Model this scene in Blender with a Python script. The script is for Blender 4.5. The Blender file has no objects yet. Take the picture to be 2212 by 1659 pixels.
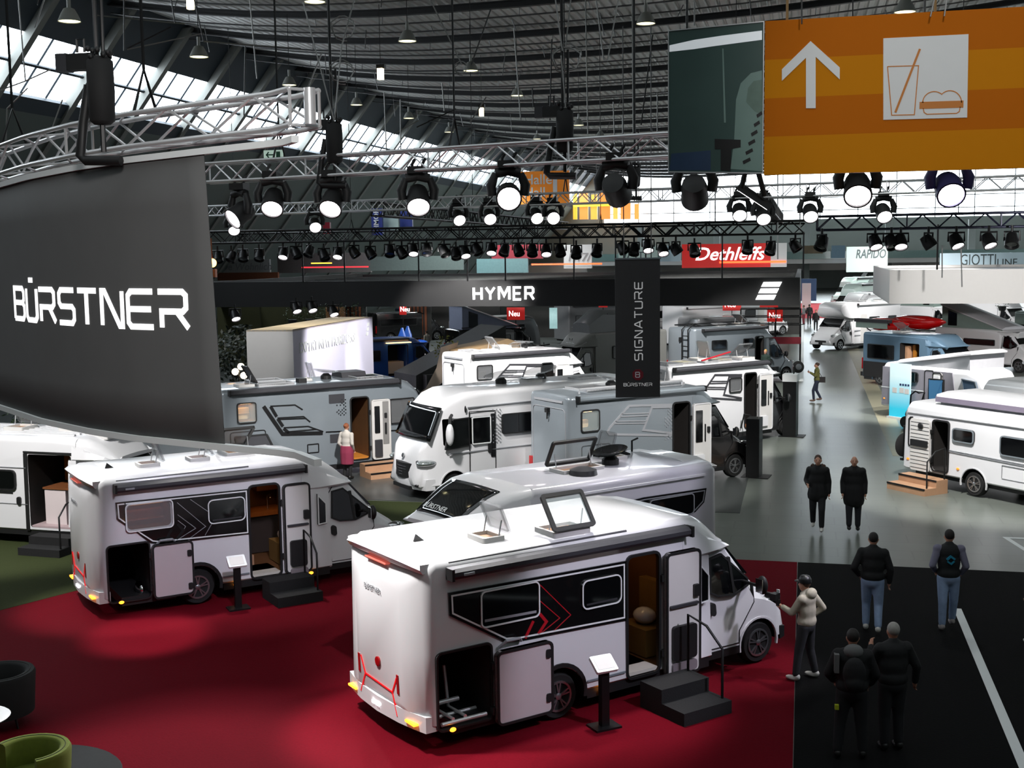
import bpy, bmesh, math, random
from mathutils import Vector, Matrix, Euler
S = bpy.context.scene
COL = S.collection
random.seed(11)
PI = math.pi
R_ = math.radians

# ------------------------------------------------------------------ camera
PW, PH, FPX = 2212, 1659, 2640.0
CH = 6.6
YAW = math.atan(632 / FPX); PIT = R_(6.18); ROL = 0.0138
_f = Vector((-math.sin(YAW) * math.cos(PIT), math.cos(YAW) * math.cos(PIT), -math.sin(PIT)))
_r = Vector((math.cos(YAW), math.sin(YAW), 0)); _u = _r.cross(_f)
CR = _r * math.cos(ROL) - _u * math.sin(ROL)
CU = _r * math.sin(ROL) + _u * math.cos(ROL)
CP = Vector((0, 0, CH))
def ray(px, py): return _f + CR * ((px - PW / 2) / FPX) - CU * ((py - PH / 2) / FPX)
def G(px, py, z=0.0):                      # point of height z seen at a pixel of the photograph
    d = ray(px, py); return CP + d * ((z - CH) / d.z)
def D(px, py, t): return CP + ray(px, py) * t
def AY(px, py, y):
    d = ray(px, py); return CP + d * (y / d.y)
def AX(px, py, x):
    d = ray(px, py); return CP + d * (x / d.x)
cd = bpy.data.cameras.new('camera'); cam = bpy.data.objects.new('camera', cd); COL.objects.link(cam)
cd.sensor_width = 36; cd.sensor_fit = 'HORIZONTAL'; cd.lens = FPX / PW * 36; cd.clip_end = 600; cd.clip_start = .1
cam.matrix_world = Matrix(((CR.x, CU.x, -_f.x, CP.x), (CR.y, CU.y, -_f.y, CP.y), (CR.z, CU.z, -_f.z, CP.z), (0, 0, 0, 1)))
S.camera = cam

# ------------------------------------------------------------------ materials
MATS = {}
def lin(c): return tuple((x / 12.92 if x <= .04045 else ((x + .055) / 1.055) ** 2.4) for x in (v / 255 for v in c))
def M(name, rgb=(200, 200, 200), rough=.5, metal=0, emit=0, ecol=None, var=0, scale=6, coat=0, alpha=1, bump=0, trans=0, spec=.5):
    if name in MATS: return MATS[name]
    m = bpy.data.materials.new(name); m.use_nodes = True
    nt = m.node_tree; b = nt.nodes['Principled BSDF']
    c = lin(rgb) + (1,)
    b.inputs['Base Color'].default_value = c
    b.inputs['Roughness'].default_value = rough; b.inputs['Metallic'].default_value = metal
    b.inputs['Specular IOR Level'].default_value = spec
    if coat: b.inputs['Coat Weight'].default_value = coat; b.inputs['Coat Roughness'].default_value = .06
    if emit:
        b.inputs['Emission Color'].default_value = (lin(ecol) if ecol else c[:3]) + (1,)
        b.inputs['Emission Strength'].default_value = emit
    if trans: b.inputs['Transmission Weight'].default_value = trans
    if alpha < 1: b.inputs['Alpha'].default_value = alpha
    if var or bump:
        tc = nt.nodes.new('ShaderNodeTexCoord'); n = nt.nodes.new('ShaderNodeTexNoise')
        n.inputs['Scale'].default_value = scale; n.inputs['Detail'].default_value = 4
        nt.links.new(tc.outputs['Object'], n.inputs['Vector'])
        if var:
            mx = nt.nodes.new('ShaderNodeMix'); mx.data_type = 'RGBA'
            mx.inputs[6].default_value = tuple(max(0, x * (1 - var)) for x in c[:3]) + (1,)
            mx.inputs[7].default_value = tuple(min(1, x * (1 + var)) for x in c[:3]) + (1,)
            nt.links.new(n.outputs['Fac'], mx.inputs[0]); nt.links.new(mx.outputs[2], b.inputs['Base Color'])
        if bump:
            bp = nt.nodes.new('ShaderNodeBump'); bp.inputs['Strength'].default_value = bump; bp.inputs['Distance'].default_value = .02
            nt.links.new(n.outputs['Fac'], bp.inputs['Height']); nt.links.new(bp.outputs['Normal'], b.inputs['Normal'])
    MATS[name] = m
    return m
white = M('white_paint', (214, 214, 216), .28, coat=.4, var=.02, scale=2)
offwhite = M('off_white_panel', (205, 203, 200), .45, var=.02)
silver = M('silver_paint', (128, 136, 142), .3, .25, coat=.4, var=.02, scale=2)
greyp = M('grey_paint', (92, 94, 96), .35, .2, coat=.3, var=.03)
lilac = M('pale_grey_paint', (196, 195, 200), .3, coat=.4, var=.02)
blackp = M('black_paint', (12, 12, 13), .25, coat=.6, var=.05)
plast = M('black_plastic', (20, 20, 21), .55, var=.08, scale=20)
plastg = M('dark_grey_plastic', (52, 52, 56), .5, var=.06, scale=20)
glass = M('dark_tinted_glass', (9, 10, 12), .06, coat=.5, var=.05, spec=.8)
acry = M('smoked_acrylic', (130, 132, 134), .08, alpha=.36, var=.03)
clear = M('clear_glass', (200, 215, 215), .03, alpha=.18, var=.02)
rub = M('tyre_rubber', (14, 14, 14), .8, var=.1, scale=30)
alloy = M('alloy_metal', (170, 172, 175), .3, .9, var=.03)
alu = M('aluminium', (226, 226, 228), .28, .55, var=.04, scale=8)
chrome = M('chrome', (210, 210, 212), .12, 1, var=.02)
steelk = M('black_steel', (16, 16, 17), .45, .3, var=.08)
wood = M('walnut_wood', (112, 66, 34), .5, var=.25, scale=5)
woodl = M('light_oak_wood', (168, 130, 100), .55, var=.18, scale=4)
inter = M('dark_interior', (24, 20, 18), .8, var=.2)
warm = M('warm_wood_interior', (96, 62, 30), .7, var=.25, scale=3)
cream = M('cream_upholstery', (190, 165, 120), .8, var=.15, scale=8)
redl = M('red_tail_lamp', (190, 18, 22), .2, emit=.5, ecol=(220, 20, 25), var=.05)
redm = M('red_lens', (150, 12, 16), .2, coat=.4, var=.05)
amber = M('amber_lamp', (255, 150, 40), .3, emit=2.5, ecol=(255, 150, 40), var=.05)
reflo = M('orange_reflector', (235, 130, 40), .3, emit=.8, ecol=(255, 140, 40), var=.05)
led = M('bright_lamp', (255, 255, 255), .3, emit=9, ecol=(255, 246, 250), var=.01)
letter = M('white_glow_letter', (245, 245, 245), .4, emit=1.0, ecol=(255, 255, 255), var=.01)  # glow put into the colour to keep banner and sign letters bright
wprint = M('white_print', (225, 228, 228), .5, var=.02)
gprint = M('grey_print', (140, 142, 146), .4, var=.03)
kprint = M('black_print', (14, 14, 16), .4, var=.05)
redprint = M('red_print', (170, 20, 34), .4, var=.05)
redsign = M('red_sign_board', (200, 36, 32), .5, emit=.25, ecol=(210, 40, 36), var=.03)

# ------------------------------------------------------------------ mesh builder
def rrect(x0, z0, x1, z1, r, n=5):
    r = min(r, abs(x1 - x0) / 2 - 1e-4, abs(z1 - z0) / 2 - 1e-4); o = []
    for cx, cz, a in ((x1 - r, z1 - r, 0), (x0 + r, z1 - r, 90), (x0 + r, z0 + r, 180), (x1 - r, z0 + r, 270)):
        for k in range(n):
            t = R_(a + 90 * k / (n - 1)); o.append((cx + r * math.cos(t), cz + r * math.sin(t)))
    return o
def inset(poly, d):                          # offset a ccw polygon inward by d
    n = len(poly); o = []
    for i in range(n):
        a, b, c = Vector(poly[i - 1]), Vector(poly[i]), Vector(poly[(i + 1) % n])
        e1 = (b - a); e2 = (c - b)
        if e1.length < 1e-7 or e2.length < 1e-7: o.append(tuple(b)); continue
        e1.normalize(); e2.normalize()
        n1 = Vector((-e1.y, e1.x)); n2 = Vector((-e2.y, e2.x)); m = n1 + n2
        k = max(m.length_squared, .3); o.append(tuple(b + m * (2 * d / k)))
    return o
def area(p): return sum(p[i - 1][0] * p[i][1] - p[i][0] * p[i - 1][1] for i in range(len(p))) / 2
def ccw(p): return list(p) if area(p) > 0 else list(p)[::-1]
class MB:
    def __init__(s): s.v, s.f, s.m = [], [], []
    def add(s, vs, fs, mi=0):
        b = len(s.v); s.v += [tuple(v) for v in vs]; s.f += [tuple(b + i for i in f) for f in fs]; s.m += [mi] * len(fs); return s
    def box(s, x0, y0, z0, x1, y1, z1, mi=0):
        return s.add([(x0, y0, z0), (x1, y0, z0), (x1, y1, z0), (x0, y1, z0), (x0, y0, z1), (x1, y0, z1), (x1, y1, z1), (x0, y1, z1)],
                     [(3, 2, 1, 0), (4, 5, 6, 7), (0, 1, 5, 4), (1, 2, 6, 5), (2, 3, 7, 6), (3, 0, 4, 7)], mi)
    def cbox(s, c, d, mi=0): return s.box(c[0] - d[0] / 2, c[1] - d[1] / 2, c[2] - d[2] / 2, c[0] + d[0] / 2, c[1] + d[1] / 2, c[2] + d[2] / 2, mi)
    def prism(s, poly, fn, w0, w1, mi=0):
        n = len(poly); vs = [fn(u, v, w0) for u, v in poly] + [fn(u, v, w1) for u, v in poly]
        fs = [tuple(range(n)), tuple(range(2 * n - 1, n - 1, -1))] + [(i, (i + 1) % n, n + (i + 1) % n, n + i) for i in range(n)]
        return s.add(vs, fs, mi)
    def ring(s, out, inn, fn, w0, w1, mi=0):
        n = len(out); vs = [fn(u, v, w) for w in (w0, w1) for p in (out, inn) for u, v in p]; fs = []
        for i in range(n):
            j = (i + 1) % n
            fs += [(i, j, n + j, n + i), (2 * n + i, 3 * n + i, 3 * n + j, 2 * n + j), (i, 2 * n + i, 2 * n + j, j), (n + i, n + j, 3 * n + j, 3 * n + i)]
        return s.add(vs, fs, mi)
    def ribbon(s, pts, wd, fn, w0, w1, mi=0):   # flat stroke with mitred joints
        P = [Vector(p) for p in pts]; L, Rr = [], []
        for i, p in enumerate(P):
            d1 = (p - P[i - 1]).normalized() if i else None; d2 = (P[i + 1] - p).normalized() if i < len(P) - 1 else None
            a = d1 or d2; b = d2 or d1; m = Vector((-a.y - b.y, a.x + b.x)); k = max(m.length_squared, .5)
            o = m * (wd / k); L.append(p + o); Rr.append(p - o)
        for i in range(len(P) - 1):
            s.prism([tuple(L[i]), tuple(Rr[i]), tuple(Rr[i + 1]), tuple(L[i + 1])], fn, w0, w1, mi)
        return s
    def tube(s, pts, r, n=8, closed=False, mi=0):
        P = [Vector(p) for p in pts]; k = len(P); rs = r if isinstance(r, (list, tuple)) else [r] * k
        vs, fs = [], []; up = None
        for i, p in enumerate(P):
            if closed: t = P[(i + 1) % k] - P[i - 1]
            else: t = P[min(i + 1, k - 1)] - P[max(i - 1, 0)]
            t.normalize()
            if up is None: up = Vector((0, 0, 1)) if abs(t.z) < .9 else Vector((1, 0, 0))
            a = t.cross(up)
            if a.length < 1e-5: a = t.orthogonal()
            a.normalize(); b = a.cross(t); b.normalize(); up = b
            vs += [p + (a * math.cos(2 * PI * j / n) + b * math.sin(2 * PI * j / n)) * rs[i] for j in range(n)]
        for i in range(k if closed else k - 1):
            q = (i + 1) % k
            fs += [(i * n + j, i * n + (j + 1) % n, q * n + (j + 1) % n, q * n + j) for j in range(n)]
        if not closed: fs += [tuple(range(n))[::-1], tuple((k - 1) * n + j for j in range(n))]
        return s.add(vs, fs, mi)
    def lathe(s, prof, o=(0, 0, 0), ax=(0, 0, 1), n=20, mi=0):
        ax = Vector(ax).normalized(); a = ax.orthogonal().normalized(); b = ax.cross(a); o = Vector(o); vs, fs = [], []
        for r, h in prof: vs += [o + ax * h + (a * math.cos(2 * PI * j / n) + b * math.sin(2 * PI * j / n)) * max(r, 1e-4) for j in range(n)]
        k = len(prof)
        for i in range(k - 1): fs += [(i * n + j, i * n + (j + 1) % n, (i + 1) * n + (j + 1) % n, (i + 1) * n + j) for j in range(n)]
        fs += [tuple(range(n))[::-1], tuple((k - 1) * n + j for j in range(n))]
        return s.add(vs, fs, mi)
    def loft(s, rings, mi=0):
        n = len(rings[0]); vs = [p for r in rings for p in r]; fs = []
        for i in range(len(rings) - 1): fs += [(i * n + j, i * n + (j + 1) % n, (i + 1) * n + (j + 1) % n, (i + 1) * n + j) for j in range(n)]
        fs += [tuple(range(n))[::-1], tuple((len(rings) - 1) * n + j for j in range(n))]
        return s.add(vs, fs, mi)
    def ell(s, c, r, n=14, m=8, mi=0):
        r = r if isinstance(r, (list, tuple)) else (r, r, r); vs, fs = [], []
        for i in range(m + 1):
            t = PI * i / m
            for j in range(n):
                a = 2 * PI * j / n; q = max(math.sin(t), .001)
                vs.append((c[0] + r[0] * q * math.cos(a), c[1] + r[1] * q * math.sin(a), c[2] - r[2] * math.cos(t)))
        for i in range(m): fs += [(i * n + j, i * n + (j + 1) % n, (i + 1) * n + (j + 1) % n, (i + 1) * n + j) for j in range(n)]
        fs += [tuple(range(n))[::-1], tuple(m * n + j for j in range(n))]
        return s.add(vs, fs, mi)
    def capsule(s, p, q, r1, r2, n=10, mi=0):
        p, q = Vector(p), Vector(q); d = (q - p).normalized()
        pts, rs = [], []
        for k in range(4): t = PI / 2 * k / 3; pts.append(p - d * r1 * math.cos(t)); rs.append(max(r1 * math.sin(t), .002))
        for k in range(4): t = PI / 2 * k / 3; pts.append(q + d * r2 * math.sin(t)); rs.append(max(r2 * math.cos(t), .002))
        return s.tube(pts, rs, n, mi=mi)
    def mesh(s, name, smooth=None):
        me = bpy.data.meshes.new(name); me.from_pydata(s.v, [], s.f)
        for p, mi in zip(me.polygons, s.m): p.material_index = mi
        bm = bmesh.new(); bm.from_mesh(me); bmesh.ops.recalc_face_normals(bm, faces=bm.faces); bm.to_mesh(me); bm.free()
        if smooth:
            me.polygons.foreach_set('use_smooth', [True] * len(me.polygons)); me.set_sharp_from_angle(angle=R_(smooth))
        me.update(); return me
    def build(s, name, mats, parent=None, smooth=None, loc=None):
        me = s.mesh(name, smooth); o = bpy.data.objects.new(name, me); COL.objects.link(o)
        for m in (mats if isinstance(mats, (list, tuple)) else [mats]): me.materials.append(m)
        if parent: o.parent = parent
        if loc: o.location = loc
        return o
def XYZ(u, v, w): return (u, v, w)
def XZ(u, v, w): return (u, -w, v)          # a plate facing the camera: w is thickness towards -y
def tag(o, label, cat, group=None, kind=None):
    if label: o['label'] = label
    if cat: o['category'] = cat
    if group: o['group'] = group
    if kind: o['kind'] = kind
    return o
def struct(o): o['kind'] = 'structure'; return o
def thing(name, label, cat, loc=(0, 0, 0), rz=0, group=None):
    o = bpy.data.objects.new(name, None); COL.objects.link(o); o.empty_display_size = .2
    o.location = loc; o.rotation_euler = (0, 0, R_(rz)); return tag(o, label, cat, group)
KIDS = {}
def kids(o): return [c for c in COL.objects if c.parent == o]
def dup(root, loc=None, rz=None, label=None, group=None, scale=None):
    def cp(o, par):
        c = o.copy(); COL.objects.link(c)
        if par: c.parent = par
        if o.name not in KIDS: KIDS[o.name] = [k.name for k in o.children]
        for k in KIDS[o.name]: cp(bpy.data.objects[k], c)
        return c
    r = cp(root, None)
    if loc is not None: r.location = loc
    if rz is not None: r.rotation_euler = (0, 0, R_(rz))
    if scale: r.scale = (scale,) * 3
    if label: r['label'] = label
    if group: r['group'] = group
    return r
def fuse(mb, vox, it=4, keep=None):           # one continuous skin out of overlapping limbs
    me = mb.mesh('tmp'); o = bpy.data.objects.new('tmp', me); COL.objects.link(o)
    r = o.modifiers.new('r', 'REMESH'); r.mode = 'VOXEL'; r.voxel_size = vox
    q = o.modifiers.new('s', 'SMOOTH'); q.iterations = it; q.factor = .5
    dg = bpy.context.evaluated_depsgraph_get(); dg.update()
    ev = o.evaluated_get(dg); m2 = ev.to_mesh()
    out = MB(); out.add([v.co[:] for v in m2.vertices], [tuple(p.vertices) for p in m2.polygons]); ev.to_mesh_clear()
    bpy.data.objects.remove(o); bpy.data.meshes.remove(me)
    return out
def text(body, size, mat, parent, mw, ext=.004, off=0, shear=0, align='LEFT', name='lettering', sx=1, sp=1):
    c = bpy.data.curves.new(name, 'FONT'); c.body = body; c.size = size; c.extrude = ext; c.offset = off; c.shear = shear; c.align_x = align
    o = bpy.data.objects.new(name, c); COL.objects.link(o); c.materials.append(mat); c.resolution_u = 3
    c.space_character = sp; bpy.context.view_layer.update(); dg = bpy.context.evaluated_depsgraph_get(); me = bpy.data.meshes.new_from_object(o.evaluated_get(dg), depsgraph=dg)
    bpy.data.objects.remove(o); o = bpy.data.objects.new(name, me); COL.objects.link(o); me.name = name
    if not me.materials: me.materials.append(mat)
    if parent: o.parent = parent
    o.matrix_local = mw @ Matrix.Diagonal((sx, 1, 1, 1)); return o
def basis(o, x, y):                           # a frame with the given x and y axes
    x = Vector(x).normalized(); y = Vector(y); y = (y - x * x.dot(y)).normalized(); z = x.cross(y); o = Vector(o)
    return Matrix(((x.x, y.x, z.x, o.x), (x.y, y.y, z.y, o.y), (x.z, y.z, z.z, o.z), (0, 0, 0, 1)))
# stroke letters in a unit-high cell
STK = {
 'B': (.8, [[(0, 0), (0, 1), (.68, 1), (.78, .88), (.78, .64), (.68, .53), (0, .53)], [(.68, .53), (.8, .42), (.8, .12), (.7, 0), (0, 0)]]),
 'U': (.78, [[(0, 1), (0, .12), (.1, 0), (.68, 0), (.78, .12), (.78, 1)]]),
 'W': (.78, [[(0, 1), (0, .12), (.1, 0), (.68, 0), (.78, .12), (.78, 1)], [(.3, 1.2), (.3, 1.36)], [(.48, 1.2), (.48, 1.36)]]),
 'R': (.84, [[(-.05, 1), (.68, 1), (.78, .9), (.78, .55), (.68, .45), (.04, .45), (.04, 0)], [(.5, .45), (.84, 0)]]),
 'S': (.78, [[(.78, 1), (.1, 1), (0, .88), (0, .62), (.1, .5), (.68, .5), (.78, .4), (.78, .12), (.68, 0), (0, 0)]]),
 'T': (.8, [[(0, 1), (.8, 1)], [(.4, 1), (.4, 0)]]),
 'N': (.8, [[(0, 0), (0, 1), (.12, 1), (.68, 0), (.8, 0), (.8, 1)]]),
 'E': (.78, [[(.78, 1), (.1, 1), (0, .88), (0, .12), (.1, 0), (.78, 0)], [(0, .5), (.72, .5)]]),
 'e': (.66, [[(.66, 1), (0, 1), (0, 0), (.66, 0)], [(0, .5), (.58, .5)]]), 'r': (.78, [[(0, 0), (0, 1), (.6, 1), (.72, .88), (.72, .6), (.6, .48), (0, .48)], [(.42, .48), (.76, 0)]]), 'm': (.98, [[(0, 0), (0, 1), (.12, 1), (.49, .32), (.86, 1), (.98, 1), (.98, 0)]]),
 'I': (.1, [[(.05, 0), (.05, 1)]]),
 'G': (.8, [[(.8, 1), (.1, 1), (0, .88), (0, .12), (.1, 0), (.7, 0), (.8, .1), (.8, .45), (.4, .45)]]),
 'A': (.86, [[(0, 0), (.38, 1), (.48, 1), (.86, 0)], [(.15, .33), (.71, .33)]]),
 'H': (.74, [[(0, 0), (0, 1)], [(.74, 0), (.74, 1)], [(0, .5), (.74, .5)]]),
 'Y': (.8, [[(0, 1), (.4, .48), (.8, 1)], [(.4, .48), (.4, 0)]]),
 'M': (.95, [[(0, 0), (0, 1), (.1, 1), (.475, .3), (.85, 1), (.95, 1), (.95, 0)]]),
}
def strokes(mb, word, h, fn, w0, w1, wd=.16, gap=.28, sx=1, skip=0):
    u = 0
    for ch in word:
        if ch == ' ': u += .5 * h; continue
        w, ls = STK[ch]
        for l in ls: mb.ribbon([(u + x * h * sx, y * h) for x, y in l], wd * h, fn, w0, w1)
        u += (w * sx + gap) * h
    return u - gap * h
# ------------------------------------------------------------------ vehicles
class Veh:
    """local frame: x forward from the tail, z up, y=0 the side that faces the camera; sd=+1 when that is the right side"""
    def __init__(s, name, label, cat, x, y, head, W, sd=1, group=None):
        s.root = thing(name, label, cat, (x, y, .012), head, group); s.W = W; s.sd = sd; s.cut = MB(); s.cutm = []; s.shell_o = None
        s.fn = lambda u, v, w: (u, -sd * w, v)                 # near side plate
        s.fr = lambda u, v, w: (-w, sd * u, v)                 # rear plate, u from the near side
        s.fz = None
    def part(s, name, mb, mat, par=None, sm=None): return mb.build(name, mat, par or s.root, sm)
    def ring(s, x, zb, zt, ib, it, rt=.12, rb=.04, crown=.02, mid=None, im=None):
        W, c = s.W, s.W / 2; hb, ht = c - ib, c - it; P = []
        zm = mid if mid is not None else zb + .45 * (zt - zb); hm = c - (im if im is not None else (ib + it) / 2)
        half = [(hb - rb, zb), (hb, zb + rb), (hm, zm)]
        half += [(ht - rt + rt * math.cos(R_(a)), zt - rt + rt * math.sin(R_(a))) for a in (0, 18, 36, 54, 72, 90)]
        half += [((ht - rt) * .5, zt + crown * .75)]
        pts = half + [(0, zt + crown)] + [(-a, b) for a, b in half[::-1]]
        return [(x, s.sd * c + s.sd * a, b) for a, b in pts]
    def hole(s, x0, z0, x1, z1, depth, mi=0, r=.08, d0=-.3):
        s.cut.prism(rrect(x0, z0, x1, z1, r), s.fn, -d0, -depth, mi)
    def well(s, x, r, z=.34, d=.32, mi=1): s.cut.lathe([(r, 0), (r, d + .2)], (x, -s.sd * .2, z), (0, s.sd, 0), 28, mi)
    def shell(s, name, stations, mat, cutmats=(), par=None, sm=38, label=None):
        mb = MB().loft([s.ring(*[a for a in q if not isinstance(a, dict)], **(q[-1] if isinstance(q[-1], dict) else {})) for q in stations])
        o = mb.build(name, mat, par or s.root)
        if s.cut.f:
            cme = s.cut.mesh('c'); co = bpy.data.objects.new('c', cme); COL.objects.link(co); co.parent = s.root
            for m in cutmats: cme.materials.append(m)
            bo = o.modifiers.new('b', 'BOOLEAN'); bo.operation = 'DIFFERENCE'; bo.object = co; bo.solver = 'EXACT'; bo.material_mode = 'TRANSFER'; bo.use_self = True
            dg = bpy.context.evaluated_depsgraph_get(); dg.update()
            me = bpy.data.meshes.new_from_object(o.evaluated_get(dg), depsgraph=dg)
            o.modifiers.clear(); old = o.data; o.data = me; me.name = name; bpy.data.meshes.remove(old)
            bpy.data.objects.remove(co); bpy.data.meshes.remove(cme); s.cut = MB()
        o.data.polygons.foreach_set('use_smooth', [True] * len(o.data.polygons)); o.data.set_sharp_from_angle(angle=R_(sm))
        if not s.shell_o: s.shell_o = o
        return o
    def band(s, poly, mat, name='side_panel', w=.012, par=None, fn=None): return s.part(name, MB().prism(poly, fn or s.fn, -.03, w), mat, par)
    def stripe(s, lines, wd, mat, name='side_stripe', w=.012, par=None, fn=None):
        mb = MB()
        for l in lines: mb.ribbon(l, wd, fn or s.fn, -.02, w)
        return s.part(name, mb, mat, par)
    def window(s, x0, z0, x1, z1, r=.07, fmat=None, fw=.035, w=.03, name='window', gm=None, fn=None, poly=None):
        P = poly if poly else rrect(x0, z0, x1, z1, r); P = ccw(P)
        o = s.part(name, MB().prism(P, fn or s.fn, -.03, w), gm or glass, sm=30)
        s.part('window_frame', MB().ring(P, inset(P, fw), fn or s.fn, .0, w + .012), fmat or plast, o); return o
    def wheel(s, x, r=.34, w=.22, y0=.03, rim=None, full=True):
        y = s.sd * y0
        t = s.part('wheel', MB().lathe([(r * .62, 0), (r * .9, -.01), (r, .05), (r, w - .05), (r * .9, w), (r * .3, w)], (x, y, r), (0, s.sd, 0), 28), rub, sm=40)
        rm = MB().ring([(math.cos(a) * r * .66, math.sin(a) * r * .66) for a in [k * PI / 12 for k in range(24)]], [(math.cos(a) * r * .57, math.sin(a) * r * .57) for a in [k * PI / 12 for k in range(24)]], lambda u, v, q: (x + u, y - s.sd * q, r + v), -.03, .02)
        for k in range(5):
            for d in (-.16, .16):
                a = k * 2 * PI / 5 + .3
                rm.ribbon([(math.cos(a + d * .5) * r * .12, math.sin(a + d * .5) * r * .12), (math.cos(a + d) * r * .6, math.sin(a + d) * r * .6)], .022, lambda u, v, q: (x + u, y - s.sd * q, r + v), -.03, .018)
        rm.lathe([(.05, -.03), (.05, .02), (.03, .03)], (x, y, r), (0, -s.sd, 0), 12)
        s.part('wheel_rim', rm, rim or alloy, t, 40); return t
    def far_wheels(s, xs, r=.34):
        for x in xs: s.part('wheel', MB().lathe([(r * .6, 0), (r, .04), (r, .2), (r * .6, .22)], (x, s.sd * (s.W - .3), r), (0, s.sd, 0), 20), rub, sm=40)
    def arch(s, x, r, z=.34, mat=None, fn=None):
        a = [R_(k * 12) for k in range(-1, 17)]
        s.part('wheel_arch_trim', MB().ribbon([(x + r * math.cos(t), z + r * math.sin(t)) for t in a], .06 if not mat else .03, fn or s.fn, -.03, .02 if not mat else .01), mat or plast)
    def awning(s, x0, x1, z, mat=None, h=.13, name='awning'):
        prof = [(0, -.5), (.9, -.5), (1.15, -.2), (1.15, .2), (.8, .5), (0, .62)]
        rings = [[(x, -s.sd * (p[0] * h - .02), z + p[1] * h) for p in prof] for x in (x0, x1)]
        o = s.part(name, MB().loft(rings), mat or plastg, sm=30)
        e = MB()
        for x in (x0, x1): e.box(x - .02, min(-s.sd * h * 1.2, 0), z - .55 * h, x + .02, max(-s.sd * h * 1.2, 0), z + .6 * h)
        s.part('awning_end_cap', e, plast, o); return o
    def leaf(s, x0, z0, x1, z1, name='entry_door', off=.06, th=.05, m=None, fm=None, r=.09):
        """a door swung right round, its inner face showing"""
        P = rrect(x0, z0, x1, z1, r)
        o = s.part(name, MB().prism(P, s.fn, off, off + th), m or offwhite, sm=30)
        s.part('door_seal', MB().ring(P, inset(P, .035), s.fn, off - .01, off + th + .015), fm or plast, o)
        for z in (z0 + .2 * (z1 - z0), z0 + .8 * (z1 - z0)): s.part('hinge', MB().box(x0 - .04, min(0, -s.sd * off) - .01, z - .05, x0 + .03, max(0, -s.sd * off) + .01, z + .05), plast, o)
        o['w'] = off + th; return o
    def on_leaf(s, leaf, x0, z0, x1, z1, mat, name, w=.02, r=.02): return s.part(name, MB().prism(rrect(x0, z0, x1, z1, r), s.fn, leaf['w'] - .02, leaf['w'] + w), mat, leaf, 30)
    def opening_trim(s, x0, z0, x1, z1, mat=None, r=.08, w=.04, name='door_frame'):
        P = rrect(x0, z0, x1, z1, r); return s.part(name, MB().ring(inset(P, -w), P, s.fn, -.05, .02), mat or plast)
    def ibox(s, x0, d0, z0, x1, d1, z1, mat, name, par=None):   # a box inside, d is depth from the near side
        return s.part(name, MB().box(x0, min(s.sd * d0, s.sd * d1), z0, x1, max(s.sd * d0, s.sd * d1), z1), mat, par)
    def mirror(s, x, z, h=.3, mat=None, out=.25, body=None):
        y = -s.sd * out
        o = s.part('wing_mirror', MB().ell((x, y, z), (.07, .1, h / 2), 12, 8), body or plast, sm=60)
        s.part('mirror_arm', MB().tube([(x - .02, s.sd * .14, z - .02), (x, y * .8, z - .03)], .03), plast, o)
        s.part('mirror_glass', MB().box(x - .076, y - .07, z - h * .36, x - .062, y + .07, z + h * .36), chrome, o); return o
    def roof_fn(s, z): return lambda u, v, w: (u, s.sd * v, z + w)
    def hatch(s, x, v, z, sx=.4, sy=.4, ang=0, axis='x', fm=None, gm=None, name='roof_hatch', dome=False, base=True):
        """rooflight: a frame on the roof and a lid hinged on one edge, raised by ang"""
        fz = s.roof_fn(z); P = rrect(x - sx / 2, v - sy / 2, x + sx / 2, v + sy / 2, .04)
        o = s.part(name, MB().ring(P, inset(P, .05), fz, -.08, .06), offwhite if base is True else base, sm=30)
        s.part('hatch_well', MB().prism(inset(P, .05), fz, -.06, .01), woodl if ang else plastg, o)
        a = R_(ang); L = rrect(-sx / 2 - .04, 0, sx / 2 + .04, sy + .08, .05)
        if axis == 'x':                                         # hinge along x at the far edge
            fl = lambda u, q, w: (x + u, s.sd * (v + sy / 2 + .04 - (q * math.cos(a) - w * math.sin(a))), z + .07 + q * math.sin(a) + w * math.cos(a))
        elif axis == 'n':                                       # hinge along x at the near edge
            fl = lambda u, q, w: (x + u, s.sd * (v - sy / 2 - .04 + (q * math.cos(a) - w * math.sin(a))), z + .07 + q * math.sin(a) + w * math.cos(a))
        else:                                                   # hinge across, on the front edge
            L = rrect(-sy / 2 - .04, 0, sy / 2 + .04, sx + .08, .05)
            fl = lambda u, q, w: (x + sx / 2 + .04 - (q * math.cos(a) - w * math.sin(a)), s.sd * (v + u), z + .07 + q * math.sin(a) + w * math.cos(a))
        ld = s.part('hatch_lid', MB().prism(inset(L, .03), fl, .012, .03), gm or acry, o, 30)
        s.part('lid_frame', MB().ring(L, inset(L, .06 if fm else .03), fl, 0, .045), fm or acry, ld)
        if ang:
            q = sy if axis != 'y' else sx; h = (sx if axis != 'y' else sy) * .42
            for u in (-h, h): p = fl(u, q * .6, 0); s.part('lid_strut', MB().tube([p, (p[0] - (.05 if axis == 'y' else 0), p[1] - s.sd * {'y': 0, 'x': .05, 'n': -.05}[axis], z + .04)], .01, 6), alu, o)
        return o
    def solar(s, x0, v0, x1, v1, z, mat=None):
        P = rrect(x0, v0, x1, v1, .03); o = s.part('solar_panel', MB().prism(P, s.roof_fn(z), 0, .05), mat or glass)
        s.part('panel_frame', MB().ring(P, inset(P, .03), s.roof_fn(z), -.02, .06), alu, o); return o
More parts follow.
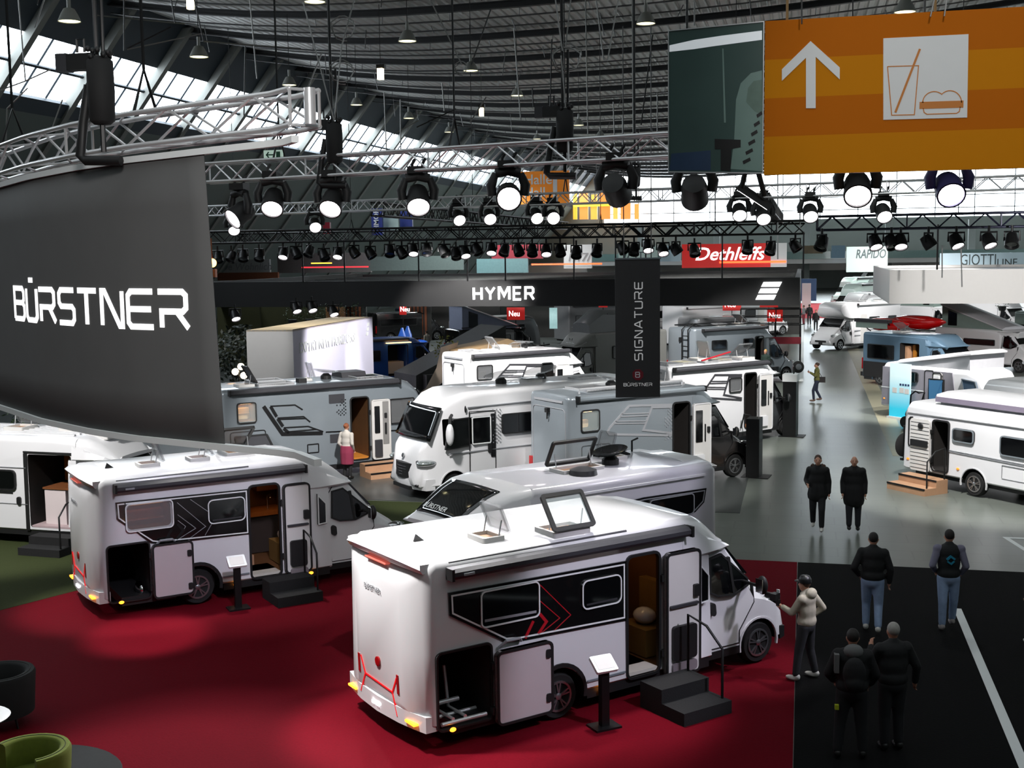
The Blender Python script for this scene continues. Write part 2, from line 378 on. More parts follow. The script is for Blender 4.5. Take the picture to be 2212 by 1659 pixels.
    def dish(s, x, v, z, r=.35, tilt=18, mat=None):
        a = R_(tilt); ax = (math.sin(a), 0, math.cos(a)); c = (x, s.sd * v, z + .22)
        o = s.part('satellite_dish', MB().lathe([(.02, -.05), (r * .6, -.02), (r, .03), (r * .98, .05), (r * .6, .01), (.02, -.02)], c, ax, 24), mat or plast, sm=50)
        s.part('dish_mount', MB().lathe([(.16, -.22), (.16, -.12), (.08, -.05)], c, (0, 0, 1), 16), plast, o); return o
    # ---- a van cab of the common delivery-van shape, xw is the front axle
    def cab(s, xw, mat, win=True, top=2.0, back=None, b=.1, tall=False, glassy=None, col2=None):
        gm = glassy or glass; b0 = back if back is not None else xw - 1.5
        st = [(b0, .33, top, b, b + .1), (xw - .62, .33, top, b, b + .14), (xw - .1, .34, 1.44, b, b + .2, {'rt': .1, 'mid': 1.08, 'im': b + .01}), (xw + .12, .34, 1.25, b, b + .22, {'rt': .14, 'mid': 1.02, 'im': b + .01}),
              (xw + .4, .34, 1.06, b + .01, b + .22, {'rt': .16, 'mid': .9, 'im': b + .03}), (xw + .58, .33, .9, b + .05, b + .26, {'rt': .16, 'mid': .74, 'im': b + .1}), (xw + .68, .34, .72, b + .12, b + .3, {'rt': .1}), (xw + .72, .38, .58, b + .2, b + .34, {'rt': .06})]
        s.well(xw, .4); o = s.shell('cab', st, mat, (inter, plast, plast))
        y0 = b
        ff = lambda u, v, w: (u, s.sd * (y0 + max(0, v - .95) * .12 - w), v)
        if win:
            P = ccw([(xw - 1.02, 1.3), (xw - .98, 1.84), (xw - .72, 1.88), (xw - .2, 1.42), (xw - .2, 1.3), (xw - .5, 1.2), (xw - .85, 1.22)])
            w = s.part('cab_window', MB().prism(P, ff, -.12, .012), gm)
            s.part('window_frame', MB().ring(P, inset(P, .03), ff, -.1, .02), plast, w)
            s.part('window_pillar', MB().ribbon([(xw - .52, 1.22), (xw - .58, 1.8)], .05, ff, -.05, .022), plast, w)
        dl = MB()
        for l in ([(xw - 1.1, 1.0), (xw - 1.08, 1.75), (xw - .95, 1.93), (xw - .7, 1.95)], [(xw - 1.1, 1.0), (xw - 1.05, .42), (xw - .42, .42), (xw - .42, .62), (xw - .1, 1.02), (xw - .1, 1.32)]): dl.ribbon(l, .012, ff, -.06, .006)
        s.part('door_seam', dl, plast)
        s.part('door_handle', MB().prism(rrect(xw - 1.03, .95, xw - .93, 1.15, .05), ff, -.05, .03), plast, sm=30)
        # windscreen, lamps, grille, bumper
        c = s.W / 2; tw = c - b - .22
        def fw(u, v, w): return (xw - .6 + .5 * v - .0 + w * .7, s.sd * (c + u), top - .02 - (top - 1.44) * v + w * .7)
        P = ccw([(-tw, .02), (tw, .02), (tw + .04, .97), (-tw - .04, .97)])
        ws = s.part('windscreen', MB().prism(P, fw, .0, .03), gm)
        s.part('wiper', MB().tube([fw(-.5, .95, .05), fw(.1, .8, .05)], .012, 6).tube([fw(.2, .95, .05), fw(.7, .8, .05)], .012, 6), plast, ws)
        for sg in (-1, 1):
            yy = c + sg * (c - b - .22)
            h = s.part('headlamp', MB().ell((xw + .46, s.sd * yy, .92), (.2, .1, .1), 12, 8), chrome, sm=60)
            s.part('lamp_lens', MB().ell((xw + .5, s.sd * yy, .94), (.2, .08, .08), 12, 8), clear, h, 60)
        s.part('grille', MB().box(xw + .6, s.sd * c - .45, .5, xw + .735, s.sd * c + .45, .62), plast)
        s.part('bumper', MB().loft([[(xw + .5, s.sd * (c + q * (c - b - .02)), .3), (xw + .5, s.sd * (c + q * (c - b - .02)), .52), (xw + .62 + .12 * (1 - abs(q)), s.sd * (c + q * (c - b - .04)), .5), (xw + .62 + .12 * (1 - abs(q)), s.sd * (c + q * (c - b - .04)), .32)] for q in (-1, -.6, 0, .6, 1)]), plast if mat is not blackp else blackp, sm=40)
        s.part('sill_trim', MB().prism([(b0 + .2, .26), (xw - .42, .26), (xw - .42, .38), (b0 + .2, .38)], ff, -.1, .012), plast)
        s.arch(xw, .41, mat=mat, fn=ff); s.wheel(xw, y0=b + .02); s.far_wheels([xw]); s.mirror(xw - .28, 1.4)
        return o
    def cap(s, x0, x1, H, mat, skylight=False, low=1.95):
        st = [(x0, low, H, .0, .03, {'rt': .16}), (x0 + .28 * (x1 - x0), low, H - .03, .01, .08, {'rt': .22}), (x0 + .5 * (x1 - x0), low, H - .14, .04, .16, {'rt': .24}),
              (x0 + .72 * (x1 - x0), low, H - .32, .1, .26, {'rt': .2}), (x0 + .9 * (x1 - x0), low - .0, H - .5, .17, .36, {'rt': .1}), (x1, low + .01, low + .08, .25, .42, {'rt': .03, 'rb': .01})]
        return s.shell('roof_cap', st, mat)
    def coach(s, Lc, H, mat, cutm=(), rear='round', zb=.33, drop=.5):
        if rear == 'round':
            st = [(-.2, .55, H - .34, .5, .5, {'rt': .2}), (-.15, .44, H - .2, .28, .3, {'rt': .2}), (-.07, .38, H - .1, .1, .14, {'rt': .18}), (0, zb + .02, H - .04, .02, .05, {'rt': .16}), (.1, zb, H, 0, .02, {'rt': .14})]
        else:
            st = [(-.02, zb + .03, H - .06, .08, .1, {'rt': .12}), (.03, zb, H - .02, .02, .03, {'rt': .12}), (.1, zb, H, 0, .0, {'rt': .12})]
        st += [(Lc - .55, zb, H, 0, .02, {'rt': .14}), (Lc, zb, H - drop, .02, .1 if drop > .1 else .03, {'rt': .16})]
        return s.shell('coach_body', st, mat, cutm)
    def skirt(s, x0, x1, mat=None, z0=.2, z1=.36): return s.part('skirt', MB().box(x0, min(s.sd * .03, s.sd * (s.W - .03)), z0, x1, max(s.sd * .03, s.sd * (s.W - .03)), z1), mat or plast)
# ------------------------------------------------------------------ the vehicles near the camera
def entry_steps(name, label, v, x, out, w=.95, d=.9, n=2, h=.2, mat=None, rail=True, edge=None, flip=False, group=None):
    p = v.root.matrix_basis @ Vector((x, -v.sd * out, 0))
    r = thing(name, label, 'steps', (p.x, p.y, 0), math.degrees(v.root.rotation_euler.z), group)
    sg = -v.sd
    for k in range(n):
        o = MB().box(-w / 2 - (0 if not k else .0), min(0, sg * (d - k * d / n)), (h * k if k else 0), w / 2, max(0, sg * (d - k * d / n)), h * (k + 1)).build('step', mat or carpetk, r)
        if edge: MB().box(-w / 2, sg * (d - k * d / n) - .012, h * (k + 1) - .04, w / 2, sg * (d - k * d / n) + .012, h * (k + 1) + .006).build('step_edge', edge, o)
    if rail:
        x0 = (w / 2 - .05) * (1 if not flip else -1)
        MB().tube([(x0, sg * d * .85, h), (x0, sg * d * .85, h + .72), (x0, sg * .5 * d, h * n + .78), (x0, sg * .08, h * n + .85), (x0, sg * .08, h * n)], .02).build('handrail', steelk, r, 60)
    return r
def info_stand(label, px, py, rz, group=None, tall=.92):
    p = G(px, py); r = thing('information_stand', label, 'stand', (p.x, p.y, 0), rz, group)
    MB().box(-.2, -.15, 0, .2, .15, .04).build('stand_base', steelk, r)
    MB().box(-.06, -.05, .04, .06, .05, tall - .05).build('post', steelk, r)
    c, s_ = math.cos(.6), math.sin(.6)
    fl = lambda u, q, w: (u, q * c - w * s_, tall + q * s_ + w * c)
    b = MB().prism(rrect(-.17, -.14, .17, .14, .02), fl, -.03, .015).build('sign_board', wprint, r)
    MB().prism(rrect(-.13, -.1, .13, .1, .01), fl, .015, .018).build('printed_sheet', offwhite, b)
    return r
carpetk = M('black_carpet', (16, 16, 17), .95, var=.25, scale=60, bump=.3)

def lowprofile(name, label, x, y, head, short, chev, W=2.3):
    d = -.5 if short else 0
    v = Veh(name, label, 'motorhome', x, y, head, W); xw = 6.03 + d; H = 2.6; Lc = 4.95 + d
    e0, e1 = 3.28 + d, 3.86 + d; g0, g1 = .08, (.82 if short else .9)
    rx = 2.05 if not short else 1.72
    v.hole(e0, .36, e1, 2.15, .3, 1); v.cut.box(e0 - .25, .05, .42, e1 + (.62 if not short else .7), 2.1, 2.3, 1); v.hole(g0, .31, g1, 1.34, 1.9, 2, .06); v.well(rx, .42, mi=3)
    w1 = (.74, 1.58, 1.7, 2.09) if not short else (.42, 1.57, 1.3, 2.1)
    if short: v.hole(w1[0] + .04, w1[1] + .04, w1[2] - .04, w1[3] - .04, .7, 1)
    body = v.coach(Lc, H, white, (white, warm, inter, plast))
    v.cap(4.35 + d, 5.52 + d, H, white); v.cab(xw, white, back=4.6 + d)
    # rear
    v.part('roof_spoiler', MB().loft([[(-.27 + .17 * q ** 4, u, H - .02 - .1 * q ** 4), (-.2 + .14 * q ** 4, u, H - .12 - .06 * q ** 4), (.3, u, H - .1), (.3, u, H + .02 - .07 * q ** 4), (-.1, u, H + .03 - .08 * q ** 4)] for q, u in [(-1, .1), (-.85, .22), (-.6, .5), (-.3, .82), (.3, 1.48), (.6, 1.8), (.85, W - .22), (1, W - .1)]]), white, sm=40)
    v.stripe([[(1.45, H - .17), (.85, H - .17)]], .018, M('faint_red_lamp', (226, 110, 96), .3, emit=.3), 'brake_light', .215, fn=v.fr)
    v.stripe([[(.62, .38), (.75, .68), (1.55, .72), (1.7, .42)], [(.75, .68), (.62, .92)], [(1.55, .72), (1.68, .95)]], .017, redl, 'light_strip', .212, fn=v.fr)
    for u in (.58, 1.72): v.part('tail_lamp', MB().prism(ccw([(u - .03, .7), (u + .03, .7), (u + .05, .96), (u - .01, .96)]), v.fr, .1, .21), redm)
    bp = v.part('rear_bumper', MB().loft([[(-.1 - .14 * (1 - q * q), W / 2 + q * (W / 2 - .03), .3), (-.1 - .14 * (1 - q * q), W / 2 + q * (W / 2 - .03), .52), (.1, W / 2 + q * (W / 2 - .03), .5), (.1, W / 2 + q * (W / 2 - .03), .3)] for q in (-1, -.8, -.5, 0, .5, .8, 1)]), white, sm=50)
    for u in (.3, 2.0): v.part('amber_bar', MB().prism(rrect(u - .13, .37, u + .13, .405, .015), v.fr, .1, .2), amber, bp)
    v.part('number_plate_lamp', MB().prism(rrect(1.08, .39, 1.16, .43, .01), v.fr, .1, .255).prism(rrect(1.2, .39, 1.28, .43, .01), v.fr, .1, .255), led, bp)
    v.part('round_badge', MB().lathe([(.07, 0), (.07, .02), (.05, .025)], (-.2, 1.15, 1.0), (-1, 0, 0), 20), redm)
    text('BÜRSTNER', .1, gprint, v.root, basis((-.215, 1.5, 1.98), (0, -1, 0), (0, 0, 1)), .002)
    # side band, windows
    P = ccw([(.26, 2.15), (e0 - .03, 2.12), (e0 - .03, 1.24), (1.36 if not short else 1.0, 1.29), (1.14 if not short else .86, 1.32), (.27, 1.84)])
    if short:
        mb = MB()
        for q in ([(.26, 2.15), (.27, 1.84), (.44, 1.69), (.44, 2.15)], [(.44, 2.15), (.44, 2.08), (1.28, 2.08), (1.28, 2.14)], [(.58, 1.585), (.86, 1.32), (1.0, 1.29), (1.28, 1.27), (1.28, 1.585)], [(1.28, 2.14), (1.28, 1.27), (e0 - .03, 1.24), (e0 - .03, 2.12)]): mb.prism(ccw(q), v.fn, -.03, .012)
        bd = v.part('window_band', mb, blackp); v.stripe([[(.42, 2.11), (.3, 2.11), (.31, 1.86), (.42, 1.76)], [(.64, 1.57), (.9, 1.355), (1.02, 1.33), (e0 - .065, 1.275), (e0 - .065, 2.085), (.44, 2.11)]], .023, wprint, 'band_outline', .018, bd)
    else:
        bd = v.band(P, blackp, 'window_band', .012); v.part('band_outline', MB().ring(inset(P, .035), inset(P, .058), v.fn, .0, .018), wprint, bd)
    gl = wprint
    o = v.window(*w1, r=.08, fmat=gl, fw=.02, w=.03, gm=acry if short else glass)
    if short:
        v.part('window_glow_strip', MB().box(.5, .3, 2.0, 1.2, .5, 2.03), M('dim_glow_strip', (255, 190, 130), .5, emit=1.8, ecol=(255, 180, 120))); v.ibox(.5, .5, 1.6, 1.25, .68, 1.85, M('brown_cushion', (120, 72, 44), .8, var=.2), 'cushion'); v.ibox(.5, .35, 1.61, 1.25, .5, 1.7, wood, 'window_shelf')  # glow strip added above the window to light the niche
    else: v.stripe([[(.8, 1.68), (1.64, 1.66)]], .035, gprint, 'window_catch', .035)
    w2 = (2.43, 1.53, 3.14, 1.96) if not short else (1.95, 1.53, 2.68, 2.0)
    v.window(*w2, r=.1, fmat=gl, fw=.02)
    v.stripe([[(w2[0] + .08, 1.6), (w2[2] - .08, 1.6)]], .025, plastg, 'window_catch', .036)
    xs = 1.72 if not short else 1.38
    m = redprint if chev == 'red' else gprint
    v.stripe([[(xs, 2.02), (xs + .52, 1.5), (xs + .2, 1.31)], [(xs, 1.79), (xs + .33, 1.49), (xs, 1.33)]] + ([] if chev == 'red' else [[(xs + .25, 2.05), (xs + .72, 1.66), (xs + .5, 1.33)], [(xs, 1.68), (xs + .14, 1.55), (xs - .02, 1.32)]]), .012 if chev == 'red' else .01, m, 'chevron_stripe', .016)
    v.stripe([[(xs - .01, 1.61), (xs + .1, 1.48), (xs - .04, 1.33)], [(xs - .12, 1.53), (xs - .26, 1.31)]], .045, redprint if chev == 'red' else kprint, 'bold_chevron', .018)
    P3 = ccw([(4.66 + d, 1.24), (4.84 + d, 1.26), (4.84 + d, 1.66), (4.66 + d, 1.86)])
    v.window(0, 0, 0, 0, poly=P3, fmat=gl, fw=.02, name='small_window')
    # awning, doors
    aw = v.awning(.25, 4.4 + d * 1.0, 2.41, plastg, .14)
    v.stripe([[(.42, 2.40), (.58, 2.40)]], .03, gprint, 'awning_badge', .16)
    v.part('roof_rail', MB().tube([(.3, .06, H - .07), (3.3 + d, .06, H - .06)], .02), plastg)
    v.opening_trim(e0, .36, e1, 2.15, plast); v.opening_trim(g0, .31, g1, 1.34, plast, .06, .03)
    L = v.leaf(e1 + .06, .24 if not short else .36, e1 + .74 if not short else e1 + .62, 2.14, 'entry_door', .05, .06)
    x0 = e1 + .06; x1 = x0 + (.68 if not short else .56)
    v.on_leaf(L, x0 + .1, .5, x1 - .12, 1.02, plast, 'waste_bin', .06, .05)
    v.on_leaf(L, x0 + .06, 1.3, x1 - .06, 1.34, plastg, 'grip_bar', .04)
    v.on_leaf(L, x1 - .16, 1.42, x1 - .05, 1.6, plast, 'door_latch', .05)
    v.on_leaf(L, x0 + .1, .3, x1 - .1, .46, M('grey_bin_pocket', (120, 112, 116), .5, var=.05), 'door_pocket', .04, .05)
    g = v.leaf(g1 + .03, .2 if not short else .27, g1 + .96 if not short else g1 + .8, 1.24 if not short else 1.3, 'garage_door', .05, .06, m=M('pinkish_door_liner', (188, 178, 180), .5, var=.03))
    gx = g1 + (.96 if not short else .8)
    for z in (.42, 1.05): v.on_leaf(g, gx - .12, z - .05, gx - .04, z + .07, plast, 'door_latch', .02)
    v.part('door_catch', MB().tube([(g1 + .12, -.03, 1.27), (g1 + .2, -.09, 1.36), (g1 + .42, -.09, 1.36), (g1 + .48, -.03, 1.3)], .022), gprint)
    # interior seen through the doors
    v.ibox(e0 + .0, .02, .37, e1, .75, .42, M('light_floor_mat', (190, 186, 176), .6, var=.1), 'entry_floor')
    x2 = e1 + (.6 if not short else .68)
    v.ibox(e0 - .2, .75, .42, e0 + .3, 1.1, .62, woodl, 'inner_step')
    v.ibox(x2 - .55, .35, .44, x2, 1.0, .86, M('yellow_seat_cloth', (122, 92, 40), .8, var=.1), 'seat_base'); v.ibox(x2 - .14, .3, .86, x2, 1.0, 1.5, M('yellow_seat_cloth'), 'seat_backrest')
    v.ibox(e0 - .2, 1.5, 1.22, x2, 2.05, 1.32, M('orange_wood_shelf', (168, 92, 30), .5, var=.2), 'worktop'); v.ibox(e0 - .2, 1.6, .44, x2, 2.08, 1.22, M('dark_cabinet', (42, 32, 26), .6, var=.15), 'base_cabinet')
    v.part('pillow', MB().ell((x2 - .3, .68, .98), (.17, .2, .13)), white, sm=60)
    v.ibox(x2 - .5, 1.75, 1.7, x2, 2.08, 2.28, wood, 'wall_cupboard'); v.ibox(e0 - .2, 1.95, 1.34, e0 + .5, 2.08, 2.26, M('olive_curtain', (66, 72, 36), .8, var=.2), 'curtain')
    v.part('tap', MB().tube([(x2 - .3, 1.7, 1.32), (x2 - .3, 1.7, 1.6), (x2 - .3, 1.55, 1.64), (x2 - .3, 1.52, 1.58)], .02), chrome, sm=60)
    v.part('entry_glow_strip', MB().box(e0, .9, 2.26, e1 + .3, 1.0, 2.29), M('warm_glow_strip', (255, 214, 160), .5, emit=5, ecol=(255, 206, 150)))  # unseen glow strip added to brighten the interior
    if not short:
        v.part('bike_rack', MB().tube([(.15, .05, .36), (.85, .05, .36)], .03).tube([(.15, .32, .36), (.85, .32, .36)], .03).tube([(.33, .05, .4), (.33, .5, .4), (.33, .6, .95)], .025).tube([(.52, .05, .4), (.52, .5, .4), (.52, .6, .95)], .025).tube([(.2, .45, .5), (.65, .45, .5)], .035), alu, sm=60)
        v.ibox(.1, .6, .8, .38, .9, 1.3, warm, 'storage_box')
    else: v.part('silver_tank', MB().ell((.7, .3, .42), (.09, .2, .14)), chrome, sm=60)
    # wheels, skirts, marker lamps
    v.arch(rx, .44, .36); v.wheel(rx, y0=.05); v.far_wheels([rx]); v.skirt(.3, 1.6 if not short else 1.3); v.skirt(rx + .5, 4.9 + d)
    v.stripe([[(rx + .48, .47), (e0 - .06, .47)]], .03, silver, 'rub_strip', .02)
    for k, mx in enumerate((.28, rx + .72, e1 + .62)): v.part('marker_lamp', MB().ell((mx, -.02, .29), (.05, .03, .03), 10, 6), amber)
    v.part('antenna_fin', MB().prism([(-.08, 0), (.08, 0), (-.04, .1)], lambda u, q, w: (.42 + u, 1.05 + w, H + .02 + q), -.02, .02), plast)
    # roof hatches
    if not short:
        v.hatch(1.25, .62, H + .02, .36, .46, 68, 'y', name='roof_hatch'); v.hatch(2.38, .36, H + .02, .66, .5, 54, 'n', plast, clear, name='large_roof_hatch')
    else:
        v.hatch(1.1, .9, H + .02, .4, .4, 70, 'y'); v.hatch(2.1, 1.0, H + .02, .4, .4, 60, 'y')
        v.hatch(3.0, 1.35, H + .02, .6, .7, 35, 'x', plast, acry)
    return v
vA = lowprofile('motorhome', 'white motorhome with red chevrons on its black window band, garage hatch and door open', -4.67, 14.82, 47.1, False, 'red')
vB = lowprofile('motorhome', 'white motorhome with grey chevrons parked on the edge between red and green carpet', -12.32, 19.40, 44.6, True, 'grey')
entry_steps('entry_steps', 'black two level steps with handrail at the door of the red chevron motorhome', vA, 3.75, .25, .9, .95)
entry_steps('entry_steps', 'black two level steps at the door of the grey chevron motorhome', vB, 3.35, .2, .9, .85)
info_stand('black information stand with white slanted board beside the red chevron motorhome', 1305, 1572, 40)
info_stand('black information stand with white board beside the grey chevron motorhome', 515, 1316, 40)

# --- the white motorhome nosing left behind them
v = vD = Veh('motorhome', 'white motorhome with a dark skylight above its cab and two dishes on its roof', 'motorhome', -1.55, 22.85, -131.5, 2.25, -1)
H = 2.62; v.well(1.5, .42, mi=1); v.coach(4.75, H, lilac, (inter, plast)); v.cap(4.2, 5.62, H, white); v.cab(5.95, white, back=4.5)
v.part('rear_trim', MB().loft([[(-.06, -y, z), (.5, -y, z + (.02 if z > 1 else 0)), (.5, -y - .03 * q, z - .05), (-.06, -y - .03 * q, z - .05)] for y, z, q in ((.05, 2.54, 1), (.6, 2.65, 1), (1.6, 2.65, -1), (2.2, 2.54, -1))]), white, sm=40)
from mathutils.bvhtree import BVHTree
co_ = [c for c in v.root.children if c.name.startswith('roof_cap')][0].data
bv = BVHTree.FromPolygons([p.co[:] for p in co_.vertices], [tuple(p.vertices) for p in co_.polygons])
def sk(u, q, w):
    x, y = 4.66 + .8 * q, -(1.125 - u * (1 - .1 * q)); h = bv.ray_cast(Vector((x, y, 4)), Vector((0, 0, -1)))
    return tuple(h[0] + h[1] * w * (1 if h[1].z > 0 else -1))
mb = MB(); nx, ny = 10, 8
vs = [sk(-.74 + 1.48 * i / nx, j / ny, .02) for j in range(ny + 1) for i in range(nx + 1)]
mb.add(vs, [(j * (nx + 1) + i, j * (nx + 1) + i + 1, (j + 1) * (nx + 1) + i + 1, (j + 1) * (nx + 1) + i) for j in range(ny) for i in range(nx)])
so = mb.build('skylight', glass, v.root, 60); so.modifiers.new('t', 'SOLIDIFY').thickness = .03
for i, l in enumerate([(0, 'BÜRSTNER')]): text(l[1], .15, wprint, so, basis(sk(-.62, .9, .045), Vector(sk(.5, .9, 0)) - Vector(sk(-.5, .9, 0)), Vector(sk(0, .75, 0)) - Vector(sk(0, .92, 0))), .002)
P = ccw([(.27, 2.16), (.33, 1.9), (.56, 1.74), (3.2, 1.62), (3.9, 1.75), (3.3, 2.1), (1.8, 2.18)])
bd = v.band(P, blackp, 'window_band'); v.part('band_outline', MB().ring(inset(P, .03), inset(P, .05), v.fn, 0, .018), gprint, bd)
v.window(.6, 1.72, 1.7, 2.12, .08, gprint, .02); v.window(2.3, 1.7, 3.1, 2.05, .08, gprint, .02)
v.arch(1.5, .44); v.wheel(1.5, y0=.05); v.far_wheels([1.5]); v.skirt(.3, 4.9)
v.stripe([[(.3, 2.42), (4.0, 2.42)]], .04, white, 'roof_edge_rail', .02)
v.hatch(2.6, .92, H + .02, .95, .46, 62, 'x', plast, clear, name='large_roof_hatch'); v.hatch(1.3, 1.45, H + .02, .4, .4, 72, 'y', gm=acry)
v.dish(1.75, 1.0, H + .02, .34, 12, glass); v.part('roof_vent', MB().lathe([(.26, 0), (.24, .1), (.1, .15)], (2.75, -.55, H), (0, 0, 1), 20), M('smoked_vent', (60, 60, 62), .3, var=.1), sm=50)
v.part('satellite_case', MB().loft([[(x, -1.6, H), (x, -1.6, H + .08 * q), (x, -1.95, H + .08 * q), (x, -1.95, H)] for x, q in ((.75, .5), (.85, 1), (1.3, 1), (1.4, .5))]), plast)
v.part('roof_aerial', MB().tube([(.45, -1.9, H), (.45, -1.9, H + .22), (.3, -1.9, H + .26)], .02), plast)

def hgraf(v, x, m, k=1, z=0, wd=.06):
    f = lambda q: [(x + a * k, b + z) for a, b in q]
    v.stripe([f([(2.2, 2.32), (.72, 2.4), (.08, 1.86), (.0, 1.76), (.06, 1.68), (2.2, 1.46)]), f([(2.2, 2.26), (1.5, 2.3), (1.2, 1.7), (2.2, 1.52)])], wd, m, 'side_stripe')
    v.stripe([f([(.46, 2.2), (1.4, 2.15)]), f([(.42, 2.13), (1.37, 2.09)]), f([(.25, 2.02), (1.3, 1.94)]), f([(.2, 1.96), (1.27, 1.88)])], wd * .5, m, 'thin_stripe')
def dots(v, x, z0, n, rows, m, sgn=1):
    mb = MB()
    for j in range(rows):
        for i in range(n):
            if (i + j) % 2 == 0 and random.random() < 1 - .5 * abs(i / max(1, n - 1)): mb.prism([(x + sgn * i * .055 + .02 * math.cos(t), z0 - j * .05 + .02 * math.sin(t)) for t in (0, 1.05, 2.1, 3.14, 4.19, 5.24)], v.fn, 0, .012)
    return v.part('dot_pattern', mb, m)
def aclass(v, L, H, mat, cutm, xw):
    v.well(xw, .4, mi=1)
    st = [(-.02, .36, H - .06, .08, .1), (.03, .34, H - .02, .02, .03), (.1, .33, H, 0, 0, {'rt': .14}), (L - 2.0, .33, H, 0, .02, {'rt': .16}), (L - 1.4, .33, H - .02, 0, .05, {'rt': .22}), (L - 1.0, .33, H - .14, .01, .12, {'rt': .26}),
          (L - .72, .33, H - .38, .03, .2, {'rt': .2}), (L - .3, .34, 1.52, .06, .2, {'rt': .1}), (L - .16, .34, 1.38, .1, .26, {'rt': .14}), (L - .06, .34, 1.08, .16, .36, {'rt': .2}), (L, .36, .85, .25, .45, {'rt': .2}), (L + .03, .4, .7, .4, .55, {'rt': .1})]
    b = v.shell('body', st, mat, cutm); c = v.W / 2
    fw = lambda u, q, w: (L - .74 + .43 * q + .12 * (1 - u * u / 1.1) * .4 + w * .8, v.sd * (c + u), H - .4 - (H - .4 - 1.54) * q + w * .6)
    mb = MB(); nx = 10; vs = [fw(-.97 - .06 * (j / 6) + (1.94 + .12 * (j / 6)) * i / nx, .02 + .95 * j / 6, .05) for j in range(7) for i in range(nx + 1)]
    mb.add(vs, [(j * 11 + i, j * 11 + i + 1, (j + 1) * 11 + i + 1, (j + 1) * 11 + i) for j in range(6) for i in range(10)])
    ws = mb.build('windscreen', glass, v.root, 60); ws.modifiers.new('t', 'SOLIDIFY').thickness = .04
    for sg in (-1, 1):
        yy = c + sg * .8
        h = v.part('headlamp', MB().ell((L - .3, v.sd * (yy + sg * .02), .98), (.3, .22, .1), 16, 10), chrome, sm=60); v.part('lamp_lens', MB().ell((L - .29, v.sd * (yy + sg * .025), .99), (.3, .22, .095), 16, 10), clear, h, 60)
        for k in range(2): v.part('lamp_bulb', MB().ell((L - .08 - .1 * k, v.sd * (yy + sg * (-.08 + .14 * k)), 1.02), (.05, .05, .04), 10, 6), plastg, h, 60)
    g = v.part('grille', MB().loft([[(L - .1 - .12 * q * q, v.sd * (c + q * .68), .5 + .12 * q * q), (L + .1 - .2 * q * q, v.sd * (c + q * .68), .52 + .12 * q * q), (L + .085 - .2 * q * q, v.sd * (c + q * .68), .94), (L - .1 - .12 * q * q, v.sd * (c + q * .68), .96)] for q in (-1, -.6, -.2, .2, .6, 1)]), plast, sm=40)
    sl = MB()
    for k in range(4): sl.tube([(L + .1 - .2 * q * q, v.sd * (c + q * .5), .62 + .075 * k) for q in (-1, -.5, 0, .5, 1)], .012, 6)
    v.part('grille_slat', sl, plastg, g)
    bp = v.part('bumper', MB().loft([[(L - .35 - .1 * q * q, v.sd * (c + q * (c - .06)), .26), (L + .04 - .22 * q * q, v.sd * (c + q * (c - .06)), .26), (L + .08 - .22 * q * q, v.sd * (c + q * (c - .06)), .42), (L + .05 - .22 * q * q, v.sd * (c + q * (c - .06)), .56), (L - .35 - .1 * q * q, v.sd * (c + q * (c - .06)), .56)] for q in (-1, -.85, -.6, -.3, 0, .3, .6, .85, 1)]), mat, sm=50)
    for sg in (-1, 1): v.part('fog_lamp', MB().ell((L - .05, v.sd * (c + sg * .72), .4), (.07, .16, .07), 12, 8), plast, bp, 60)
    v.part('lower_grille', MB().box(L - .1, v.sd * c - .5, .24, L + .07, v.sd * c + .5, .34), plast, bp)
    v.part('round_badge', MB().lathe([(.06, 0), (.06, .03)], (L - .02, v.sd * c, 1.12), (1, 0, .3), 16), chrome)
    v.arch(xw, .42, mat=mat); v.wheel(xw, y0=.05); v.far_wheels([xw])
    return b
# --- silver motorhome with the door open, far side of the stand
v = vE = Veh('motorhome', 'silver motorhome with bold black ladder graphic, side door open, beside the woman in an apron', 'motorhome', -15.93, 31.36, 44.15, 2.3)
v.hole(3.93, .45, 4.48, 2.3, 1.6, 3); v.hole(.46, 1.87, .98, 2.38, .7, 3, .08); v.hole(5.22, 1.45, 5.98, 2.16, .8, 2)
v.well(1.35, .42, mi=1); aclass(v, 6.95, 2.8, silver, (silver, plast, inter, warm), 5.95)
v.part('window_glow_strip', MB().box(.5, .3, 2.34, .95, .6, 2.37), M('warm_glow_strip')); v.window(.42, 1.82, 1.0, 2.42, .08, gm=clear); v.ibox(.47, .5, 1.88, .97, .68, 2.05, cream, 'pillow'); v.ibox(.47, .55, 2.05, .97, .69, 2.2, cream, 'bed_cushion')  # unseen glow strip lights the window niche
v.stripe([[(1.22, 2.27), (1.76, 1.42), (3.0, 1.34)]], .11, kprint); v.stripe([[(1.42, 2.26), (2.17, 2.24), (2.4, 2.08)], [(1.62, 1.9), (2.42, 1.88), (2.62, 1.7)], [(1.66, 1.86), (2.5, 1.82)], [(1.8, 1.6), (2.55, 1.58), (3.02, 1.38)], [(3.1, 1.36), (3.6, 1.34)], [(1.95, 1.47), (2.8, 1.47)]], .035, kprint, 'thin_stripe')
v.stripe([[(1.43, 2.25), (1.6, 1.94)], [(1.63, 1.88), (1.78, 1.64)], [(1.8, 1.58), (1.95, 1.44)]], .09, kprint, 'bold_stripe')
dots(v, 3.75, 2.28, 6, 10, kprint, -1)
for z0, z1 in ((2.2, 2.46), (1.02, 1.27)): v.band(rrect(3.23, z0, 3.72, z1, .01), plastg, 'vent_panel')
P = rrect(.2, .72, 1.26, 1.6, .08); v.part('locker_outline', MB().ring(P, inset(P, .025), v.fn, 0, .015), kprint)
v.part('locker_flap', MB().prism(rrect(.3, 0, 1.3, .75, .06), lambda u, q, w: (u, -.75 * q * 1.0 - .02, 1.42 - .45 * q + w), 0, .04), plastg)
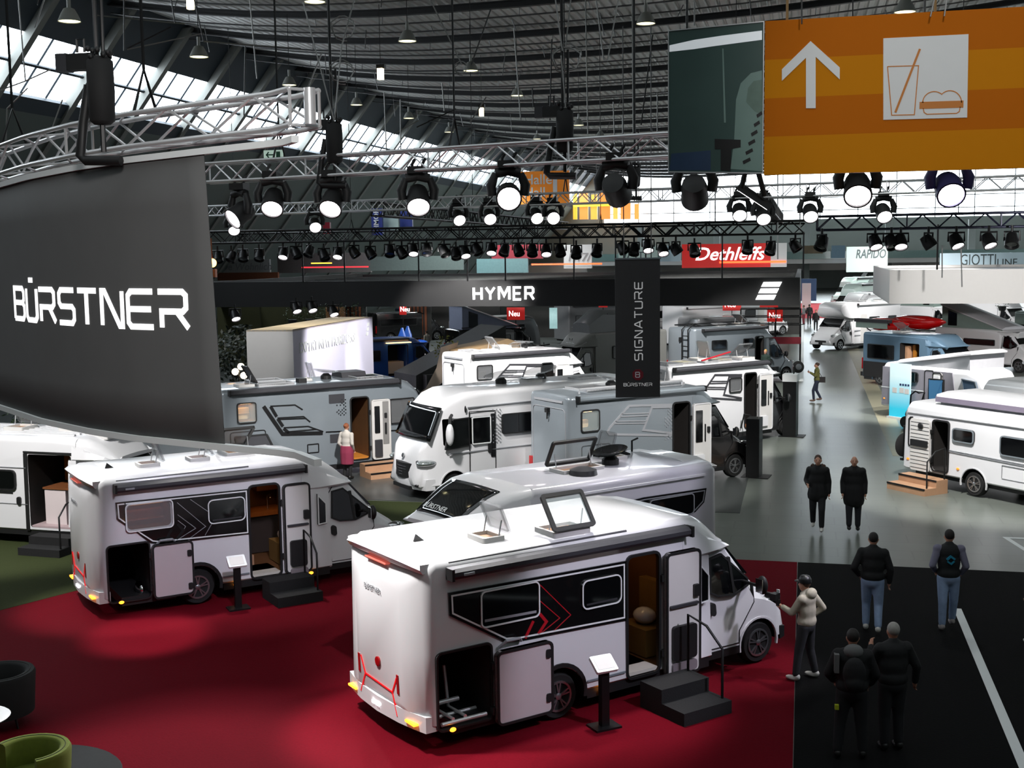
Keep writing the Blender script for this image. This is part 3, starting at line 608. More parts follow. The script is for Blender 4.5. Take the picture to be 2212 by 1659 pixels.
v.part('flap_frame', MB().ring(rrect(.3, 0, 1.3, .75, .06), inset(rrect(.3, 0, 1.3, .75, .06), .06), lambda u, q, w: (u, -.75 * q - .02, 1.42 - .45 * q + w), -.02, .06), plast)
P = rrect(2.5, .77, 2.87, 1.05, .03); v.part('service_flap', MB().ring(P, inset(P, .03), v.fn, 0, .015), kprint)
v.opening_trim(3.93, .45, 4.48, 2.3, plast)
L = v.leaf(4.54, .4, 5.16, 2.22, 'entry_door', .05, .06, fm=offwhite)
v.on_leaf(L, 4.63, 1.2, 4.8, 2.02, glass, 'door_window'); v.on_leaf(L, 4.62, .48, 4.86, 1.0, plastg, 'waste_bin', .05); v.on_leaf(L, 4.9, .85, 5.1, 2.15, M('grey_door_panel', (130, 128, 126), .5, var=.05), 'door_panel', .01); v.on_leaf(L, 4.96, 1.15, 5.02, 1.5, plast, 'door_grip', .03); v.on_leaf(L, 4.95, 1.65, 5.03, 1.8, plast, 'door_latch', .04)
v.ibox(3.95, 1.2, .95, 4.46, 1.58, 1.02, wood, 'worktop'); v.ibox(3.95, .9, .46, 4.2, 1.58, .95, inter, 'seat_base'); v.ibox(3.95, 1.1, 1.05, 4.3, 1.58, 1.6, cream, 'seat_backrest'); v.ibox(3.94, .02, .45, 4.47, 1.2, .5, M('orange_lit_floor', (190, 120, 40), .6, var=.2), 'entry_floor')
v.window(5.19, 1.42, 6.02, 2.19, .05, name='cab_side_window', gm=acry); v.stripe([[(5.17, 1.22), (6.0, 1.2)]], .03, kprint, 'waist_line'); v.window(6.1, 1.4, 6.4, 2.15, .04, name='front_quarter_window')
v.awning(.2, 5.5, 2.72, plastg, .15); v.skirt(.2, 5.4); v.mirror(6.35, 1.9, .4)
v.arch(1.35, .44); v.wheel(1.35, y0=.05)
v.hatch(.9, .7, 2.82, .5, .5, 60, 'y', fm=plast, gm=plastg); v.hatch(2.9, 1.1, 2.82, .4, .4, 75, 'y', gm=acry); v.dish(3.6, 1.1, 2.82, .4, 8, acry); v.solar(1.2, .3, 2.3, 1.0, 2.82, acry); v.solar(1.3, 1.2, 2.3, 1.9, 2.82, acry)
v.part('roof_vent', MB().box(2.5, .5, 2.8, 2.75, .75, 2.94), plast); v.solar(4.3, .4, 5.2, 1.2, 2.82); v.part('air_unit', MB().loft([[(x, y, 2.8 + q) for y, q in ((1.0, 0), (1.1, .18), (1.8, .18), (1.9, 0))] for x in (4.1, 4.9)]), plastg)
entry_steps('entry_steps', 'light wooden two tread steps at the door of the silver motorhome', v, 4.55, .35, 1.1, .8, 2, .2, woodl, False, kprint)

# --- the white integrated motorhome facing left
v = vF = Veh('motorhome', 'white flat fronted motorhome with huge windscreen facing the grey chevron motorhome', 'motorhome', -4.58, 35.68, -135.5, 2.15, -1)
v.well(1.6, .42, mi=1); v.hole(5.22, 1.42, 6.6, 2.14, .55, 2, .05)
aclass(v, 7.35, 2.85, white, (white, plast, inter), 6.35)
P = ccw([(5.88, 2.16), (5.87, 1.37), (6.62, 1.33), (6.55, 1.75), (6.36, 2.14)]); v.window(0, 0, 0, 0, poly=P, name='cab_window', gm=glass, fw=.03)
v.window(5.2, 1.4, 5.8, 2.15, .05, wprint, .03, name='door_window'); v.band(rrect(5.06, 1.0, 5.19, 2.2, .02), blackp, 'door_pillar')
v.part('door_seam', MB().ribbon([(5.05, .4), (5.05, 2.28), (5.86, 2.3), (5.86, .45)], .018, v.fn, -.01, .008), kprint); v.part('door_handle', MB().prism(rrect(5.19, 1.12, 5.29, 1.38, .05), v.fn, -.02, .04), plast)
v.stripe([[(6.5, 1.2), (5.0, 1.22), (1.0, 1.25)], [(5.9, 2.42), (.3, 2.5)]], .025, gprint, 'waist_line')
v.window(3.4, 1.6, 4.85, 2.16, .08, plast, .03); v.window(1.2, 1.6, 2.4, 2.16, .08, plast, .03); dots(v, 4.9, 2.3, 5, 19, gprint)
v.arch(1.6, .44, mat=white); v.wheel(1.6, y0=.05); v.skirt(.2, 5.8, gprint)
mo = v.part('wing_mirror', MB().ell((6.62, .3, 1.78), (.11, .12, .3), 14, 10), white, sm=60); v.part('mirror_arm', MB().tube([(6.4, .0, 2.25), (6.55, .2, 2.22), (6.62, .3, 2.05)], .045), plast, mo)
v.dish(4.2, 1.1, 2.87, .5, 10, acry); v.hatch(3.2, 1.1, 2.87, .5, .5, 0); v.dish(2.6, 1.5, 2.87, .5, 14, acry); v.solar(1.0, .4, 2.0, 1.0, 2.87, acry)
v.part('side_marker', MB().ell((5.98, .01, 2.38), (.03, .02, .1), 10, 6), plast)

# --- the silver one with a black cab
def sprinter(name, label, x, y, head, H, mat, cabm, gm, Lc=4.75, xw=5.82, W=1.98, ent=(3.46, 4.02), win=(.33, 1.8, .92, 2.38), gx=1.2, gk=1, rearf=True, glow_w=False):
    v = Veh(name, label, 'motorhome', x, y, head, W); e0, e1 = ent
    v.hole(e0, .48, e1, 2.34, 1.6, 1); v.well(1.3, .42, mi=2); v.hole(win[0] + .04, win[1] + .05, win[2] - .04, win[3] - .05, .6, 1)
    v.coach(Lc, H, mat, (mat, inter, plast), 'flat'); v.cap(Lc - .6, Lc + .62, H, mat, low=2.2); v.cab(xw, cabm, back=Lc - .3, top=2.15)
    if glow_w: v.part('window_glow_strip', MB().box(win[0] + .1, .2, win[3] - .09, win[2] - .1, .5, win[3] - .06), M('warm_glow_strip'))  # unseen glow strip inside the window niche
    v.window(*win, r=.09, gm=clear if glow_w else acry); v.ibox(win[0] + .05, .45, win[1] + .06, win[2] - .05, .58, win[1] + .26, cream, 'bed_cushion')
    hgraf(v, gx, gm, gk)
    v.opening_trim(e0, .48, e1, 2.34, plast)
    L = v.leaf(e1 + .06, .36, e1 + .7, 2.3, 'entry_door', .05, .06, fm=white)
    v.on_leaf(L, e1 + .14, 1.2, e1 + .38, 2.1, glass, 'door_window'); v.on_leaf(L, e1 + .12, .5, e1 + .42, .85, white, 'waste_bin', .07); v.on_leaf(L, e1 + .46, 1.2, e1 + .5, 1.7, plast, 'door_grip'); v.on_leaf(L, e1 + .55, 1.45, e1 + .64, 1.62, plast, 'door_latch', .04)
    v.ibox(e0 + .02, 1.1, .5, e0 + .35, 1.55, 1.15, M('olive_seat', (70, 74, 24), .8, var=.15), 'seat'); v.ibox(e0 + .02, .8, 1.1, e1 - .02, 1.5, 1.16, offwhite, 'worktop'); v.ibox(e0 + .02, .02, .48, e1 - .02, .8, .53, wood, 'entry_floor'); v.ibox(e0 + .3, 1.3, 1.6, e1 - .02, 1.55, 2.2, offwhite, 'inner_cabinet')
    v.awning(.2, Lc - .25, H - .08, mat if mat is silver else plastg, .14); v.skirt(.15, Lc); v.arch(1.3, .44, mat=mat); v.wheel(1.3, y0=.05); v.far_wheels([1.3])
    if rearf:
        c = W / 2
        P = rrect(.18, .62, W - .18, H - .35, .16); v.part('rear_panel_seam', MB().ring(P, inset(P, .02), v.fr, .0, .035), gprint)
        lamp = v.part('reversing_camera', MB().box(-.12, c - .06, H - .5, 0, c + .06, H - .38), plast); v.part('camera_stalk', MB().tube([(-.08, c, H - .5), (-.08, c, H - .68)], .02), plast, lamp)
        v.part('top_marker', MB().box(-.05, .3, H - .2, 0, W - .3, H - .14), gprint)
        for u in (.1, W - .1): v.part('tail_lamp', MB().prism(rrect(u - .08, .62, u + .08, .98, .04), v.fr, -.02, .06), redm)
        v.part('rear_bumper', MB().box(-.1, .02, .36, .1, W - .02, .58), plastg)
    return v
v = vG = sprinter('motorhome', 'silver motorhome with black cab and grey ladder graphic, its clean tail showing', -5.93, 31.27, 44.8, 2.78, silver, blackp, gprint, win=(.33, 1.8, .94, 2.4), glow_w=True)
dots(v, 3.44, 2.22, 6, 18, gprint, -1)
P = rrect(.35, .62, 1.3, 1.45, .08); v.part('locker_outline', MB().ring(P, inset(P, .02), v.fn, 0, .015), kprint)
v.dish(2.2, 1.2, 2.8, .42, 10, acry); v.solar(.9, .5, 1.9, 1.6, 2.8, acry); v.hatch(2.9, 1.0, 2.8, .6, .6, 35, 'x', gm=clear); v.solar(3.3, .4, 4.2, .8, 2.8, acry); v.part('roof_rail', MB().tube([(.5, .3, 2.8), (.5, .3, 2.92), (4, .3, 2.92), (4, .3, 2.8)], .03), alu)
v.hatch(3.7, 1.1, 2.8, .45, .45, 78, 'y', gm=acry)
v.part('handrail', MB().tube([(3.3, -.05, .55), (3.3, -.2, .95), (3.3, -.45, .95), (3.3, -.5, .6)], .025), steelk)
v = vH = sprinter('motorhome', 'white motorhome with boxy bright tail parked on its own behind the flat fronted one', -11.94, 42.87, 45, 2.86, white, white, plastg, win=(.4, 1.9, 1.08, 2.45), ent=(3.25, 3.74), gx=1.15, gk=.95)
v.hatch(1.5, .9, 2.88, .5, .5, 50, 'y'); v.hatch(2.6, .8, 2.88, .5, .5, 20, 'x'); v.solar(.5, .5, 1.1, 1.6, 2.88, acry); v.dish(3.2, 1.2, 2.88, .4, 5, acry); v.part('air_unit', MB().box(1.9, .8, 2.86, 2.4, 1.4, 3.05), offwhite)
v = vI = sprinter('motorhome', 'white motorhome with black cab and dark grey ladder graphic, open door beside tall black counter', -4.25, 39.6, 47, 2.75, white, blackp, plastg, ent=(3.42, 3.94), win=(2.68, 1.74, 3.26, 2.24), gx=1.45, gk=.83, Lc=4.75, xw=5.55)
for k in range(5): v.solar(.3 + .8 * k, .35 + .2 * (k % 2), .95 + .8 * k, 1.5 - .2 * (k % 2), 2.77, M('beige_roof_panel', (176, 170, 146), .35, var=.1) if k % 2 else acry)
v.hatch(2.2, 1.0, 2.84, .5, .5, 75, 'y', gm=offwhite); v.hatch(3.9, .6, 2.8, .6, .6, 40, 'x', gm=acry); v.part('roof_bar', MB().tube([(1.9, .5, 2.85), (3.4, .7, 3.05)], .03), redprint)
v.part('handrail', MB().tube([(3.2, -.05, .5), (3.2, -.2, 1.0), (3.2, -.5, 1.0), (3.2, -.5, .5)], .025), steelk)
# --- grey delivery-van based camper with ladder
v = vJ = Veh('camper_van', 'grey camper with black rear ladder and green jacketed person at its door', 'camper van', -4.96, 57.97, 44, 2.1)
v.hole(3.75, .5, 4.25, 2.3, 1.4, 0); v.well(1.3, .42, mi=1); v.coach(4.7, 2.85, silver, (inter, plast), 'flat'); v.cap(4.0, 5.2, 2.85, silver, low=2.2); v.cab(5.82, silver, back=4.4, top=2.15, b=.05)
v.awning(.4, 4.4, 2.74, plastg, .14); v.window(2.98, 1.82, 3.6, 2.25, .06); v.window(1.0, 1.8, 1.9, 2.25, .06); v.skirt(.1, 5.3, plastg, .3, .75); v.arch(1.3, .46, .4); v.wheel(1.3, y0=.04, r=.37)
v.opening_trim(3.75, .5, 4.25, 2.3)
v.part('rear_ladder', MB().tube([(-.2, .3, .9), (-.2, .3, 2.8), (.15, .3, 3.05), (.6, .3, 2.95)], .03).tube([(-.2, .75, .9), (-.2, .75, 2.8), (.15, .75, 3.05), (.6, .75, 2.95)], .03).tube([(-.2, .3, 1.5), (-.2, .75, 1.5)], .025).tube([(-.2, .3, 2.0), (-.2, .75, 2.0)], .025).tube([(-.2, .3, 2.5), (-.2, .75, 2.5)], .025), steelk)
v.part('roof_rack', MB().tube([(.2, .2, 2.95), (4.2, .2, 2.95), (4.2, 1.8, 2.95), (.2, 1.8, 2.95)], .03, closed=True).tube([(1.5, .2, 2.95), (1.5, 1.8, 2.95)], .025).tube([(2.8, .2, 2.95), (2.8, 1.8, 2.95)], .025), steelk)
v.part('reversing_camera', MB().box(-.1, 1.0, 2.2, 0, 1.12, 2.4), plast); v.hatch(3.4, .9, 2.88, .6, .6, 40, 'y', gm=plastg); v.hatch(2.2, .9, 2.88, .5, .5, 0)
# ------------------------------------------------------------------ vans, caravans and the vehicles farther off
def van(name, label, cat, x, y, head, L, H, mat, W=2.05, sd=1, slide=None, low=2.05, group=None, gm=None, ext=True):
    v = Veh(name, label, cat, x, y, head, W, sd, group); xw = L - .75; Lc = L - 1.95
    if slide: v.hole(slide[0], .42, slide[1], slide[2], 1.4, 1, .06)
    v.well(1.1, .42, mi=2)
    v.coach(Lc, H, mat, (mat, inter, plast), 'flat', drop=.02); v.cap(Lc - .1, Lc + .95, H, mat, low=low - .05); v.cab(xw, mat, back=Lc - .3, top=low, b=.04, glassy=gm)
    v.arch(1.1, .44, mat=mat); v.wheel(1.1, y0=.04); v.far_wheels([1.1]); v.skirt(.1, Lc + .4, plast, .22, .38)
    v.part('rear_bumper', MB().box(-.12, .02 if sd > 0 else -W + .02, .36, .05, W - .02 if sd > 0 else -.02, .56), plast)
    for u in (.08, W - .08): v.part('tail_lamp', MB().prism(rrect(u - .06, .7, u + .06, 1.25, .04), v.fr, -.02, .05), redm)
    return v
def poptop(v, x0, x1, z, h, mat, cloth, hinge='front', side=True):
    """raised roof shell with a cloth bellows below it"""
    W = v.W; a, b = (0, h) if hinge == 'rear' else (h, 0)
    f = lambda x: a + (b - a) * (x - x0) / (x1 - x0)
    l = v.part('raised_roof', MB().loft([[(x, v.sd * y, z + f(x) + q) for y, q in ((.06, .0), (.06, .06), (.3, .14), (W / 2, .17), (W - .3, .14), (W - .06, .06), (W - .06, 0))] for x in (x0, x0 + .1, (x0 + x1) / 2, x1 - .15, x1)]), mat, sm=40)
    v.part('tent_cloth', MB().loft([[(x, v.sd * y, z - .05 if q == 0 else z + f(x) + .01) for y, q in ((.14, 0), (.12, 1), (W - .12, 1), (W - .14, 0))] for x in (x0 + .08, (x0 + x1) / 2, x1 - .08)]), cloth, l)
    if side:
        P = ccw([(x0 + .5, z + .1), (x0 + .5, z + f(x0 + .5) - .12), (x0 + 1.1, z + f(x0 + 1.1) - .12), (x0 + 1.1, z + .1)]) if hinge == 'front' else ccw([(x1 - 1.1, z + .1), (x1 - 1.1, z + f(x1 - 1.1) - .12), (x1 - .5, z + f(x1 - .5) - .12), (x1 - .5, z + .1)])
        v.part('tent_window', MB().prism(P, lambda u, q, w: (u, v.sd * (.125 - w), q), -.02, .01), glass, l)
    return l
# white panel van with the sliding door open
v = vC = van('camper_van', 'white panel van with sliding door open and ribbed roof, beside the curved dark banner', 'camper van', -20.34, 24.57, -4, 6.3, 2.52, white, 2.05, slide=(3.05, 4.22, 2.12))
v.window(1.3, 1.26, 2.72, 1.74, .12); v.part('door_handle', MB().prism(rrect(2.72, .93, 2.83, 1.12, .05), v.fn, -.02, .04), plast); v.stripe([[(.2, 1.8), (3.0, 1.8)], [(.2, .95), (3.0, .95)]], .015, gprint, 'body_crease')
v.stripe([[(2.98, .34), (3.0, 2.14)]], .1, plast, 'door_edge'); v.stripe([[(2.95, 2.17), (4.25, 2.17)]], .04, plast, 'door_rail'); v.stripe([[(1.6, 1.2), (2.6, 1.2)]], .03, plast, 'slide_rail')
mb = MB()
for k in range(7): mb.box(.3, .35 + .2 * k, 2.52, 4.1, .41 + .2 * k, 2.555)
v.part('roof_ribs', mb, white); v.hatch(2.1, 1.0, 2.56, .55, .6, 55, 'x', gm=acry); v.hatch(3.5, 1.0, 2.56, .4, .4, 25, 'x', gm=acry); v.hatch(4.5, .9, 2.5, .6, .6, 60, 'y', fm=plast, gm=acry)
v.ibox(3.28, .25, .45, 3.85, .9, 1.28, M('pale_cabinet', (206, 194, 194), .4, var=.03), 'kitchen_unit'); v.ibox(3.25, .22, 1.28, 3.98, .95, 1.32, wood, 'worktop'); v.ibox(3.28, 1.0, 1.35, 3.6, 1.38, 2.05, M('honey_oak', (168, 108, 30), .5, var=.15), 'wall_cupboard'); v.ibox(3.85, 1.1, 1.4, 4.18, 1.38, 2.05, wood, 'wall_cupboard'); v.ibox(3.07, .02, .42, 4.2, 1.35, .46, M('pink_grey_floor', (170, 150, 152), .6, var=.08), 'van_floor')
entry_steps('entry_steps', 'black step box with thin rail below the open sliding door of the white panel van', v, 3.95, .15, 1.1, .75, 2, .18, carpetk)

# caravans right of the aisle
def caravan(label, x, y, head, L, H, mat, W=2.2, holes=(), lower=None, wheelx=2.5, nose=True, group=None):
    v = Veh('caravan', label, 'caravan', x, y, head, W, 1, group)
    for h in holes: v.hole(*h, 1.5, 0, .1)
    v.well(wheelx, .4, z=.33, mi=1)
    st = [(-.1, .6, H - .55, .25, .35, {'rt': .3}), (-.05, .48, H - .3, .1, .18, {'rt': .28}), (.02, .42, H - .14, .02, .07, {'rt': .25}), (.15, .4, H - .02, 0, .03, {'rt': .22}), (L - .9, .4, H, 0, .03, {'rt': .22}), (L - .45, .4, H - .12, .01, .06, {'rt': .25})]
    st += [(L - .15, .4, H - .65, .04, .1, {'rt': .2}), (L, .42, H - 1.15, .08, .14, {'rt': .15}), (L + .06, .5, H - 1.4, .14, .2, {'rt': .1})]
    v.shell('body', st, mat, (inter, plast)); v.arch(wheelx, .43, .33, mat=mat); v.wheel(wheelx, r=.33, y0=.04); v.far_wheels([wheelx], .33)
    v.part('chassis', MB().box(.3, .2, .26, L, W - .2, .42).tube([(L, W / 2 - .5, .4), (L + 1.1, W / 2, .45)], .04).tube([(L, W / 2 + .5, .4), (L + 1.1, W / 2, .45)], .04), plast)
    v.part('drawbar', MB().tube([(L + 1.0, W / 2, .45), (L + 1.35, W / 2, .47)], .05).tube([(L + 1.0, W / 2 + .15, 0), (L + 1.0, W / 2 + .15, .6)], .03), plast)
    return v
v = vR1 = caravan('white caravan with striped door folded open, raised roof and wooden steps', 2.76, 35.56, -49, 6.2, 2.3, white, 2.25, [(1.09, .5, 1.62, 1.86)], wheelx=2.5)
v.opening_trim(1.09, .5, 1.62, 1.86)
P = rrect(.36, .42, 1.05, 1.86, .07); L = v.part('entry_door', MB().prism(P, v.fn, .05, .1), offwhite); mb = MB()
for k in range(13): mb.ribbon([(.38, .5 + k * .105), (1.03, .5 + k * .105)], .012, v.fn, .09, .107)
v.part('door_grooves', mb, plastg, L); v.part('door_pocket', MB().prism(rrect(.4, 1.1, 1.0, 1.28, .02), v.fn, .09, .15), plast, L); v.part('hanging_leaf_sign', MB().ell((.75, -.13, 1.68), (.1, .03, .09), 8, 6), plast, L); v.part('hinge', MB().box(1.03, -.08, .7, 1.1, 0, .8).box(1.03, -.08, 1.5, 1.1, 0, 1.6), plast, L)
v.window(1.77, 1.38, 2.5, 1.75, .1, fmat=silver); v.window(3.34, 1.22, 4.5, 1.74, .1, fmat=silver); v.stripe([[(.34, 1.06), (.22, 1.06), (.2, 1.12), (.2, 1.8), (.26, 1.86), (.34, 1.87)]], .03, kprint, 'door_recess_line')
v.stripe([[(1.66, 1.12), (6.0, 1.06)], [(1.66, 1.08), (6.0, 1.02)], [(.1, 1.98), (5.8, 2.0)]], .018, gprint, 'body_line')
for mx, mz in ((.2, .68), (1.98, .66)): v.part('side_reflector', MB().ell((mx, -.01, mz), (.05, .025, .03), 10, 6), reflo)
P = rrect(3.4, .62, 4.6, .98, .03); v.part('locker_outline', MB().ring(P, inset(P, .015), v.fn, 0, .01), gprint)
lid = v.part('raised_roof', MB().loft([[(x, y, z) for y, z in ((.2, 2.38), (.17, 2.44), (.2, 2.56), (.6, 2.62), (1.7, 2.62), (2.08, 2.56), (2.1, 2.44), (2.08, 2.38))] for x in (1.0, 1.1, 3.0, 5.0, 5.2)]), white, sm=40)
v.part('roof_gutter', MB().box(1.0, .15, 2.36, 5.2, .2, 2.5), M('mauve_grey_trim', (120, 112, 128), .4, var=.05), lid); v.hatch(4.2, 1.1, 2.64, .4, .4, 20, 'y', gm=offwhite); v.part('tent_cloth', MB().box(1.1, .25, 2.2, 5.1, 2.0, 2.4), M('grey_cloth', (150, 152, 156), .9, var=.1), lid)
v.hatch(.55, 1.1, 2.3, .4, .4, 0)
v.part('bike_rack', MB().tube([(-.45, .5, .5), (-.45, .5, 1.5)], .03).tube([(-.45, 1.6, .5), (-.45, 1.6, 1.5)], .03).tube([(-.1, .5, .9), (-.45, .5, .6)], .03).tube([(-.1, 1.6, .9), (-.45, 1.6, .6)], .03).box(-.5, .4, .5, -.4, 1.7, .56), steelk)
for k, lab in enumerate(('black bicycle on the rack of the caravan with the striped door',)):
    p = v.root.matrix_basis @ Vector((-.55, 1.1, .58)); b = thing('bicycle', lab, 'bicycle', p, -49 + 90)
    for q in (-.5, .5): MB().lathe([(.33, -.02), (.35, 0), (.33, .02), (.31, 0)], (q, 0, .34), (0, 1, 0), 24).build('bicycle_wheel', rub, b, 50)
    MB().tube([(-.5, 0, .34), (-.15, 0, .75), (.35, 0, .8), (0, 0, .35), (-.5, 0, .34)], .022).tube([(0, 0, .35), (-.18, 0, .85)], .02).tube([(.5, 0, .34), (.33, 0, .9), (.25, 0, .95)], .02).build('bicycle_frame', steelk, b, 50)
    MB().tube([(.25, -.25, .95), (.3, 0, .95), (.25, .25, .95)], .018).build('handlebar', steelk, b, 50); MB().ell((-.2, 0, .88), (.13, .07, .04)).build('saddle', rub, b, 60)
entry_steps('entry_steps', 'light wooden steps with black rail at the striped door caravan', v, 1.15, .2, 1.35, .85, 2, .19, woodl, True, kprint)

v = vR2 = caravan('silver and white caravan with tilted pop up roof, behind the blue roll up banner', 2.97, 49.6, -47, 4.95, 2.12, white, 2.1, [(2.2, .55, 2.58, 1.93)], wheelx=3.3)
v.band(ccw([(.06, .48), (3.6, .48), (3.6, 1.15), (3.45, 1.95), (.1, 1.95)]), M('brushed_silver_panel', (150, 148, 156), .35, .4, var=.05), 'side_panel'); v.window(1.15, 1.44, 1.88, 1.84, .1, fmat=plast, w=.045); v.opening_trim(2.2, .55, 2.58, 1.93); v.stripe([[(.05, 1.15), (2.15, 1.15)]], .03, wprint, 'waist_line', .02)
L = v.leaf(2.64, .5, 3.06, 1.92, 'entry_door', .05, .06)
for z in (.62, 1.0, 1.3, 1.6): v.on_leaf(L, 2.72, z, 2.98, z + .2, white, 'door_pocket', .05)
for x0, x1 in ((3.9, 4.75),):
    v.window(0, 0, 0, 0, poly=ccw([(4.02, 1.2), (4.7, 1.22), (4.5, 1.72), (3.88, 1.78)]), fmat=silver, name='front_side_window', gm=M('blue_grey_glass', (70, 90, 110), .06, coat=.5, var=.05))
poptop(v, .7, 4.2, 2.1, .55, white, M('pale_tent_cloth', (196, 196, 200), .9, var=.05), 'rear', False)
v.part('front_window', MB().box(4.78, .3, 1.15, 4.98, 1.8, 1.5), glass)
v.part('side_reflector', MB().ell((.2, -.01, .7), (.05, .025, .03), 10, 6), reflo)
v = vR3 = caravan('white caravan cut by the picture edge, between the striped door caravan and the silver one', *G(2120, 826, 2.2)[:2], -49, 5.5, 2.3, white, 2.2, [], wheelx=2.6)
v.window(.75, 1.3, 1.75, 1.72, .1, fmat=silver); v.stripe([[(.34, .7), (.34, 1.8), (.5, 1.9), (3.5, 1.92)]], .025, gprint, 'body_line'); poptop(v, 1.5, 5.0, 2.3, .6, white, M('grey_cloth', (150, 152, 156), .9), 'front', False)
v.window(2.4, 1.2, 3.6, 1.75, .1, fmat=silver)
# banner and touch screen near the silver caravan
p = G(1940, 905); r = thing('roll_up_banner', 'white to turquoise roll up banner with product pictures beside the aisle', 'banner', (p.x, p.y, 0), -47)
m = M('turquoise_banner', (60, 200, 222), .5, emit=.12, ecol=(80, 210, 230)); nt = m.node_tree; tc = nt.nodes.new('ShaderNodeTexCoord'); sp = nt.nodes.new('ShaderNodeSeparateXYZ'); rp = nt.nodes.new('ShaderNodeValToRGB')
nt.links.new(tc.outputs['Generated'], sp.inputs[0]); nt.links.new(sp.outputs['Z'], rp.inputs[0]); nt.links.new(rp.outputs[0], nt.nodes['Principled BSDF'].inputs['Base Color'])
rp.color_ramp.elements[0].color = lin((30, 190, 225)) + (1,); rp.color_ramp.elements[1].color = lin((225, 240, 240)) + (1,); rp.color_ramp.elements[0].position = .15; rp.color_ramp.elements[1].position = .75
MB().prism(rrect(-.45, .08, .6, 2.15, .01), XZ, -.01, .01).build('banner_sheet', m, r); MB().box(-.5, -.1, 0, .65, .1, .08).build('banner_base', alu, r)
for x0, z0 in ((-.3, 1.0), (.05, 1.02), (.3, 1.0)): MB().prism(rrect(x0, z0, x0 + .22, z0 + .2, .01), XZ, .01, .014).build('product_picture', offwhite, r)
for k in range(4): MB().prism(rrect(.05 + k * .13, 1.3, .14 + k * .13, 1.38, .01), XZ, .01, .014).build('small_icon', M('navy_print', (30, 50, 90), .5), r)
q = vR2.root.matrix_basis @ Vector((3.25, -.6, 0)); r = thing('display_screen', 'tall black framed screen with blue picture beside the silver caravan door', 'screen', q, -40)
MB().box(-.3, -.2, 0, .3, .2, .04).build('screen_base', steelk, r); P = rrect(-.32, .3, .32, 1.75, .02); MB().prism(P, XZ, -.05, .03).build('screen_frame', plast, r); MB().prism(inset(P, .06), XZ, .03, .034).build('screen_panel', M('blue_screen', (60, 105, 140), .2, emit=.35, ecol=(70, 120, 160)), r); MB().box(-.04, -.03, .04, .04, .03, .4).build('screen_post', steelk, r)
q = G(1972, 846, 1.35); q.z = 0; r = thing('mobility_scooter', 'black folding scooter with tall loop handle between two caravans', 'scooter', q, -47)
MB().tube([(0, -.15, .5), (.05, -.15, 1.25), (.25, -.15, 1.4), (.4, -.15, 1.35), (.4, .15, 1.35), (.4, -.15, .6)], .03).build('handle_frame', steelk, r, 60); MB().ell((.2, 0, .5), (.5, .25, .3)).build('seat', plast, r, 60)
for x in (-.2, .5): MB().lathe([(.2, -.2), (.22, -.15), (.22, .15), (.2, .2)], (x, 0, .22), (0, 1, 0), 18).build('scooter_wheel', rub, r, 50)

blue = M('steel_blue_paint', (92, 118, 138), .3, .3, coat=.4, var=.03)
p = G(1862, 812, .36); v = vR4 = van('camper_van', 'steel blue van with open side door showing wooden boards', 'camper van', p.x, p.y, -47, 5.9, 2.5, blue, slide=(2.35, 3.5, 2.1))
v.window(.35, 1.25, 2.0, 1.95, .06); v.band(rrect(.08, .36, 2.3, 1.1, .02), plast, 'lower_panel'); v.ibox(2.37, .15, .5, 2.9, .95, 1.25, woodl, 'wooden_unit'); v.ibox(2.4, .3, 1.25, 2.55, .8, 1.95, woodl, 'wooden_board'); v.ibox(2.7, .5, 1.25, 2.85, .9, 2.0, M('honey_oak', (168, 108, 30)), 'wooden_board'); v.hatch(1.5, 1.0, 2.52, .6, .6, 30, 'y')
p = G(1975, 795, .36); v = vR5 = van('camper_van', 'white van with long tilted pop up roof behind the steel blue van', 'camper van', p.x + 1.5, p.y + 5.5, -47, 6.2, 2.15, white)
poptop(v, .3, 4.4, 2.15, 1.2, lilac, M('grey_green_cloth', (112, 128, 122), .9, var=.08), 'front'); v.window(.4, 1.3, 1.5, 1.8, .06); v.window(2.0, 1.3, 4.0, 1.62, .06)
redc = M('red_gloss_paint', (190, 16, 18), .2, coat=.6, var=.05)
p = G(1850, 792, .35); v = van('car', 'red compact camper with black roof gear beside the steel blue van', 'car', p.x + .6, p.y + 2.2, -47, 5.0, 1.95, redc, 1.9); v.window(.3, 1.1, 2.6, 1.6, .06); v.window(.1, 1.05, 1.7, 1.65, .08, fn=v.fr, name='rear_window'); v.part('roof_rack', MB().tube([(.3, .2, 2.05), (2.8, .2, 2.05), (2.8, 1.7, 2.05), (.3, 1.7, 2.05)], .03, closed=True), steelk)
q = v.root.matrix_basis
for k, (dx, dy, dz, lab) in enumerate(((1.3, .1, 2.45, 'red glossy kayak lying on the near side of the red camper roof'), (2.6, 1.0, 2.6, 'red glossy kayak on top of the roof load of the red camper'), (1.6, 2.0, 2.45, 'red glossy kayak lying on the far side of the red camper roof'))):
    pp = q @ Vector((dx, dy, dz)); r = thing('kayak', lab, 'kayak', pp, -47 + (8 * k - 6), 'red kayaks on a roof')
    MB().loft([[(x, a * math.cos(t) * .5, a * math.sin(t) * .38 + .12 * (x / 1.7) ** 2) for t in [j * PI / 6 for j in range(12)]] for x, a in ((-1.75, .05), (-1.4, .45), (-.7, .9), (0, 1), (.7, .9), (1.4, .45), (1.75, .05))]).build('hull', redc, r, 60)
    MB().lathe([(.28, 0), (.3, .03), (.22, .04)], (0, 0, .2), (0, 0, 1), 18).build('cockpit_rim', plast, r, 50)
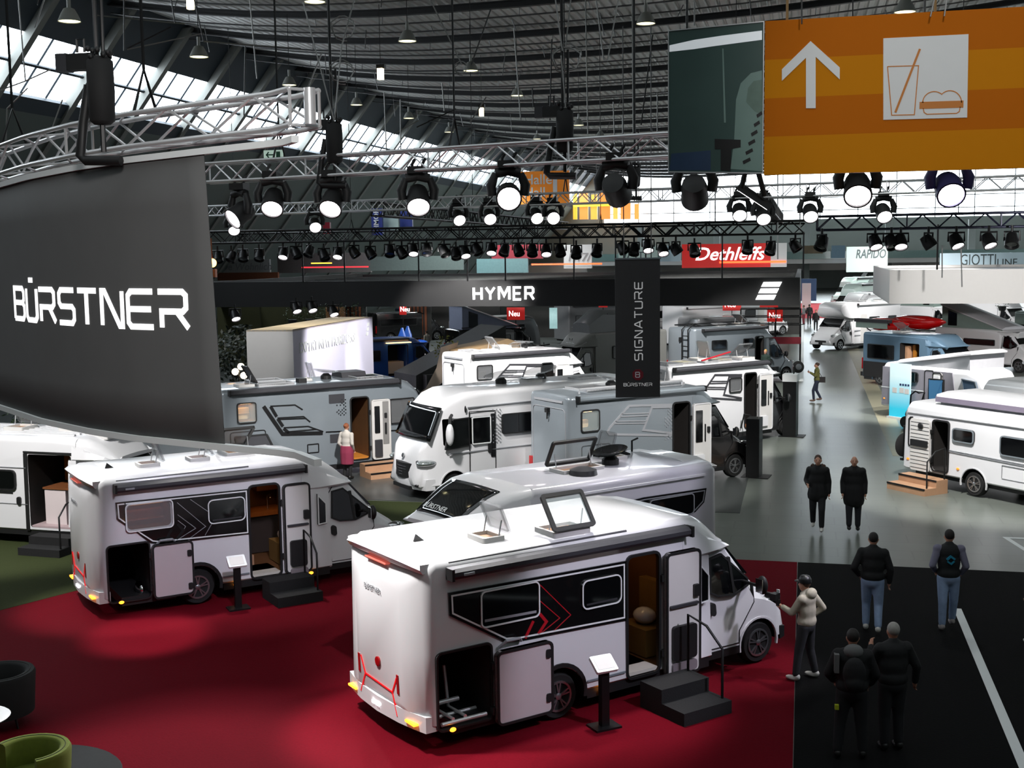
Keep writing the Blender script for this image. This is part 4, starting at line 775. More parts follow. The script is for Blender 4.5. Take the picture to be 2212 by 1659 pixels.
pp = q @ Vector((1.0, -.6, 2.6)); r = thing('roof_awning', 'dark grey folded awning box held above the red camper', 'awning', pp, -47); MB().box(-1.2, -.15, 0, 1.2, .15, .18).build('awning_case', plastg, r); MB().box(-1.1, -.12, -.3, 1.1, -.08, 0).build('awning_sheet', M('grey_green_cloth', (112, 128, 122)), r); MB().tube([(-1, 0, 0), (-1, .9, -.55)], .03).tube([(1, 0, 0), (1, .9, -.55)], .03).build('awning_arm', steelk, r)

def faraway(label, px, py, head, L, H, mat, sd=1, kind='low', cabm=None, z=.36, group=None, W=2.25):
    p = G(px, py, z); v = Veh('motorhome', label, 'motorhome', p.x, p.y, head, W, sd, group); xw = L - .75; Lc = L - 2.0
    v.well(1.4, .42, mi=1); v.coach(Lc, H, mat, (inter, plast), 'flat'); v.cab(xw, cabm or mat, back=Lc - .3)
    if kind == 'alcove': v.shell('alcove', [(Lc - .4, 1.95, H, .0, .03), (Lc + .5, 2.0, H + .02, .0, .05), (Lc + 1.0, 2.15, H - .1, .03, .12), (Lc + 1.15, 2.35, H - .3, .1, .2)], mat)
    else: v.cap(Lc - .6, Lc + .6, H, mat)
    v.awning(.3, Lc - .2, H - .12, mat if mat is white else plastg, .13); v.window(.5, 1.5, 1.3, 2.05, .07); v.window(2.2, 1.5, 3.2, 2.05, .07); v.part('entry_door', MB().prism(rrect(3.45, .45, 4.05, 2.25, .08), v.fn, -.02, .02), offwhite); v.stripe([[(.2, 1.25), (Lc, 1.2)], [(.2, .8), (Lc, .9)]], .06, gprint)
    v.arch(1.4, .44); v.wheel(1.4, y0=.05); v.far_wheels([1.4]); v.skirt(.2, Lc + .3); v.hatch(2.2, 1.1, H, .5, .5, 40, 'y'); v.hatch(1.0, 1.1, H, .4, .4, 0); v.solar(2.9, .5, 3.6, 1.7, H)
    return v
v = faraway('white alcove motorhome with dark cab facing the aisle behind the red camper', 1945, 735, -132, 6.6, 3.0, white, -1, 'alcove')
v = faraway('white motorhome with ladder, second behind the red camper along the aisle', 1960, 700, -132, 7.0, 3.0, white, -1)
v.part('rear_ladder', MB().tube([(-.2, -.3, .9), (-.2, -.3, 2.9)], .03).tube([(-.2, -.7, .9), (-.2, -.7, 2.9)], .03), steelk)
v = faraway('pale motorhome with dark brow over its windscreen, deep along the aisle', 1935, 672, -132, 7.2, 3.1, M('mint_white_paint', (196, 214, 208), .3, coat=.4), -1)
v = faraway('pale green motorhome farthest along the aisle below the round edged banner', 1910, 648, -132, 7.0, 3.1, M('mint_white_paint', (196, 214, 208)), -1)
gg = M('sage_green_paint', (104, 122, 112), .35, .1, coat=.3, var=.03)
p = G(2165, 800, .36); v = van('camper_van', 'sage green van at the picture edge behind the white pop up roof', 'camper van', p.x + 2.2, p.y + 11, -47, 6.0, 2.75, gg); v.window(.35, 1.4, .9, 2.0, .06); v.window(1.5, 1.4, 2.6, 2.0, .06)
p = G(2010, 720, .36); v = van('camper_van', 'white van with open tailgate strut under the white hanging box', 'camper van', p.x, p.y + 16, -47, 6.0, 2.6, white); v.window(.4, 1.4, 1.8, 2.0, .06); v.hatch(2, 1, 2.62, .6, .6, 60, 'x', fm=plast)
p = G(1930, 715, .36); v = van('camper_van', 'white van with green pop up tent side beyond the red kayaks', 'camper van', p.x, p.y + 4, -47, 6.0, 2.1, white); poptop(v, .3, 4.2, 2.1, 1.3, plastg, M('grey_green_cloth', (112, 128, 122)), 'rear')
p = G(2110, 740, .36); v = van('camper_van', 'white van with black roof rack by the green plants beyond the aisle', 'camper van', p.x, p.y + 14, -47, 6.0, 2.6, white); v.window(.4, 1.4, 1.8, 2.0, .06); v.part('roof_rack', MB().tube([(.3, .2, 2.7), (3.5, .2, 2.7), (3.5, 1.8, 2.7), (.3, 1.8, 2.7)], .03, closed=True), steelk)

# --- vehicles below the black fascia
p = G(1310, 845, .36); v = vK = van('camper_van', 'grey delivery van camper with raised roof pod facing left beside the tall hanging banner', 'camper van', p.x + 2.1, p.y + 5.7, -135, 6.2, 2.75, M('stone_grey_paint', (120, 120, 116), .4, var=.05), 2.05, -1, low=2.15)
v.window(.5, 1.5, 1.6, 2.1, .06); v.window(2.1, 1.5, 3.3, 2.1, .06); v.hatch(3.4, 1.0, 2.78, .9, 1.2, 50, 'y', fm=plast, gm=acry)
v.part('roof_pod', MB().loft([[(x, -y, 2.7 + q * h) for y, q in ((.3, 0), (.35, .8), (.7, 1), (1.4, 1), (1.7, .8), (1.75, 0))] for x, h in ((1.0, .5), (2.0, 1.0), (3.6, 1.1), (4.4, .5))]), M('smoke_grey_pod', (96, 98, 98), .3, var=.06), sm=40)
v.part('v_badge', MB().ribbon([(-.12, .15), (0, -.15), (.12, .15)], .05, lambda u, q, w: (4.95 + .02, -1.02 + u, 2.35 + q), 0, .02), kprint); text('VENTURE', .16, wprint, v.root, basis((5.12, -.6, 2.2), (0, -1, 0), (-.5, 0, 1)), .003)
p = G(985, 800, .36); v = vL = van('camper_van', 'black van with grey pop up roof standing beyond the white boxy motorhome', 'camper van', p.x - 1.5, p.y + 6, 42, 5.6, 2.1, blackp, 2.0); poptop(v, .2, 4.0, 2.12, 1.35, silver, M('lilac_tent_cloth', (150, 156, 178), .9, var=.06), 'front'); v.window(.3, 1.2, 3.4, 1.7, .06); v.part('roof_rails', MB().tube([(.2, .05, 2.2), (4.0, .05, 2.2)], .03), plastg)
sky = M('bright_blue_paint', (32, 74, 150), .3, coat=.4, var=.04)
p = G(770, 822, .36); v = vM = van('camper_van', 'bright blue van with open side next to the lilac white wall', 'camper van', p.x - .6, p.y, 40, 5.6, 2.3, sky, 2.0, slide=(2.3, 3.4, 2.0)); v.window(.4, 1.2, 1.9, 1.75, .06); v.ibox(2.4, .4, .5, 3.3, 1.2, 1.1, offwhite, 'kitchen_unit'); v.awning(.3, 3.4, 2.25, plastg)
v.stripe([[(2.2, 2.1), (3.5, 2.1)]], .04, M('warm_strip_light', (255, 190, 120), .4, emit=3), 'strip_light', .2)
for k, (px, py, dx, lab) in enumerate(((880, 800, 0, 'blue paddle board leaning upright beside the blue van'), (868, 806, 0, 'second blue paddle board leaning behind its twin by the blue van'))):
    p = G(px, py); o = MB().loft([[(a * .3 * math.cos(t), .05 * math.sin(t) + .1 * z, z) for t in [j * PI / 5 for j in range(10)]] for z, a in ((0, .2), (.3, .8), (1.2, 1), (2.0, .85), (2.5, .2))]).build('paddle_board', sky, None, 60, p); tag(o, lab, 'paddle board', 'blue paddle boards')
p = G(1080, 772, .36); v = vN = caravan('grey caravan with pale rounded front carrying the first red sign on its roof', p.x - 3, p.y + 3, 44, 5.6, 2.5, greyp, 2.2, [], wheelx=2.6); v.window(.6, 1.4, 1.5, 2.0, .1); v.window(3.2, 1.4, 4.4, 2.0, .1, fmat=silver); v.part('round_wheel_cover', MB().lathe([(.3, 0), (.3, .05)], (1.9, 0, 1.0), (0, -1, 0), 24), plastg)
p = G(1660, 775, .36); v = van('camper_van', 'dark grey van inside a black tube frame beside the aisle edge', 'camper van', p.x - 4, p.y + 1.2, 44, 5.4, 2.55, greyp, 2.05); v.window(.5, 1.4, 1.6, 2.0, .06); v.window(2.2, 1.4, 3.3, 2.0, .06)
for px, py, lab, m in ((1475, 745, 'white motorhome carrying a turquoise surfboard on its roof', white), (1560, 722, 'white motorhome with its rooflights up under the red signs', white), (1648, 708, 'white motorhome next to the aisle behind the dark grey van', white)):
    v = faraway(lab, px, py, 44, 6.8, 2.85, m, 1)
    if 'next to' in lab: v.root.location.y += 3; v.root.location.x -= 4
    if 'surf' in lab:
        o = MB().loft([[(x, a * .32 * math.cos(t) + 1.1, a * .1 * math.sin(t) + 3.15) for t in [j * PI / 5 for j in range(10)]] for x, a in ((.3, .1), (.8, .7), (2.2, 1), (3.4, .7), (4.0, .1))]).build('surfboard', M('turquoise_board', (110, 190, 196), .3, coat=.4), None, 60)
        o.matrix_world = v.root.matrix_basis; tag(o, 'turquoise surfboard lying on a white motorhome roof', 'surfboard'); v.part('board_rack', MB().box(.9, .7, 2.8, 1.0, 1.5, 3.06).box(3.0, .7, 2.8, 3.1, 1.5, 3.06), steelk)
for px, py, lab, m in ((1230, 735, 'grey motorhome with sloped windscreen behind the grey delivery van camper', greyp), (1160, 715, 'white motorhome with black front far below the illuminated letters', white), (1400, 722, 'white motorhome half hidden by the tall hanging banner', white)):
    v = faraway(lab, px, py, 40, 6.8, 2.85, m, 1)
p = G(930, 745, .36); v = van('camper_van', 'dark van with glossy tailgate beyond the lilac white wall', 'camper van', p.x - 6, p.y + 6, 40, 5.6, 2.2, blackp, 2.0); v.window(.3, 1.2, 3.2, 1.75, .06)
p = G(880, 720, .36); v = van('car', 'dark blue car with lit tail far back in front of brown slats', 'car', p.x - 3, p.y + 8, 40, 5.0, 1.9, M('navy_paint', (24, 36, 56), .25, coat=.5), 1.9); v.window(.3, 1.1, 2.6, 1.6, .06)
# ------------------------------------------------------------------ the hall
def slab(name, poly, z0, z1, mat, label=None, cat=None):
    o = MB().prism(ccw(poly), XYZ, z0, z1).build(name, mat); return tag(o, label, cat) if label else struct(o)
fm = M('polished_concrete', (98, 103, 97), .3, var=.22, scale=.55, spec=.6)
nt = fm.node_tree; br = nt.nodes.new('ShaderNodeTexBrick'); tc = nt.nodes.new('ShaderNodeTexCoord'); mx = nt.nodes.new('ShaderNodeMix'); mx.data_type = 'RGBA'; mx.blend_type = 'MULTIPLY'; mx.inputs[0].default_value = 1
br.inputs['Scale'].default_value = .32; br.inputs['Mortar Size'].default_value = .006; br.inputs['Color1'].default_value = (1, 1, 1, 1); br.inputs['Color2'].default_value = (.93, .93, .92, 1); br.inputs['Mortar'].default_value = (.75, .75, .75, 1)
nt.links.new(tc.outputs['Object'], br.inputs['Vector']); b = nt.nodes['Principled BSDF']; old = b.inputs['Base Color'].links[0].from_socket
nt.links.new(old, mx.inputs[6]); nt.links.new(br.outputs['Color'], mx.inputs[7]); nt.links.new(mx.outputs[2], b.inputs['Base Color'])
slab('floor', [(-58, -6), (50, -6), (50, 206), (-58, 206)], -.3, 0, fm)
redcp = M('red_carpet', (92, 0, 16), .95, var=.2, scale=40, bump=.25, spec=.1); grncp = M('olive_carpet', (50, 57, 32), .95, var=.25, scale=30, bump=.25, spec=.1)
blkcp = M('black_floor_carpet', (9, 9, 10), .9, var=.3, scale=40, bump=.2, spec=.1); darkfl = M('charcoal_stand_floor', (62, 65, 64), .3, var=.18, scale=2)
slab('red_carpet', [(-.07, 3), (-.07, 25.9), (-11.9, 25.9), (-14.7, 19.5), (-21, 4.5), (-21, 3)], 0, .012, redcp, 'red carpet under the two white motorhomes with open garage hatches', 'carpet')
slab('olive_carpet', [(-40, 3), (-21.02, 3), (-21.02, 4.5), (-14.72, 19.5), (-11.92, 25.92), (-3.2, 25.92), (-3.2, 30.5), (-40, 30.5)], 0, .01, grncp, 'olive green carpet under the white panel van', 'carpet')
slab('black_carpet', [(-.06, 3), (16, 3), (16, 25.9), (-.06, 25.9)], 0, .011, blkcp, 'black carpet crossed by a white line', 'carpet')
slab('stand_floor', [(-46, 30.6), (-1.5, 30.6), (-1.5, 112), (-46, 112)], 0, .012, darkfl, 'charcoal raised floor below the silver and white motorhomes', 'stand floor')
slab('white_floor_line', [(2.72, 3), (2.86, 3), (2.86, 23.0), (2.72, 23.0)], .011, .016, wprint, 'straight white line taped along the black carpet', 'floor line')
slab('white_floor_strip', [(-.28, 62), (.03, 62), (.03, 140), (-.28, 140)], 0, .006, wprint, 'white strip along the aisle edge beside the dark stand', 'floor line')
slab('pale_floor_strip', [(-.9, 62), (-.28, 62), (-.28, 140), (-.9, 140)], 0, .004, M('pale_green_floor', (120, 128, 122), .3, var=.1), 'pale strip between the white aisle line and the dark stand', 'floor line')
p = G(2165, 1160); slab('floor_tape', [(p.x, p.y), (p.x + 1.6, p.y), (p.x + 1.6, p.y - .12), (p.x + .14, p.y - .12), (p.x + .5, p.y - 1.9), (p.x + .38, p.y - 1.9)], 0, .004, wprint, 'white tape corner on the grey floor near the vest wearer', 'tape')
slab('far_red_carpet', [(-1.5, 118), (4.5, 118), (4.5, 150), (-1.5, 150)], 0, .01, M('coral_red_carpet', (190, 50, 62), .95, var=.1, scale=10), 'coral red carpet at the far end of the aisle', 'carpet')
slab('beige_floor', [(2.8, 40), (3.5, 40), (3.5, 112), (2.8, 112)], 0, .005, M('beige_floor_edge', (132, 128, 108), .4, var=.15, scale=2), 'beige floor edge between aisle and caravans', 'floor line')

# roof: corrugated sheets hung in a sag, arched beams below
def zc(x): return 17.6 + (.0057 if x < -19 else .00185) * (x + 19) ** 2
ribm = M('roof_sheet', (205, 205, 202), .5, .3, var=.15, scale=.4); beamm = M('roof_beam', (44, 44, 45), .6, .2, var=.2)
mb = MB(); vs = []; fs = []; x = -37.5
while x < 48:
    for dx, dz in ((0, 0), (.2, 0), (.27, .14), (.42, .14)): vs += [(x + dx, 20, zc(x) + .75 + dz), (x + dx, 206, zc(x) + .75 + dz)]
    x += .49
fs = [(2 * k, 2 * k + 1, 2 * k + 3, 2 * k + 2) for k in range(len(vs) // 2 - 1)]
mb.add(vs, fs); ceil = struct(mb.build('ceiling', ribm)); ceil.modifiers.new('t', 'SOLIDIFY').thickness = .05
mb = MB()
for k in range(21):
    y = 41.5 + 7.8 * k; xs = [-37 + 3.4 * q for q in range(26)]
    o = MB()
    for dz, w, h in ((.55, .14, .06), (.28, .15, .07)):
        o.loft([[(x, y - w, zc(x) + dz), (x, y + w, zc(x) + dz), (x, y + w, zc(x) + dz + h), (x, y - w, zc(x) + dz + h)] for x in xs])
    o.loft([[(x, y - .03, zc(x) + .3), (x, y + .03, zc(x) + .3), (x, y + .03, zc(x) + .6), (x, y - .03, zc(x) + .6)] for x in xs])
    o.build('roof_beam', beamm, ceil)
    o = MB()
    o.tube([(x, y + .5, zc(x) - .02) for x in xs], .045, 6); o.tube([(x, y - 2.2, zc(x) + .5) for x in xs], .04, 5)
    for x in xs[1:-1]:
        o.tube([(x, y + .5, zc(x) - .02), (x + random.uniform(-.15, .15), y + .3, zc(x) + .6)], .02, 4)
        if random.random() < .55: u = random.uniform(-1, 1); o.tube([(x + u, y + .5, zc(x) - .2), (x + u + random.uniform(-.3, .3), y + .4, zc(x) - random.uniform(.5, 1.6))], .025, 4)
    o.build('service_pipe', M('pipe_grey', (88, 88, 88), .45, .4, var=.1), ceil)

# leaning side wall with the strip of windows
def wl(y, z): return (-36.0 - .8 * (17.2 - z), y, z)
LZ = [(-.2, 14.1), (14.1, 14.75), (17.25, 20.2)]
wallm = M('side_wall_panel', (96, 106, 102), .7, var=.2, scale=.2); darkw = M('dark_wall_band', (52, 62, 70), .7, var=.2, scale=.3)
mb = MB()
for a, z in enumerate(LZ): mb.add([wl(-6, z[0]), wl(206, z[0]), wl(206, z[1]), wl(-6, z[1])], [(0, 1, 2, 3)], 0 if a == 0 else 1)
o = struct(mb.build('wall_left', [wallm, darkw])); o.modifiers.new('t', 'SOLIDIFY').thickness = .3
skyp = M('sky_bright_pane', (255, 255, 255), .3, emit=8, ecol=(235, 246, 255), var=.01); conc = M('concrete_fin', (120, 122, 118), .75, var=.2, scale=.8)
for k in range(30):
    y0 = 22 + 6.1 * k; y1 = y0 + 6.1
    w = bpy.data.objects.new('window_%d' % (k + 1), None); COL.objects.link(w); struct(w)
    for z0, z1, nm in ((14.75, 15.95, 'lower_pane'), (16.05, 17.25, 'upper_pane')): MB().add([wl(y0, z0), wl(y1, z0), wl(y1, z1), wl(y0, z1)], [(0, 1, 2, 3)]).build(nm, skyp, w)
    o = MB(); off = .12
    for y in (y0 + 2.0, y0 + 4.1):
        a, b = Vector(wl(y, 14.75)), Vector(wl(y, 17.25)); o.tube([a + Vector((.05, 0, 0)), b + Vector((.05, 0, 0))], .07, 4)
    a, b = Vector(wl(y0, 16)), Vector(wl(y1, 16)); o.tube([a + Vector((.1, 0, 0)), b + Vector((.1, 0, 0))], .1, 4); o.build('mullion', darkw, w)
    a, b = Vector(wl(y0, 0)), Vector(wl(y0, 19.4)); o = MB(); o.loft([[(p.x + .0, p.y - .22, p.z), (p.x + .0, p.y + .22, p.z), (p.x + .55, p.y + .22, p.z), (p.x + .55, p.y - .22, p.z)] for p in (a, b)]); o.build('concrete_fin', conc, w)
# end wall
ew = M('end_wall_panel', (104, 112, 108), .7, var=.15, scale=.2)
mb = MB(); Y = 206
for x0, z0, x1, z1 in ((-52, -.2, 50, 2.9), (-52, 2.9, 50, 4.6), (-52, 4.6, 50, 11.2), (-52, 19.6, 50, 25)): mb.box(x0, Y, z0, x1, Y + .4, z1, 1 if z0 == 2.9 else 0)
mb.box(-52, Y, 11.2, -33, Y + .4, 19.6); struct(mb.build('wall_back', [ew, offwhite]))
struct(MB().box(-58, -6.4, -.2, 50, -6, 26).build('wall_front', ew)); struct(MB().box(34, -6, -.2, 34.4, 42, 26).build('shade_wall_right', ew))  # unseen walls added to darken the foreground, the right one only partial
for k in range(14):
    x0 = -33 + 5.9 * k; w = bpy.data.objects.new('window_%d' % (31 + k), None); COL.objects.link(w); struct(w)
    MB().add([(x0, Y + .2, 11.2), (x0 + 5.9, Y + .2, 11.2), (x0 + 5.9, Y + .2, 19.6), (x0, Y + .2, 19.6)], [(0, 1, 2, 3)]).build('pane', skyp, w)
    o = MB().box(x0 - .08, Y - .1, 11.2, x0 + .08, Y + .1, 19.6)
    for z in (12.6, 14.6, 16.8): o.box(x0, Y - .1, z - .08, x0 + 5.9, Y + .05, z + .08)
    o.build('window_bars', M('window_bar_grey', (150, 155, 155), .5, var=.05), w)
for k, (x, w_) in enumerate(((-.2, 1.0), (12, 1.0), (24, 1), (-14, 1), (-26, 1))): struct(MB().box(x, 196, 0, x + w_, 197, 10.5).build('trim_%d' % (k + 1), M('hall_pillar', (128, 134, 132), .7, var=.1)))
o = MB().box(-36, 190, 4.2, 48, 206, 4.9).box(-36, 189.9, 4.9, 48, 190, 6.0, 1).build('trim_6', [offwhite, M('balcony_glass', (120, 150, 146), .2, var=.1)]); struct(o)

# ------------------------------------------------------------------ hanging structures
def truss(name, label, pts, s, mat, group=None, r=.028, step=None, w=None, hang=None, caps=True):
    """square box truss along a path: four chords and a zigzag lattice"""
    w = w or s; P = [Vector(p) for p in pts]; nrm = []
    for i in range(len(P)):
        t = P[min(i + 1, len(P) - 1)] - P[max(i - 1, 0)]; t.z = 0; t.normalize(); nrm.append(Vector((-t.y, t.x, 0)))
    rt = thing(name, label, 'truss', (0, 0, 0), 0, group); ch = {}
    for a in (-1, 1):
        for b in (0, 1):
            ch[a, b] = [p + n * a * w / 2 + Vector((0, 0, b * s)) for p, n in zip(P, nrm)]; MB().tube(ch[a, b], r, 8).build('chord', mat, rt, 60)
    def at(l, t):
        k = min(int(t), len(l) - 2); return l[k].lerp(l[k + 1], t - k)
    tot = sum((P[i + 1] - P[i]).length for i in range(len(P) - 1)); n = max(2, int(tot / (step or s * 1.05))); m = MB()
    for k in range(n):
        t0, t1 = (len(P) - 1) * k / n, (len(P) - 1) * (k + 1) / n; u = k % 2
        for a in (-1, 1): m.tube([at(ch[a, u], t0), at(ch[a, 1 - u], t1)], r * .55, 5)
        for b in (0, 1): m.tube([at(ch[-1, b], t0), at(ch[1, b], t1)] if k % 2 else [at(ch[1, b], t0), at(ch[-1, b], t1)], r * .5, 5)
        if k % 6 == 0:
            for a in (-1, 1): m.tube([at(ch[a, 0], t0), at(ch[a, 1], t0)], r * .6, 5)
            for b in (0, 1): m.tube([at(ch[-1, b], t0), at(ch[1, b], t0)], r * .6, 5)
    m.build('lattice', mat, rt, 60)
    if hang:
        for t in hang:
            p = at(ch[-1, 1], t * (len(P) - 1)); q = at(ch[1, 1], t * (len(P) - 1)); c = (p + q) / 2; MB().tube([p, c + Vector((0, 0, .5)), q], .02, 5).tube([c + Vector((0, 0, .5)), (c.x, c.y, zc(c.x))], .018, 5).build('hanger', steelk, rt)
    return rt
# curved dark banner with its own ring truss
plan = [(690, 12.4), (640, 13.0), (555, 13.3), (470, 13.6), (385, 13.95), (300, 14.3), (200, 14.95), (100, 15.95), (0, 17.75), (-90, 19.6), (-160, 21.8)]
pl = [D(px, 985, d) for px, d in plan]; pl = [Vector((p.x, p.y)) for p in pl]
sub = []
for i in range(len(pl) - 1):
    for k in range(4): sub.append(pl[i].lerp(pl[i + 1], k / 4))
sub.append(pl[-1]); cum = [0]
for i in range(1, len(sub)): cum.append(cum[-1] + (sub[i] - sub[i - 1]).length)
def arc(u):
    u = max(0, min(u, cum[-1] - 1e-4)); k = max(i for i in range(len(cum) - 1) if cum[i] <= u); t = (u - cum[k]) / (cum[k + 1] - cum[k]); d = (sub[k + 1] - sub[k]).normalized(); return sub[k].lerp(sub[k + 1], t), Vector((d.y, -d.x))
def ub(u, z, w):
    p, n = arc(u)
    if n.dot(p) > 0: n = -n
    return (p.x + n.x * w, p.y + n.y * w, z)
U1 = cum[-1] - .05
def zt(u): return 7.74 - .2 * min(1, u / 7.5)
def zb(u): return 4.53 + .0 * u
bn = thing('curved_banner', 'huge curved charcoal banner with white capital letters hanging under a ring truss', 'banner')
def usurf(f0, f1, u0, u1, n, w0, w1):
    return MB().loft([[ub(a, f0(a), w0), ub(a, f1(a), w0), ub(a, f1(a), w1), ub(a, f0(a), w1)] for a in [u0 + (u1 - u0) * i / n for i in range(n + 1)]])
fa = M('charcoal_fabric', (92, 92, 92), .85, var=.06, scale=3)
def upx(px, z):
    return min((abs(proj0(ub(k * .01, z, 0)) - px), k * .01) for k in range(0, 900))[1]
def proj0(p):
    d = Vector(p) - CP; return PW / 2 + FPX * d.dot(CR) / d.dot(_f)
# fabric right edge slants: starts further right at the bottom
uA, uB, uL, uT = upx(486, 4.5), upx(441, 7.7), upx(408, 6.0), upx(640, 7.7)
mb = MB(); N = 40; vs = []
for j in range(7):
    for i in range(N + 1):
        st = uA + (uB - uA) * j / 6; u = st + (U1 - st) * i / N; z = zb(u) + (zt(u) - zb(u)) * j / 6; vs.append(ub(u, z, 0))
mb.add(vs, [(j * (N + 1) + i, j * (N + 1) + i + 1, (j + 1) * (N + 1) + i + 1, (j + 1) * (N + 1) + i) for j in range(6) for i in range(N)])
o = mb.build('fabric', fa, bn, 60); o.modifiers.new('t', 'SOLIDIFY').thickness = .012
usurf(lambda u: zt(u), lambda u: zt(u) + .07, uT, U1, 44, -.03, .05).build('top_rim', wprint, bn, 40)
usurf(lambda u: zb(u) - .07, lambda u: zb(u), .02, U1, 44, -.03, .05).build('bottom_rim', wprint, bn, 40)
mb = MB(); u0 = uL; h = .405
LW = [('R', 0), ('E', 1), ('N', 2), ('T', 3), ('S', 4), ('R', 5), ('W', 6), ('B', 7)]
u = u0
for ch, k in LW:
    w_ = STK[ch][0] * 1.32 * h
    for l in STK[ch][1]: mb.ribbon([(u + w_ - x * 1.32 * h, 5.8 + y * h) for x, y in l], .17 * h, lambda a, z, w: ub(a, z, w), .006, .02)
    u += w_ + .3 * h
mb.build('lettering', letter, bn)
tp = []
for i in range(34):
    u = uT + .05 + (U1 - uT - .05) * i / 33; p, n = arc(u); tp.append((ub(u, 0, -.12)[0], ub(u, 0, -.12)[1], zt(u) + .18))
truss('ring_truss', 'curved shiny aluminium truss carrying the charcoal banner', tp, .36, alu, hang=(.2, .5, .8), w=.34, r=.03, step=.62)
MB().lathe([(.06, 0), (.06, .36)], (tp[0][0] + .1, tp[0][1] - .1, tp[0][2]), (0, 0, 1), 12).build('end_post', alu, bpy.data.objects['ring_truss'], 60)

def P3(px, py, d): p = D(px, py, d); return Vector((p.x, p.y, p.z))
a, b, c = P3(440, 397, 23.2), P3(1440, 357, 18.4), P3(2330, 345, 17.9)
t1p = [a.lerp(b, k / 24) for k in range(24)] + [b.lerp(c, k / 16) for k in range(17)]; t1p = [(p.x, p.y, 7.98) for p in t1p]
truss('lighting_truss', 'long bright aluminium truss with big moving lights passing behind the orange sign', t1p, .34, alu, step=.42, hang=(.12, .36, .62, .85))
a, b = P3(440, 461, 42.5), P3(2330, 415, 30); t2p = [a.lerp(b, k / 40) for k in range(41)]; t2p = [(p.x, p.y, 7.98 - .0) for p in t2p]
truss('lighting_truss', 'thinner aluminium truss farther back carrying the small moving lights', t2p, .33, alu, hang=(.2, .5, .8))
kt = M('black_truss_tube', (13, 13, 14), .45, .4, var=.1)
truss('black_truss', 'black truss crowded with small spotlights above the illuminated letters', [(-32 + 2 * k, 59, 7.25) for k in range(17)], .6, kt, hang=(.1, .3, .5, .7, .9), r=.05)
truss('black_truss', 'second black truss behind the crowded one over the dark stand', [(-36 + 2 * k, 74, 7.4) for k in range(19)], .6, kt, r=.05)
truss('black_truss', 'dark bluish truss over the caravans beyond the aisle', [(.5 + 2 * k, 52 - .2 * k, 7.3) for k in range(10)], .55, M('navy_truss_tube', (22, 24, 44), .45, .4, var=.1), hang=(.3, .8), r=.05)
truss('black_truss', 'black cross truss running away over the dark stand near the aisle', [(-1.5, 45 + 2 * k, 8.05) for k in range(16)], .5, kt, r=.04)
truss('black_truss', 'black truss running away over the middle of the dark stand', [(-16, 45 + 2 * k, 8.05) for k in range(20)], .5, kt, r=.04)

def moving_head(label, px, py, d, target, s=1.0, lit=True, group=None, z=7.98, body=None, light=0, lcol=(1, .96, .98), spot=38):
    p = D(px, py, d); c = Vector((p.x, p.y, p.z)); r = thing('moving_spotlight', label, 'spotlight', c, 0, group)
    bm_ = body or plast; ax = (Vector(target) - c).normalized(); top = max(.3 * s, z - c.z); hz = Vector((ax.x, ax.y, 0)).normalized(); sd = Vector((-hz.y, hz.x, 0))
    bd = MB().lathe([(.05 * s, -.24 * s), (.17 * s, -.22 * s), (.2 * s, -.1 * s), (.19 * s, 0), (.21 * s, .12 * s), (.21 * s, .2 * s), (.185 * s, .2 * s), (.18 * s, .16 * s)], (0, 0, 0), ax, 20).build('lamp_head', bm_, r, 40)
    MB().lathe([(.185 * s, .165 * s), (.15 * s, .185 * s), (.02, .195 * s)], (0, 0, 0), ax, 20).build('lens', led if lit else glass, bd, 40)
    y = MB()
    for q in (-1, 1):
        y.tube([sd * q * .26 * s, sd * q * .28 * s + Vector((0, 0, .16 * s)), sd * q * .2 * s + Vector((0, 0, .36 * s))], [.075 * s, .085 * s, .06 * s], 8)
    y.tube([sd * -.2 * s + Vector((0, 0, .36 * s)), Vector((0, 0, .4 * s)), sd * .2 * s + Vector((0, 0, .36 * s))], .08 * s, 8); y.build('yoke', bm_, r, 50)
    MB().cbox((0, 0, .5 * s), (.28 * s, .28 * s, .12 * s)).build('lamp_base', bm_, r)
    for q in (-.09, .09):
        MB().tube([(q * s, 0, .55 * s), (q * s, 0, max(top, .6 * s)), (q * s + .04, .03, max(top, .6 * s) + .08), (q * s, .05, max(top, .6 * s) + .05)], .022 * s + .006, 6).build('clamp', steelk, r, 50)
    if light:
        l = bpy.data.lights.new('spot_beam', 'SPOT'); l.energy = light; l.spot_size = R_(spot); l.spot_blend = .6; l.shadow_soft_size = .12; l.color = lcol
        o = bpy.data.objects.new('spot_beam', l); COL.objects.link(o); o.parent = bd; o.location = ax * .26 * s; o.rotation_euler = (-ax).to_track_quat('Z', 'Y').to_euler()
    return r
